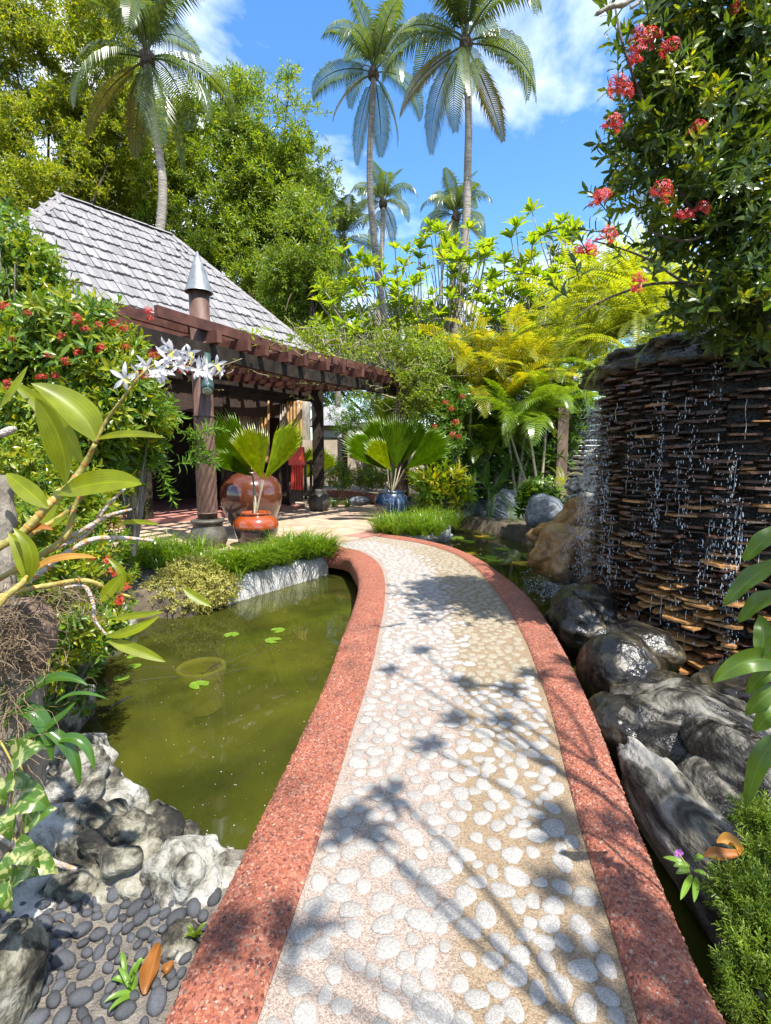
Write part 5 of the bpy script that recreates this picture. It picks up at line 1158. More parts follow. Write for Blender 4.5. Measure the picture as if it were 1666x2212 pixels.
for i, (x, y, t, Lf, n, lb) in enumerate([(1420,700,6.4,1.25,30,'largest yellow green sword fern on the left top of the slate wall'),(1340,730,6.9,1.1,26,'sword fern arching over the left rim of the slate wall'),(1500,690,6.1,1.2,26,'sword fern behind the mossy crown of the slate wall'),(1380,640,7.4,1.35,26,'high sword fern under the lowest red flower branch'),(1300,660,8.2,1.4,26,'bright sword fern above the log fence'),(1585,670,5.6,1.0,18,'sword fern in the shade under the red flowered tree'),(1270,740,8.8,1.3,24,'pale sword fern just above the fence post')]):
    c = W(x, y, t); fern(lb, c, Lf, n, 400 + i, 'fern', 'sword ferns above the slate wall')
for i, (x, y, t, Lf, lb) in enumerate([(1210,640,10.2,1.6,'sword fern left of the lowest red flowers'),(1330,590,7.6,1.2,'sword fern right under the hanging red flowers'),(1450,620,6.6,1.2,'sword fern deep under the red flowered tree'),(1400,560,8.4,1.5,'topmost sword fern beside the grey palm')]):
    fern(lb, W(x, y + 60, t), Lf, 26, 460 + i, 'fern', 'sword ferns above the slate wall')
for i, (o, Lf, lb) in enumerate([((-1.05,.45,2.66), 1.0, 'fern rooted on the far left rim of the slate wall'), ((-.95,-.25,2.68), .8, 'small fern on the near left rim of the slate wall'), ((-.55,.75,2.78), 1.1, 'fern behind the rim of the slate wall under the twig')]):
    fern(lb, FC + np.array(o), Lf, 18, 440 + i, 'fern', 'sword ferns above the slate wall')
fern('tall sword fern with its fronds over the frangipani whorls', W(1250, 640, 9.0), 1.5, 18, 420, 'fern', 'sword ferns above the slate wall')
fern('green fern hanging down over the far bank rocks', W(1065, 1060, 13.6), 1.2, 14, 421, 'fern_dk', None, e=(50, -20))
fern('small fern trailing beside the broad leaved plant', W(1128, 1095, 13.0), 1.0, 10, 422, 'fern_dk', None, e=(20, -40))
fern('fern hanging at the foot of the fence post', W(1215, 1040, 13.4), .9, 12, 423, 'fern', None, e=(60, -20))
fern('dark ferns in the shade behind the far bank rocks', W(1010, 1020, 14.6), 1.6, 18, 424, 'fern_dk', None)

# ---- areca palms on the far bank
def areca(lbl, base, stems, Lf, seed, mat='areca', grp='areca palms on the far bank', rot=None, nf=11, mixy=0):
    r = rs(seed); t = thing('areca_palm', lbl, 'palm', base, grp); ms = []
    for i in range(7):
        e0 = 82 - 12 * i; mb = frond_mb(Lf, e0, 70 + 12 * r.rand() + 4 * i, Lf * .27, 32, Lf * .019, .7, .5, .14, Lf * .009, seed * 13 + i, .75, 2, tipe=.5, twist=r.normal(0, .08)); me = mb.mesh('frond'); me.materials.append(M['areca_y'] if r.rand() < mixy else M[mat]); ms.append(me)
    mb = MB(); b = np.array(base)
    for j, top in enumerate(stems):
        top = np.asarray(top); st_ = b + r.normal(0, .12, 3) * [1, 1, 0]; part('stem', MB().tube(bez(st_, (st_ + top) / 2 + r.normal(0, .06, 3), top, 7), np.linspace(.05, .03, 7), 7, False), M['wire'], t, True)
        for i in range(nf):
            link('frond', ms[r.randint(7) if i else 0], None, t, top - b, (r.normal(0, .1), r.normal(0, .1), i * 2.4 + j + r.uniform(-.3, .3)), (r.choice([-1, 1]), r.uniform(.8, 1.1), r.uniform(.85, 1.1)))
    return t
at_ = 14.2
areca('areca palm with deep yellow fronds in the centre of the far bank', W(1010, 1060, at_ + .6) * [1,1,0], [W(x, y, at_ + z) for x, y, z in [(985,800,0),(1040,780,.3),(1020,850,-.3),(1100,790,.2)]], 1.9, 501, 'areca_y', mixy=.7)
areca('areca palm with yellow and green fronds right of the deep yellow one', W(1110, 1060, at_) * [1,1,0], [W(x, y, at_ + z) for x, y, z in [(1150,800,0),(1090,880,-.3),(1190,830,.3),(1130,860,.1)]], 2.0, 502, 'areca', mixy=.45)
areca('green areca palm beside the tan fence post', W(1160, 1070, at_ - .8) * [1,1,0], [W(x, y, at_ - .9 + z) for x, y, z in [(1140,920,0),(1180,900,.2),(1100,930,.1)]], 1.7, 503, 'areca')
areca('bright areca palm above the log fence near the slate wall', W(1250, 1060, at_ + 1.2) * [1,1,0], [W(x, y, at_ + 1 + z) for x, y, z in [(1230,780,0),(1290,760,.2),(1210,840,.1),(1270,830,0)]], 2.0, 504, 'areca', mixy=.2)
areca('young areca palm low behind the blue grey rocks', W(1060, 1075, at_ + .3) * [1,1,0], [W(x, y, at_ + .3) for x, y in [(1050,980),(1085,960),(1010,960),(1120,940),(1060,900)]], 1.6, 505, 'areca')
areca('areca palm with long green fronds in the middle of the palm group', W(1090, 1060, at_ + .9) * [1,1,0], [W(x, y, at_ + .8) for x, y in [(1060,860),(1130,840),(1180,900),(1000,900)]], 2.2, 506, 'areca', mixy=.15)
areca('pale areca palm between the yellow palm and the log fence', W(1200, 1060, at_ + 1.6) * [1,1,0], [W(x, y, at_ + 1.5) for x, y in [(1190,760),(1240,800),(1160,720)]], 2.2, 507, 'areca', mixy=.25)
# two big drooping palm leaves hanging in front
t = thing('hanging_palm_leaf', 'big ribbed yellow edged palm leaf hanging above the rocks', 'palm leaf', W(1145, 930, 13.2), 'big hanging palm leaves'); 
for (x, y, L_, az, tl) in ((1150, 925, 1.9, 2.9, 0), (1165, 870, 1.4, 3.6, .2), (1200, 880, 1.6, 2.0, .3)):
    mb = frond_mb(L_, 30, 118, L_ * .34, 26, L_ * .035, .9, .2, .1, .02, 600 + x, .55, 2, tipe=.55); me = mb.mesh('frond'); me.materials.append(M['areca']); link('frond', me, None, t, W(x, y, 13.2) - np.array(t.location), (0, 0, az))

# ---- fan palms
def fan_palm(lbl, c, leaves, mat, seed, grp='potted fan palms'):
    """leaves: (hub px, hub py, dt, radius, lean angle in image, tilt back, spread, yaw)"""
    r = rs(seed); t = thing('fan_palm', lbl, 'palm', c, grp); c = np.array(c, float)
    for i, (x, y, tt, rad, ang, back, spr, yaw, mt) in enumerate(leaves):
        hub = W(x, y, tt); mb = fan_mb(rad, 22, spr, .018, .10, seed * 5 + i, .80); me = mb.mesh('fan_leaf'); me.materials.append(M[mt])
        Rm = Matrix.Rotation(yaw, 3, 'Z') @ Matrix.Rotation(back, 3, 'X') @ Matrix.Rotation(math.pi / 2, 3, 'X') @ Matrix.Rotation(ang, 3, 'Z')
        o = link('fan_leaf', me, None, t, hub - c, Rm.to_euler())
        sm = MB().tube(bez(c + [r.normal(0, .03), r.normal(0, .03), 0], (c + hub) / 2 + r.normal(0, .02, 3), hub, 7) - c, np.linspace(.022, .014, 7), 6, False).mesh('stalk', (0, 0, 0), True); link('stalk', sm, M['wire'], t)
    return t
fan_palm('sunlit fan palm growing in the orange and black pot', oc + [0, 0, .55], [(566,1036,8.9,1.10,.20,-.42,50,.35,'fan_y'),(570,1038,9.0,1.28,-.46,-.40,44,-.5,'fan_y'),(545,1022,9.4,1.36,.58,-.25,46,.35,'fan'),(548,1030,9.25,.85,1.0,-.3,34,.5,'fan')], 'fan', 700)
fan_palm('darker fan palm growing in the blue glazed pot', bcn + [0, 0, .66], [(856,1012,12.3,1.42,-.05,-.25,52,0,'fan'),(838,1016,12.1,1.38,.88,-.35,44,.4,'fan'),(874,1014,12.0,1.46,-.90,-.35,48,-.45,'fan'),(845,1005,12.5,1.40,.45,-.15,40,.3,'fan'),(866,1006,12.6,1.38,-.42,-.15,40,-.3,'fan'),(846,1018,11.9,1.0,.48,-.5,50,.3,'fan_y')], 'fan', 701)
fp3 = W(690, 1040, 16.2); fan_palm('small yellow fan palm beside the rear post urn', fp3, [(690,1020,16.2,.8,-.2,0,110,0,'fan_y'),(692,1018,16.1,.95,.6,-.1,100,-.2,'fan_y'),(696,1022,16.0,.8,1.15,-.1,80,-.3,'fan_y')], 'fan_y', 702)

# ---- mondo grass clumps
def grass_clump(mb, c, rx, ry, n, h, r, over=None):
    nt_ = max(4, n // 30); a = r.uniform(0, 6.28, nt_); q = np.sqrt(r.rand(nt_)); b = c + np.column_stack([np.cos(a) * q * rx, np.sin(a) * q * ry, r.uniform(-.03, .02, nt_)])
    b = b[r.randint(nt_, size=n)] + r.normal(0, .022, (n, 3)) * [1, 1, .3]
    for i in range(n):
        az = r.uniform(0, 6.28); hh = h * r.uniform(.55, 1.25); ln = hh * r.uniform(.35, 1.35); d = np.array([math.cos(az), math.sin(az), 0])
        if over is not None: d = nrm(d + over * r.rand() * 1.5)
        p0 = b[i]; p1 = p0 + d * ln * .4 + [0, 0, hh * .75]; p2 = p0 + d * ln * 1.1 + [0, 0, hh * r.uniform(.25, .85)]; w = .005 + .003 * r.rand()
        s = np.cross(d, [0, 0, 1.0]) * w; m1 = (p0 + 2 * p1 + p2) / 4
        mb.add(np.array([p0 - s, p0 + s, m1 - s, m1 + s, p2]), [(0, 1, 3, 2)], [(2, 3, 4)])
r = rs(801)
def gclump(lbl, spots, h, n, over=None, cat='grass'):
    mb = MB()
    for p, rx, ry in spots: grass_clump(mb, np.asarray(p), rx, ry, n, h, r, over)
    o = solo('grass_clump', mb, M['grass'], lbl, 'grass clump', spots[0][0], 'mondo grass clumps round the pond', False); return o
ov = -PN * .55
gclump('long band of mondo grass spilling over the white planter wall', [(PA + (PB - PA) * f + PN * o + [0, 0, ZW * -1 - .02], .25, .22) for f in np.linspace(.12, .99, 9) for o in (.2, .36)], .40, 260, ov)
gclump('mondo grass clump at the far corner of the planter wall by the path', [(PB + PN * o - PD * .2 + [0, 0, .34], .32, .26) for o in (.15, .4, .65)], .46, 420, ov)
gclump('mondo grass left of the column urn behind the round creeper', [(G(x, y, 0), .35, .3) for x, y in [(300,1212),(350,1208),(330,1222),(395,1212)]], .5, 330)
gclump('thin grass in front of the column urn base', [(G(x, y, 0), .3, .2) for x, y in [(440,1226),(480,1222),(510,1216)]], .34, 260)
gclump('big mondo grass clump in front of the blue pot at the path end', [(G(x, y, 0), .42, .5) for x, y in [(848,1148),(872,1150),(905,1150),(885,1138),(925,1150)]], .5, 420)
gclump('mondo grass clump right of the blue pot at the pond corner', [(G(x, y, 0), .4, .5) for x, y in [(920,1132),(945,1130),(962,1138)]], .5, 330)
gclump('small grass tuft beside the little pond behind the patio', [(G(x, y, 0), .3, .3) for x, y in [(690,1092),(715,1094),(735,1095)]], .35, 120)

# ---- round creeper on its rock
r = rs(810); cr = thing('round_creeper', 'round mound of pale yellow green creeper on the rock by the left pond', 'plant', W(405, 1300, 6.5))
mb = MB(); scatter_sprigs(mb, [sprig_tpl(6, LFo, .07, .042, 80, 45, 60 + i) for i in range(3)], [(W(415,1250,6.6), (.38,.34,.24)), (W(385,1280,6.5), (.42,.34,.20)), (W(450,1270,6.5), (.34,.3,.2)), (W(400,1300,6.3), (.34,.22,.14))], 2600, r, .2, .8, None, .8, 1.2, .6, ZW + .02); part('foliage', mb, M['creeper'], cr)
mb = MB(); branchy(mb, W(405, 1300, 6.5), [W(405 + r.uniform(-60, 60), 1260 + r.uniform(-40, 30), 6.5) for _ in range(14)], .008, r, 4); part('stems', mb, M['wire'], cr)

# ---- left ixora bush with red heads
def shrub(lbl, lobes, t, dep, n, seed, mats, tpls, base, stems=12, grp=None, name='flowering_shrub', cat='shrub', shell=.4, up=.5, gap=(2.0, -.35), size=(.8, 1.25)):
    r = rs(seed); base = np.asarray(base, float); th_ = thing(name, lbl, cat, base, grp); L_ = pl(lobes, t, dep)
    for i, (mt, fr) in enumerate(mats):
        mb = MB(); scatter_sprigs(mb, tpls, L_, int(n * fr), r, up, shell, (gap[0], gap[1], seed + i), size[0], size[1], .55); part('foliage', mb, M[mt], th_, label=None)
    mb = MB(); branchy(mb, base, [c + r.normal(0, .4, 3) * s for c, s in L_ for _ in range(max(1, stems // len(L_)))], .022, r, 5); part('stems', mb, M['bark'], th_, True)
    return th_
spx = [sprig_tpl(9, leaf_tpl(.28, .04, .15), .15, .145, 82, 35, 70 + i) for i in range(4)]; spl = [sprig_tpl(9, LFn, .16, .16, 80, 30, 80 + i) for i in range(3)]
lbush = shrub('big flowering bush with red flower heads in front of the pavilion', [(50,745,80,60),(160,745,90,60),(230,760,55,50),(100,810,110,80),(220,830,90,80),(265,815,44,46),(50,900,100,90),(160,920,110,80),(260,900,70,70),(280,870,36,50),(80,1010,100,80),(200,1000,70,70),(140,690,50,30),(205,700,50,32),(10,800,50,80)], 5.4, .55, 2600, 821, [('ixora', .5), ('ixora_lime', .5)], spx, W(150, 1240, 5.6), 30)
heads(lbush, [W(x, y, 4.75) for x, y in [(10,664),(60,678),(165,688),(168,700),(185,712),(215,705),(322,675),(325,692),(268,715),(28,733),(135,730),(245,704),(220,755),(272,752),(333,772),(105,772),(170,765),(142,782),(312,812),(120,815),(90,818),(20,830),(18,845),(395,795),(88,890)]], FH, .046, rs(822))
# willowy plant hanging to the right of it
wv = shrub('willowy leaved plant hanging over the dark doorway behind the orchid flowers', [(300,870,46,36),(330,880,26,30),(275,950,38,44),(305,950,26,50),(255,900,40,36)], 5.9, .35, 420, 823, [('bush', 1)], spl, W(290, 1200, 6.0), 14, up=-.4)
mb = MB(); r = rs(824)
for x, y, x2, y2 in [(385,930,430,960),(400,960,455,930),(395,980,445,985),(370,1010,440,1000),(330,1000,365,1060)]:
    a_, b_ = W(x, y, 5.8), W(x2, y2, 5.8); p = bez(a_, (a_ + b_) / 2 + [0, 0, .08], b_, 7); mb.inst(spl[0], frames(np.gradient(p, axis=0)[1:], r.normal(size=(6, 3))) * .9, p[1:])
part('hanging_shoots', mb, M['bush'], wv)
# tall tree-like shrub at the left edge above the roof corner
ts = shrub('tall leafy shrub at the left edge in front of the roof corner', [(30,560,60,40),(80,580,42,42),(20,630,45,40),(14,500,36,40),(60,630,30,24)], 6.0, .5, 420, 825, [('ixora', .8), ('ixora_lime', .2)], [sprig_tpl(8, LFw, .12, .11, 85, 40, 90 + i) for i in range(3)], W(25, 900, 6.0), 12)
# lower lime shrub beside the orchid
lo = shrub('lime yellow shrub with a few red flowers growing along the left bank', [(60,1000,70,60),(60,1080,90,70),(150,1090,70,60),(30,1180,80,70),(190,1220,50,60),(225,1270,40,50),(170,1310,50,50),(100,1290,60,60),(215,1170,35,40)], 3.7, .4, 1250, 826, [('ixora_lime', .7), ('ixora', .3)], [sprig_tpl(9, LF, .07, .068, 80, 30, 95 + i) for i in range(3)], W(110, 1440, 3.8), 18)
heads(lo, [W(x, y, 3.2) for x, y in [(195,1205),(245,1240),(232,1215),(270,1272),(262,1300),(30,1110)]], FH, .040, rs(827))
lo3 = shrub('dense lime shrub filling the gap between the orchid canes and the old pot', [(60,1130,60,40),(120,1230,50,50),(60,1230,50,40),(150,1360,50,50),(110,1430,40,40)], 2.4, .22, 420, 829, [('ixora_lime', .6), ('ixora', .4)], [sprig_tpl(9, LF, .06, .058, 80, 30, 180 + i) for i in range(3)], W(90, 1500, 2.4), 12)
lo2 = shrub('shaded green shrub overhanging the water below the orchid', [(150,1400,70,60),(190,1370,60,50),(90,1450,60,70),(215,1345,45,30),(120,1500,50,50),(60,1560,60,60)], 3.1, .35, 480, 828, [('ixora', .5), ('ixora_dark', .3), ('ixora_lime', .2)], [sprig_tpl(9, LF, .07, .066, 80, 30, 98 + i) for i in range(3)], W(100, 1600, 3.1), 14)
# light shrubs behind the patio and round the far bank
shrub('small leaved light green bush behind the pergola left of the blue pot', [(790,900,55,45),(760,925,45,40),(830,890,50,40),(745,900,35,40)], 19, .7, 900, 830, [('bush', 1)], [sprig_tpl(8, LFs, .16, .10, 85, 40, 110 + i) for i in range(3)], W(790, 1050, 19), 10, None, 'bush', 'bush')
shrub('pale flowering ground plants along the far side of the little pond', [(740,1035,50,18),(800,1030,40,22),(850,1035,40,22),(720,1010,25,20),(900,1040,35,25)], 18.5, .7, 800, 831, [('bush', .6), ('ixora_lime', .4)], [sprig_tpl(8, LFs, .16, .12, 85, 40, 115 + i) for i in range(3)], W(800, 1060, 18.5), 8, None, 'low_plants', 'plant')
rf = shrub('slim shrub with small red flowers between the two fan palms and the arecas', [(950,900,30,40),(965,950,30,45),(985,870,25,40),(945,990,30,35),(970,1020,25,30)], 13.0, .4, 420, 832, [('ixora', 1)], [sprig_tpl(9, LF, .16, .15, 85, 35, 120 + i) for i in range(3)], W(960, 1085, 13), 10)
heads(rf, [W(x, y, 12.5) for x, y in [(998,858),(962,872),(975,885),(985,915),(978,940),(990,945),(940,925)]], FH, .09, rs(833))
shrub('bright leafy shrub behind the slim red flowered shrub', [(930,850,50,50),(1000,900,50,60),(900,880,30,50),(950,800,60,40)], 15.5, .6, 650, 834, [('bush', .5), ('vine', .5)], [sprig_tpl(8, LFw, .2, .15, 85, 40, 125 + i) for i in range(3)], W(960, 1080, 15.5), 8, None, 'bush', 'bush')
shrub('green croton like plant at the water edge left of the far bank rocks', [(960,1050,30,30),(985,1070,20,22),(930,1060,25,30)], 12.8, .3, 140, 835, [('areca', .6), ('areca_y', .4)], [sprig_tpl(8, LFn, .25, .34, 70, 20, 130 + i) for i in range(3)], W(960, 1105, 12.8), 8, None, 'croton', 'plant')
shrub('broad leaved glossy plant above the grey rock by the fence post', [(1165,1070,42,32),(1190,1090,28,26),(1150,1090,28,24)], 11.4, .35, 150, 836, [('strap', .5), ('areca', .5)], [sprig_tpl(7, LFo, .15, .20, 85, 50, 135 + i) for i in range(3)], W(1170, 1120, 11.4), 8, None, 'broad_leaved_plant', 'plant')
shrub('mixed low green plants filling the shade between the palms and the log fence', [(1030,965,40,50),(1090,1000,44,40),(1140,985,36,44),(1195,970,30,44),(1060,930,36,30),(1240,900,40,40)], 14.6, .4, 620, 838, [('bush', .6), ('fern_dk', .4)], [sprig_tpl(9, LFn, .3, .26, 80, 25, 150 + i) for i in range(3)], W(1110, 1080, 14.6), 10, None, 'shade_plants', 'plant')
# dark strap leaved plants in the shade of the far bank
r = rs(840); t = thing('strap_leaved_plant', 'dark strap leaved plants in the shade between shrub and rocks', 'plant', W(1030, 1080, 14.4))
for i in range(26):
    b_ = W(1000 + r.uniform(-30, 70), 1080, 14.4 + r.uniform(-.4, .4)); tip = b_ + [r.normal(0, .6), r.normal(-.2, .3), r.uniform(.6, 1.8)]
    part('leaf', MB().blade(bez(b_, (b_ + tip) / 2 + [0, 0, .5], tip, 9), .20, (0.2, -1, .5)), M['strap'], t, True)
# banana leaves at the back
t = thing('banana_plant', 'banana plant with torn upright leaves behind the pergola end', 'plant', W(850, 1040, 18))
for x, y, x2, y2 in [(850,1000,800,875),(855,1000,860,860),(862,1000,905,880),(858,1000,840,840),(990,960,1000,830),(995,960,1060,870)]:
    part('leaf', MB().blade(bez(W(x, y, 18), W((x + x2) / 2, y2 - 20, 18), W(x2, y2, 17.5), 12), .75, (.2, -1, .5), fold=.12), M['vine'], t, True)

# ---- vine tangle over the pergola end
r = rs(850); vt = thing('vine', 'tangled leafy vine covering the right end of the pergola', 'vine', c2)
vl = [(W(x, y, t_ - .7), (rx * t_ / FPX, .9, ry * t_ / FPX)) for x, y, t_, rx, ry in [(905,788,13.4,55,40),(760,752,12.8,60,22),(920,800,13.6,50,50),(900,850,13.4,40,45),(700,735,12.6,50,18),(960,770,14.2,50,40),(860,745,14,60,30)]]
mb = MB(); scatter_sprigs(mb, [sprig_tpl(6, LFw, .25, .11, 85, 50, 140 + i) for i in range(3)], vl, 1900, r, .3, .2, (1.4, -.2, 2), .7, 1.3, .8); part('foliage', mb, M['vine'], vt)
mb = MB()
for i in range(55):
    c_, s_ = vl[r.randint(len(vl))]; p = [c_ + r.normal(0, .55, 3) * s_]
    for k_ in range(5): p.append(p[-1] + r.normal(0, .17, 3))
    mb.tube(smooth_poly(p, 12), r.uniform(.004, .011), 4, False)
for x, y, L_ in [(905,850,1.4),(925,860,1.7),(915,900,1.2),(895,830,1.0),(935,840,1.5)]:
    a_ = W(x, y, 13.2); p = [a_ + np.array([r.normal(0, .05), r.normal(0, .05), -L_ * f]) for f in np.linspace(0, 1, 8)]; mb.tube(smooth_poly(p, 18), .02, 5, False)
part('stems', mb, M['wire'], vt, True)
r = rs(851); vp = thing('creeping_vine', 'thin vine with pale stems looped under the pergola beams', 'vine', bc[14] + left[14] * .3)
mb = MB(); lf = MB()
for i in range(26):
    k_ = r.randint(10, 42); p0 = bc[k_] + left[k_] * r.uniform(-.3, 2.4) + [0, 0, r.uniform(-.1, .45)]; p = [p0]
    for _ in range(5): p.append(p[-1] + np.array([r.normal(.08, .16), r.normal(.1, .16), r.normal(-.01, .09)]))
    p = smooth_poly(p, 14); mb.tube(p, .007, 4, False); q = p[::2]; lf.inst(LFw, frames(r.normal(size=q.shape) + [0, 0, -.3], r.normal(size=q.shape) + [0, 0, 1]) * r.uniform(.07, .13, len(q))[:, None, None], q)
for i in range(9):
    k_ = 13 + i * 2; p0 = bc[k_] + [0, 0, .5]; q = p0 + r.normal(0, .12, (14, 3)) * [1, 1, .7]; lf.inst(LFw, frames(r.normal(size=q.shape), r.normal(size=q.shape) + [0, -.5, 1]) * r.uniform(.10, .17, 14)[:, None, None], q)
part('stems', mb, M['wire'], vp, True); part('leaves', lf, M['vine'], vp)

# ---- background hut
hb = thing('garden_hut', 'small hut with a grey roof and tan wall behind the pergola', 'hut', W(735, 1050, 23) * [1,1,0])
part('wall', MB().box(W(760, 975, 23), (2.6, .3, 2.6)), M['plain_wall'], hb); c_ = W(718, 905, 22.5)
part('roof', MB().lathe([(1.15, -.35), (.9, .1), (.55, .45), (0, .62)], c_, 20), M['grey_roof'], hb, True)
part('ledge', MB().box(W(735, 938, 22), (2.2, .5, .28)), M['grey_wall'], hb); part('planter_shelf', MB().box(W(735, 968, 22), (2.0, .4, .16)), M['timber_dk'], hb)
hb2 = thing('distant_roof', 'pale grey roof of a distant house between the areca fronds', 'house', W(1110, 1000, 26) * [1,1,0])
part('wall', MB().box(W(1100, 900, 26) , (6, 3, 4.0)), M['grey_wall'], hb2); cc_ = W(1100, 800, 26)
part('roof', MB().add([cc_ + [-3.4,-2,-1.0], cc_ + [3.4,-2,-1.0], cc_ + [3.4,2,-1.0], cc_ + [-3.4,2,-1.0], cc_ + [0,0,1.2]], None, [(0,1,4),(1,2,4),(2,3,4),(3,0,4)]), M['grey_roof'], hb2)
t = thing('garden_wall', 'tan garden wall with dark posts behind the small pond', 'wall', W(800, 1040, 20) * [1,1,0])
part('panel', MB().box(W(800, 1000, 21), (7.5, .2, 1.9)), M['plain_wall'], t)
for x in (745, 800, 855): part('post', MB().box(W(x, 985, 20.7), (.22, .22, 2.6)), M['timber_dk'], t)

# ---- hanging basket plant by the doorway
t = thing('hanging_basket', 'trailing yellow green plant in a small pale pot beside the dark doorway', 'plant', W(283, 1085, 6.6)); r = rs(860)
part('pot', MB().lathe([(0,-.12),(.075,-.12),(.10,.08),(.085,.08),(.08,.0)], W(283, 1078, 6.6), 20), M['cloth'], t, True)
mb = MB()
for i in range(60):
    a_ = W(295 + r.uniform(-14, 22), 1000 + r.uniform(0, 25), 6.5 + r.uniform(-.15, .15)); L_ = r.uniform(.25, .72); q = np.array([a_ + [r.normal(0, .012), r.normal(0, .012), -L_ * f] for f in np.linspace(0, 1, 20)])
    mb.inst(LFs, frames(r.normal(size=q.shape) + [0, 0, -.4], r.normal(size=q.shape) + [0, -1, .5]) * .035, q)
part('trailing_leaves', mb, M['creeper'], t)

# ================================================================== NEAR LEFT: ORCHID
ot = 1.45
orc = thing('orchid', 'orchid plant with big leaves coloured as if backlit, banded canes and a spray of white flowers', 'orchid', W(40, 1330, ot)); r = rs(900)
def bladepx(parent, name, pts, t, w, mat, nr=(0, -.8, .6), fold=.12, prof=None, dts=(0, 0, 0), label=None, ruf=0, wave=0):
    P_ = [W(x, y, t + d) for (x, y), d in zip(pts, dts)]
    return part(name, MB().blade(bez(*P_, 18), w * t / FPX, nr, prof, fold, 3, wave, ruf), M[mat], parent, True, label)
lp_ = np.array([.12,.3,.5,.68,.82,.92,.98,1,1,.98,.95,.9,.83,.74,.62,.47,.28,.02])
for pts, w, dts, nr in [([(208,955),(190,880),(67,828)], 82, (0,.0,-.05), (.2,-.75,.65)), ([(180,1006),(140,900),(21,822)], 50, (.04,.05,.05), (-.3,-.7,.6)), ([(142,1046),(150,950),(76,860)], 84, (-.08,-.12,-.12), (-.35,-.85,.2)), ([(206,950),(270,930),(358,946)], 26, (0,-.02,-.1), (0,-.75,.65)), ([(124,1068),(220,1030),(307,1046)], 66, (-.06,-.1,-.12), (.1,-.8,.45)), ([(104,1098),(60,1060),(14,1022)], 46, (-.06,-.05,-.02), (.3,-.8,.4)), ([(150,1108),(100,1160),(50,1110)], 30, (.05,.1,.1), (0,-.8,.6)), ([(130,1085),(90,1130),(130,1150)], 30, (.1,.1,.1), (0,-.8,.6)), ([(60,1260),(60,1200),(18,1150)], 36, (-.1,-.1,-.1), (.4,-.8,.3)), ([(60,1258),(90,1190),(28,1140)], 30, (-.1,-.12,-.12), (.4,-.8,.3)), ([(0,880),(30,850),(60,790)], 26, (0,0,0), (0,-.8,.5)), ([(250,1130),(300,1125),(345,1133)], 16, (.1,.1,.1), (0,-.8,.6)), ([(230,1205),(290,1240),(250,1290)], 22, (.1,.1,.1), (0,-.8,.6)), ([(215,1300),(240,1275),(265,1240)], 34, (.0,0,0), (.2,-.8,.5)), ([(240,1338),(290,1330),(355,1322)], 18, (0,0,0), (0,-.8,.5)), ([(230,1375),(290,1370),(345,1330)], 28, (0,0,0), (0,-.8,.6)), ([(232,1385),(290,1400),(358,1430)], 30, (0,0,0), (0,-.8,.6)), ([(395,1270),(420,1290),(456,1310)], 26, (.2,.2,.2), (0,-.8,.6))]:
    o = bladepx(orc, 'leaf', pts, ot, w * .84, 'orchid_leaf', nr, .14, lp_, dts)
bladepx(orc, 'leaf', [(55,1245),(110,1190),(210,1205)], ot - .1, 20, 'dry_y', (0,-.7,.7), label='leaf turning orange'); bladepx(orc, 'leaf', [(38,1190),(60,1120),(115,1145)], ot - .05, 22, 'dry', (0,-.7,.7), label='curled dry orange leaf')
def canepx(pts, t, r0, mat, nodes=7, lbl=None):
    P_ = smooth_poly([W(x, y, t + d) for x, y, d in pts], 28); rr = np.interp(np.linspace(0, 1, 28), [0, .3, .7, 1], [r0 * .8, r0, r0 * .9, r0 * .5]) * (1 + .05 * np.sin(np.arange(28) * 1.7))
    o = part('cane', MB().tube(P_, rr, 9), M[mat], orc, True, lbl)
    if nodes:
        L2 = smooth_poly(P_, 200); b_ = np.array(orc.location)
        for f in np.linspace(.06, .95, nodes):
            i = int(f * 195); link('node_band', MB().tube(L2[i:i + 4], np.interp(f, np.linspace(0, 1, 28), rr) * 1.09, 9, False).mesh('node_band', b_, True), M['cane_node'], o)
canepx([(-30,1200,-.1),(60,1140,-.06),(110,1085,-.04),(150,1050,0),(182,1005,.02),(206,958,0)], ot, .012, 'cane', 9)
canepx([(-20,1180,.0),(60,1155,.05),(140,1110,.1),(190,1060,.1)], ot, .009, 'cane', 7)
canepx([(-20,1260,-.05),(60,1215,0),(140,1160,.05),(165,1085,.08),(178,1060,.08)], ot, .010, 'cane', 8)
canepx([(-10,1300,0),(70,1250,.05),(150,1190,.1),(200,1165,.12),(260,1162,.15),(332,1168,.15)], ot, .0085, 'cane_w', 11, 'white papery cane with orange bands')
canepx([(60,1215,.1),(130,1180,.1),(185,1155,.12),(225,1100,.14),(270,1055,.15)], ot, .007, 'cane_w', 8, 'grey white papery cane')
canepx([(120,1175,.1),(170,1150,.1),(240,1112,.14),(285,1100,.15)], ot, .007, 'cane_w', 6, 'grey white papery cane')
canepx([(-10,1290,-.1),(50,1275,-.05),(120,1262,0),(190,1255,0),(240,1275,.05),(282,1290,.05)], ot, .008, 'cane', 6)
canepx([(140,1270,0),(180,1265,0),(200,1300,0),(205,1340,0),(230,1372,0)], ot, .006, 'cane_w', 5)
canepx([(-20,1330,-.2),(10,1290,-.18),(45,1262,-.15),(58,1245,-.12)], ot, .009, 'cane', 4)
canepx([(-20,1790,-.1),(40,1830,-.08),(100,1858,-.06),(165,1878,-.05)], 1.55, .011, 'cane_w', 5, 'fallen papery cane pointing to the pebbles')
canepx([(0,940,0),(20,930,0),(34,925,0)], ot, .012, 'cane_w', 3)
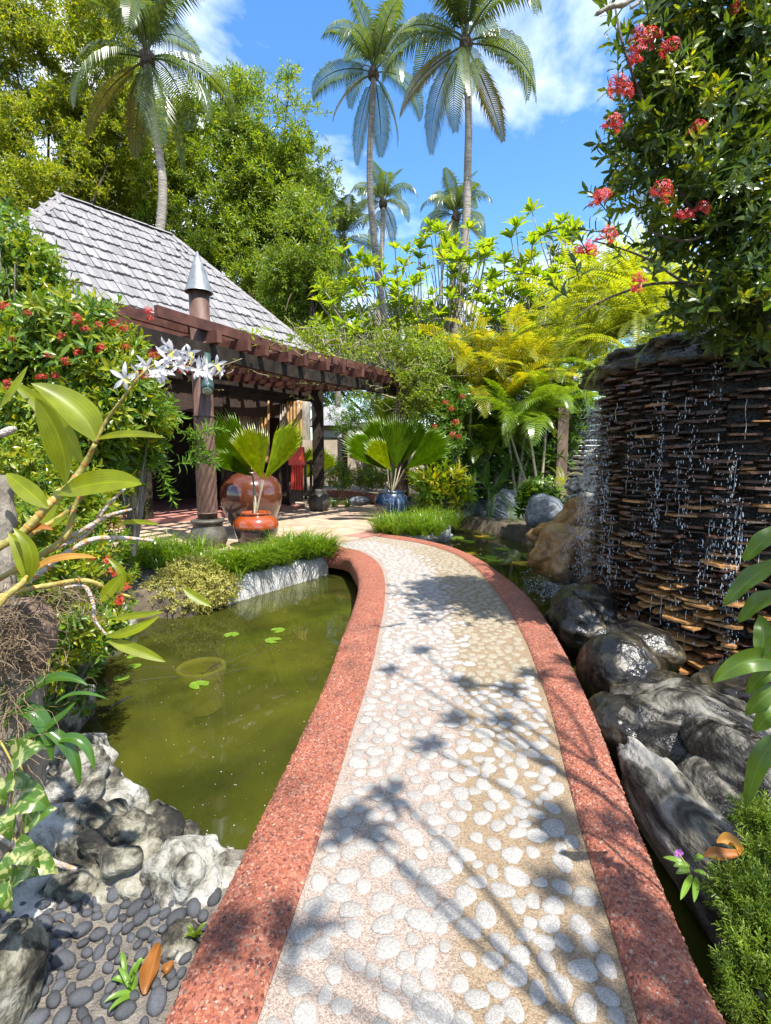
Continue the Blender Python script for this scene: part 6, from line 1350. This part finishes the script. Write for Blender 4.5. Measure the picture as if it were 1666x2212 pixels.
# flower spray
st_ = smooth_poly([W(x, y, ot + d) for x, y, d in [(206,958,0),(232,905,0),(266,860,-.02),(300,815,-.03),(340,785,-.02),(395,790,0),(440,800,.02),(472,798,.03)]], 40)
part('flower_stalk', MB().tube(st_, np.linspace(.0055, .0018, 40), 7), M['cane'], orc, True)
def orchid_flower(seed):
    r = rs(seed); m = MB(); n = 12
    for k_, (ang, L_, w) in enumerate([(90, 1.1, .34), (165, 1.2, .30), (15, 1.2, .30), (232, 1.0, .32), (308, 1.0, .32)]):
        a = R(ang + r.uniform(-16, 16)); d = np.array([math.cos(a), 0, math.sin(a)]); b = d * L_ * r.uniform(.8, 1.1) + np.array([0, r.uniform(-.7, .35), r.uniform(-.2, .1)]); mid = d * .5 * L_ + np.array([0, r.uniform(-.35, .05), .05])
        m.blade(bez((0, 0, 0), mid, b, 9), w, (0, -1, 0.01), np.array([.3,.6,.85,1,1,.9,.7,.4,.05]), .08, 2, 5, .06)
    l = MB(); l.blade(bez((0, -.05, 0), (0, -.35, -.1), (0, -.5, -.55), 9), .5, (0, -1, .4), np.array([.5,.9,1,.7,.6,.8,.8,.5,.1]), .35, 2)
    return m, l
for i, (x, y, s, rz, rx) in enumerate([(270,818,.040,.2,.1),(318,790,.034,-.3,.3),(350,800,.038,.4,0),(372,758,.036,.1,.5),(395,775,.036,-.5,.2),(360,775,.032,.6,-.3),(408,762,.030,.9,.4),(428,800,.036,.2,.1),(452,808,.036,-.2,-.3),(466,788,.032,.7,.3),(445,785,.030,-.6,.5),(338,815,.030,.3,-.6),(300,805,.028,-.9,.2),(384,790,.030,1.1,-.2),(360,745,.026,-.3,.8),(420,778,.028,-1.0,.1),(475,800,.024,1.2,.4)]):
    fm, lm = orchid_flower(i); me = fm.mesh('flower', (0,0,0), True); c_ = W(x, y, ot - .03 + .02 * math.sin(i * 2)); f_ = link('flower', me, M['white_petal'], orc, c_ - np.array(orc.location), (rx, r.normal(0, .55), rz), (s, s, s))
    link('lip', lm.mesh('lip', (0,0,0), True), M['white_petal'] if i % 3 else M['yellow_petal'], f_)
# root mass on the old pot
def roots(n, c, s, r, length=.16, mb=None):
    mb = mb or MB()
    for i in range(n):
        p = [c + r.normal(0, 1, 3) * s]; d = nrm(r.normal(size=3) + [.2, -.3, -.4])
        for _ in range(6): d = nrm(d + r.normal(0, .5, 3) + [0, 0, -.15]); p.append(p[-1] + d * length / 6 * r.uniform(.6, 1.4))
        mb.tube(smooth_poly(p, 14), r.uniform(.0005, .0015), 4, False)
    return mb
part('root_mass', roots(420, W(22, 1375, ot - .03), np.array([.042,.035,.055]), r, .09), M['root'], orc, True)
part('root_mass', roots(90, W(140, 1285, ot), np.array([.06,.04,.018]), r, .10), M['root'], orc, True)
part('hanging_roots', roots(60, W(35, 1520, ot - .05), np.array([.03,.03,.08]), r, .16), M['root'], orc, True)
tp = thing('orchid_pot', 'round cracked terracotta pot wrapped in dry roots at the left edge', 'pot', W(45, 1440, ot + .05))
part('vessel', MB().lathe([(0,-.09),(.05,-.09),(.085,-.03),(.095,.03),(.085,.08),(.06,.11),(.055,.12),(.05,.10)], W(48, 1385, ot + .06), 36), M['terracotta'], tp, True)
tp2 = solo('stump', rock_mb(W(-10, 1560, ot + .05), (.10, .12, .45), 91, .2, 2.2, 5, .1), M['bark'], 'grey rotting tree stump carrying the orchid at the left edge', 'stump', W(-10, 1900, ot))
solo('clay_support', MB().tube(smooth_poly([W(-2, 1030, 1.6), W(8, 1090, 1.6), W(6, 1170, 1.6), W(12, 1250, 1.6), W(5, 1330, 1.6)], 20), .032 * (1 + .14 * np.sin(np.arange(20) * 1.3)), 14), M['bark'], 'rough brown branch stump behind the orchid leaves at the left edge', 'stump', W(0, 1330, 1.6))

# ---- strap leaved orchid lower left, pothos
sl_ = thing('strap_orchid', 'plant with long arching strap leaves over the left rocks', 'plant', W(0, 1560, 1.4))
for pts, w in [([(10,1570),(90,1420),(190,1480)], 26),([(0,1540),(110,1500),(112,1650)], 34),([(70,1565),(170,1590),(172,1700)], 26),([(100,1610),(190,1560),(204,1665)], 22),([(30,1600),(110,1580),(165,1515)], 20),([(0,1610),(60,1590),(120,1610)], 26),([(10,1560),(-10,1500),(20,1470)], 26),([(120,1520),(160,1480),(232,1510)], 9)]:
    bladepx(sl_, 'leaf', pts, 1.42, w, 'strap', (.1,-.6,.8), .16)
po = thing('pothos', 'trailing pothos with cream and green marbled leaves at the left edge', 'plant', W(20, 1800, 1.45)); r = rs(910)
heart = np.array([.35,.75,.95,1,1,.97,.92,.85,.78,.70,.62,.53,.44,.35,.26,.18,.09,.01])
for (x, y, a, L_, w) in [(x_ - 18, y_, a_0, l_0 * .8, w_0 * .85) for x_, y_, a_0, l_0, w_0 in [(45,1640,20,90,72),(30,1690,-8,95,50),(60,1720,-25,95,80),(20,1760,-70,80,62),(70,1780,25,100,58),(50,1830,-40,90,64),(20,1860,-80,70,52),(70,1860,-20,100,76),(10,1920,-60,80,64),(-5,1700,-50,70,60),(40,1900,10,70,44)]]:
    a_ = R(a); t_ = 1.30 + r.uniform(-.04, .05); b_ = (x + math.cos(a_) * L_, y - math.sin(a_) * L_); md = ((x + b_[0]) / 2, (y + b_[1]) / 2 - 14)
    bladepx(po, 'leaf', [(x, y), md, b_], t_, w, 'pothos', (.15 + r.normal(0, .1), -.75, .6), .14, heart, (0, -.03, 0))
mb = MB()
for pth in ([(0,1600),(30,1660),(20,1760),(40,1850),(10,1950)], [(40,1640),(60,1720),(45,1800),(70,1870)]): mb.tube(smooth_poly([W(x, y, 1.33) for x, y in pth], 16), .003, 5)
part('vine_stem', mb, M['cane'], po, True)
# leaf litter and weeds on the pebbles
bl = lambda lbl, pts, z, w, mat, cat='fallen leaf', name='fallen_leaf', fold=.5, nr=(0,-.3,1): solo(name, MB().blade(bez(*[G(x, y, z + d) for (x, y), d in zip(pts, (0.0, .02, .006))], 14), w, nr, None, fold, 2, 9, .16), M[mat], lbl, cat, G(*pts[0], z))
bl('long dry orange leaf lying on the dark pebbles', [(315,2148),(325,2100),(345,2040)], -.035, .055, 'dry'); bl('small dry orange leaf beside the long orange leaf on the pebbles', [(355,2105),(365,2090),(375,2082)], -.04, .03, 'dry')
bl('yellow fallen leaf at the water edge above the limestone rock', [(365,1820),(385,1840),(402,1850)], -.10, .07, 'dry_y')
bl('curled yellow leaf on the pale ridged rock', [(1550,1822),(1590,1815),(1600,1850)], .10, .05, 'dry_y'); bl('brown curled dry leaf below the yellow leaf on the pale rock', [(1520,1850),(1560,1855),(1610,1845)], .095, .045, 'dry')
bl('small beige leaf floating in the dark channel', [(1382,1690),(1392,1695),(1402,1700)], ZW + .006, .035, 'dry')
wd = thing('weed', 'small green weed sprouting among the pebbles near the orange leaf', 'weed', G(285, 2125, ZPB)); r = rs(920)
for i in range(12):
    b_ = G(285 + r.uniform(-12, 12), 2130 + r.uniform(-15, 25), ZPB); tip = b_ + [r.normal(0, .035), r.normal(0, .03), r.uniform(.02, .06)]; part('leaf', MB().blade(bez(b_, (b_ + tip) / 2 + [0, 0, .03], tip, 7), .016, (0, -.4, 1)), M['bush'], wd, True)
wd = thing('weed', 'tiny bright weed between the limestone rock and the red curb', 'weed', G(425, 2020, ZPB))
for i in range(9):
    b_ = G(422 + r.uniform(-6, 6), 2025, ZPB + .03); tip = b_ + [r.normal(0, .02), r.normal(0, .02), r.uniform(.02, .04)]; part('leaf', MB().blade(bez(b_, (b_ + tip) / 2 + [0, 0, .02], tip, 7), .012, (0, -.4, 1)), M['vine'], wd, True)

# ================================================================== NEAR RIGHT
ph = thing('philodendron', 'lobed yellow green climbing leaves entering at the right edge', 'plant', W(1690, 1500, 1.5)); r = rs(930)
for pts, w in [([(1700,1130),(1640,1170),(1608,1212)], 46),([(1690,1210),(1620,1240),(1565,1310)], 50),([(1680,1280),(1640,1290),(1597,1345)], 44),([(1690,1440),(1630,1395),(1540,1475)], 60),([(1690,1450),(1650,1440),(1615,1500)], 42),([(1640,1420),(1660,1370),(1640,1330)], 44),([(1690,1480),(1650,1500),(1612,1545)], 44),([(1690,1530),(1660,1540),(1632,1580)], 50),([(1690,1590),(1640,1610),(1612,1745)], 48),([(1680,1560),(1700,1600),(1660,1660)], 40),([(1670,640),(1680,650),(1650,672)],22)]:
    bladepx(ph, 'leaf', pts, 1.5, w * .8, 'philo', (-.5, -.55, .35 + r.uniform(-.2, .4)), .2, lp_, (0, -.03, .03), None, .10, 14)
mb = MB(); mb.tube(smooth_poly([W(x, y, 1.52) for x, y in [(1720,1100),(1690,1250),(1700,1400),(1685,1550),(1700,1700)]], 16), .006, 6); part('stem', mb, M['cane'], ph, True)
# feathery ground cover
fg = thing('feathery_plant', 'soft feathery green ground cover along the lower right edge', 'plant', (1.42, 1.35, -.1)); r = rs(940)
ftpl = []
for i in range(4):
    m_ = MB()
    for k_ in range(16):
        f = k_ / 15; az = k_ * 2.4; d = nrm(np.array([math.cos(az), .9, math.sin(az)])); p0 = np.array([0, .075 * f, 0]); m_.tube([p0, p0 + d * .03 * (1.1 - .6 * f)], .0016, 3, False)
    m_.tube([(0, 0, 0), (0, .085, 0)], .0012, 3, False); ftpl.append(m_.tpl())
def fz(x, y, z, rx, ry, rz): return (G(x, y, z), (rx, ry, rz))
mb = MB(); scatter_sprigs(mb, ftpl, [fz(1660,1790,.06,.07,.10,.06), fz(1625,1960,.02,.08,.11,.06), fz(1660,2070,.0,.09,.11,.06), fz(1640,2160,-.03,.08,.09,.05), fz(1690,1900,.04,.08,.12,.07)], 1050, r, .6, .5, None, .7, 1.2, .6); part('foliage', mb, M['moss'], fg)
pv = thing('periwinkle', 'small plant with one pink flower at the edge of the dark channel', 'flower', G(1480, 1900, -.05)); pc_ = G(1466, 1842, .06)
mb = MB()
for k_ in range(5):
    a_ = k_ * 2 * math.pi / 5; d = np.array([math.cos(a_), -.2, math.sin(a_)]); mb.blade(bez(pc_, pc_ + d * .009, pc_ + d * .018, 6), .016, (0, -1, .3), np.array([.3,.7,1,1,.8,.3]), .05)
part('petals', mb, M['pink'], pv, True)
for x, y, x2, y2 in [(1490,1870,1432,1852),(1490,1880,1460,1888),(1500,1880,1535,1900),(1495,1890,1470,1945),(1500,1860,1520,1850),(1505,1895,1500,1950),(1490,1870,1455,1872)]: part('leaf', MB().blade(bez(G(x, y, .03), G((x+x2)/2, (y+y2)/2-6, .05), G(x2, y2, .03), 8), .022, (0, -.5, 1)), M['bush'], pv, True)
part('stem', MB().tube([G(1495, 1905, -.03), G(1488, 1875, .03), pc_], .002, 5), M['cane'], pv)

# ================================================================== ON AND IN THE WATER
def pad(lbl, px, py, rad, mat, seed, grp, name='lily_pad', el=1.0):
    r = rs(seed); n = 22; an = R(25) + np.linspace(0, 2 * math.pi - R(50), n) + r.uniform(0, 6); c = G(px, py, ZW + .007); rr = rad * (1 + .04 * np.sin(3 * an))
    v = np.concatenate([[c], c + np.stack([np.cos(an) * rr, np.sin(an) * rr * el, .003 + .006 * r.rand(n)], 1)])
    return solo(name, MB().add(v, None, [(0, 1 + j, 2 + j) for j in range(n - 1)]), M[mat], lbl, 'lily pad', c, grp, False)
for i, (x, y, rd, mt, lb) in enumerate([(985,1172,.30,'lily','green lily pad nearest the curb in the right pond cluster'),(1012,1180,.24,'lily','green lily pad touching the one nearest the curb'),(1040,1168,.26,'lily_y','yellow lily pad at the back of the right pond'),(1062,1172,.22,'lily','green lily pad beside the yellow one at the back'),(1088,1194,.24,'lily','single small green lily pad in the middle of the right pond'),(1052,1212,.28,'lily','large green lily pad in front of the middle of the right pond'),(1072,1218,.22,'lily','green lily pad beside the large front pad'),(1130,1225,.26,'lily_y','yellow lily pad close to the ochre boulder'),(1020,1205,.22,'lily_y','yellow lily pad next to the red curb')]):
    pad(lb, x, y - 10 if y < 1185 else y - 8, rd * .72, mt, 950 + i, 'lily pads in the right pond')
for i, (x, y, rd, lb) in enumerate([(500,1372,.12,'lily pad with a pink edge below the yellow reflection'),(600,1362,.12,'upper of two green lily pads near the curb in the left pond'),(590,1384,.13,'lower of two green lily pads near the curb in the left pond'),(430,1480,.12,'lily pad floating on the sunken round pot'),(262,1465,.10,'lily pad in the small cluster at the left, front one'),(290,1440,.09,'lily pad in the small cluster at the left, back one'),(285,1420,.07,'tiny lily pad at the top of the left cluster'),(470,1306,.12,'lily pad at the foot of the planter wall'),(490,1300,.10,'smaller lily pad at the foot of the planter wall')]):
    pad(lb, x, y, rd * .66, 'lily', 970 + i, 'lily pads in the left pond')
c_ = G(436, 1458, ZW - .10)
sp_o = thing('sunken_pot', 'round pot with pale rim standing under the water of the left pond', 'pot', (c_[0], c_[1], -.78))
part('vessel', MB().lathe([(.16,-.78),(.20,-.5),(.215,-.45),(.225,ZW-.02),(.22,ZW-.012),(.185,ZW-.012),(.18,ZW-.04),(.17,-.5)], (c_[0], c_[1], 0), 40), M['ringpot'], sp_o, True)
part('potting_soil', MB().lathe([(.18, ZW-.05), (0, ZW-.045)], (c_[0], c_[1], 0), 30), M['creeper'], sp_o)
def fish(lbl, x, y, x2, y2, mat='black', z=ZW - .002, w=.1, grp='black fish in the left pond'):
    a_, b_ = G(x, y, z), G(x2, y2, z); L_ = np.linalg.norm(b_ - a_); f = np.linspace(0, 1, 14); p = a_ + np.outer(f, b_ - a_); s_ = nrm(np.cross(b_ - a_, [0, 0, 1.0])); p += s_ * np.outer(np.sin(f * 5) * .02 * L_, [1, 1, 1])
    rr = L_ * w * np.sin(math.pi * np.clip(f * .9 + .06, 0, 1)) ** .6 * (1 - .65 * f); t = thing('fish', lbl, 'fish', a_, grp); part('body', MB().tube(p, rr + .002, 10), M[mat], t, True)
    d = nrm(b_ - a_); tl = MB(); e = p[-1] - d * .01 * L_; tl.add([e, e + d * L_ * .16 + [0, 0, .03], e + d * L_ * .10, e + d * L_ * .16 + [0, 0, -.03]], None, [(0, 1, 2), (0, 2, 3)]); part('tail_fin', tl, M[mat], t)
    m_ = p[5]; fn = MB(); fn.add([m_ + [0,0,0], m_ + d * L_ * .25, m_ + d * L_ * .22 + [0, 0, rr.max() * 1.2]], None, [(0, 1, 2)]); part('back_fin', fn, M[mat], t)
for i, q in enumerate([('biggest black fish near the left bank rocks', 284,1504,228,1532), ('black fish by the left bank behind the strap leaves', 205,1552,160,1562), ('black fish swimming over the sunken pot', 475,1432,440,1455), ('dark fish left of the sunken pot', 388,1462,345,1483), ('dark fish right of the two lily pads, lower', 648,1366,620,1374), ('dark fish right of the two lily pads, upper', 662,1356,634,1366), ('dark fish closest to the red curb', 735,1358,708,1356), ('dark fish below the two lily pads', 645,1402,622,1404)]): fish(*q, z=ZW + .001 if i < 2 else ZW - .008, w=.055)
fish('orange fish gliding below the surface under the yellow shrub', 425, 1295, 370, 1302, 'gold', ZW - .05, .08, None)
fish('pale fish below the surface close to the near curb', 735, 1790, 712, 1850, 'gold', ZW - .08, .05, None) if False else None
# floating specks and stems
r = rs(990); n = 190; xx, yy = r.uniform(230, 760, n), r.uniform(1340, 1850, n); P_ = np.array([G(x, y, ZW + .003) for x, y in zip(xx, yy)]); k = poly_dist(P_[:, :2], pond) < -.1; P_ = P_[k]; s = r.uniform(.001, .0042, len(P_))
m = MB(); m.inst(ico(1), np.einsum('nj,ij->nij', np.column_stack([s, s, s * .35]), np.eye(3)), P_); stuff('floating_specks', m, M['white_petal'], 'tiny pale specks floating on the left pond')
mb = MB()  # lily stems joined into one mesh
for x, y, x2, y2 in [(430,1470,600,1395),(430,1470,300,1440),(430,1465,270,1475),(500,1375,480,1440),(590,1384,450,1450),(430,1470,560,1440)]:
    a_, b_ = G(x, y, ZW + .002), G(x2, y2, ZW + .002); mb.tube(bez(a_, (a_ + b_) / 2 + [.1, .15, 0], b_, 10), .0018, 4)
solo('lily_stems', mb, M['bark_dk'], 'thin dark lily stems spreading from the sunken pot', 'lily stems', G(430, 1470, ZW))

# scattered leaf litter between the pebbles
r = rs(995); n = 90; P_ = np.column_stack([r.uniform(-1.6, -.62, n), r.uniform(.85, 1.75, n), np.full(n, ZPB + .012)]); xe_ = np.interp(P_[:, 1], eo[:, 1], eo[:, 0]); P_ = P_[P_[:, 0] < xe_ - .03]
mb = MB(); q_ = len(P_); mb.inst(LFnl, frames(r.normal(size=(q_, 3)) * [1, 1, .2], r.normal(0, .3, (q_, 3)) + [0, 0, 1]) * r.uniform(.012, .04, q_)[:, None, None], P_)
stuff('leaf_litter', mb, M['root'], 'small dry leaf bits scattered between the dark pebbles')
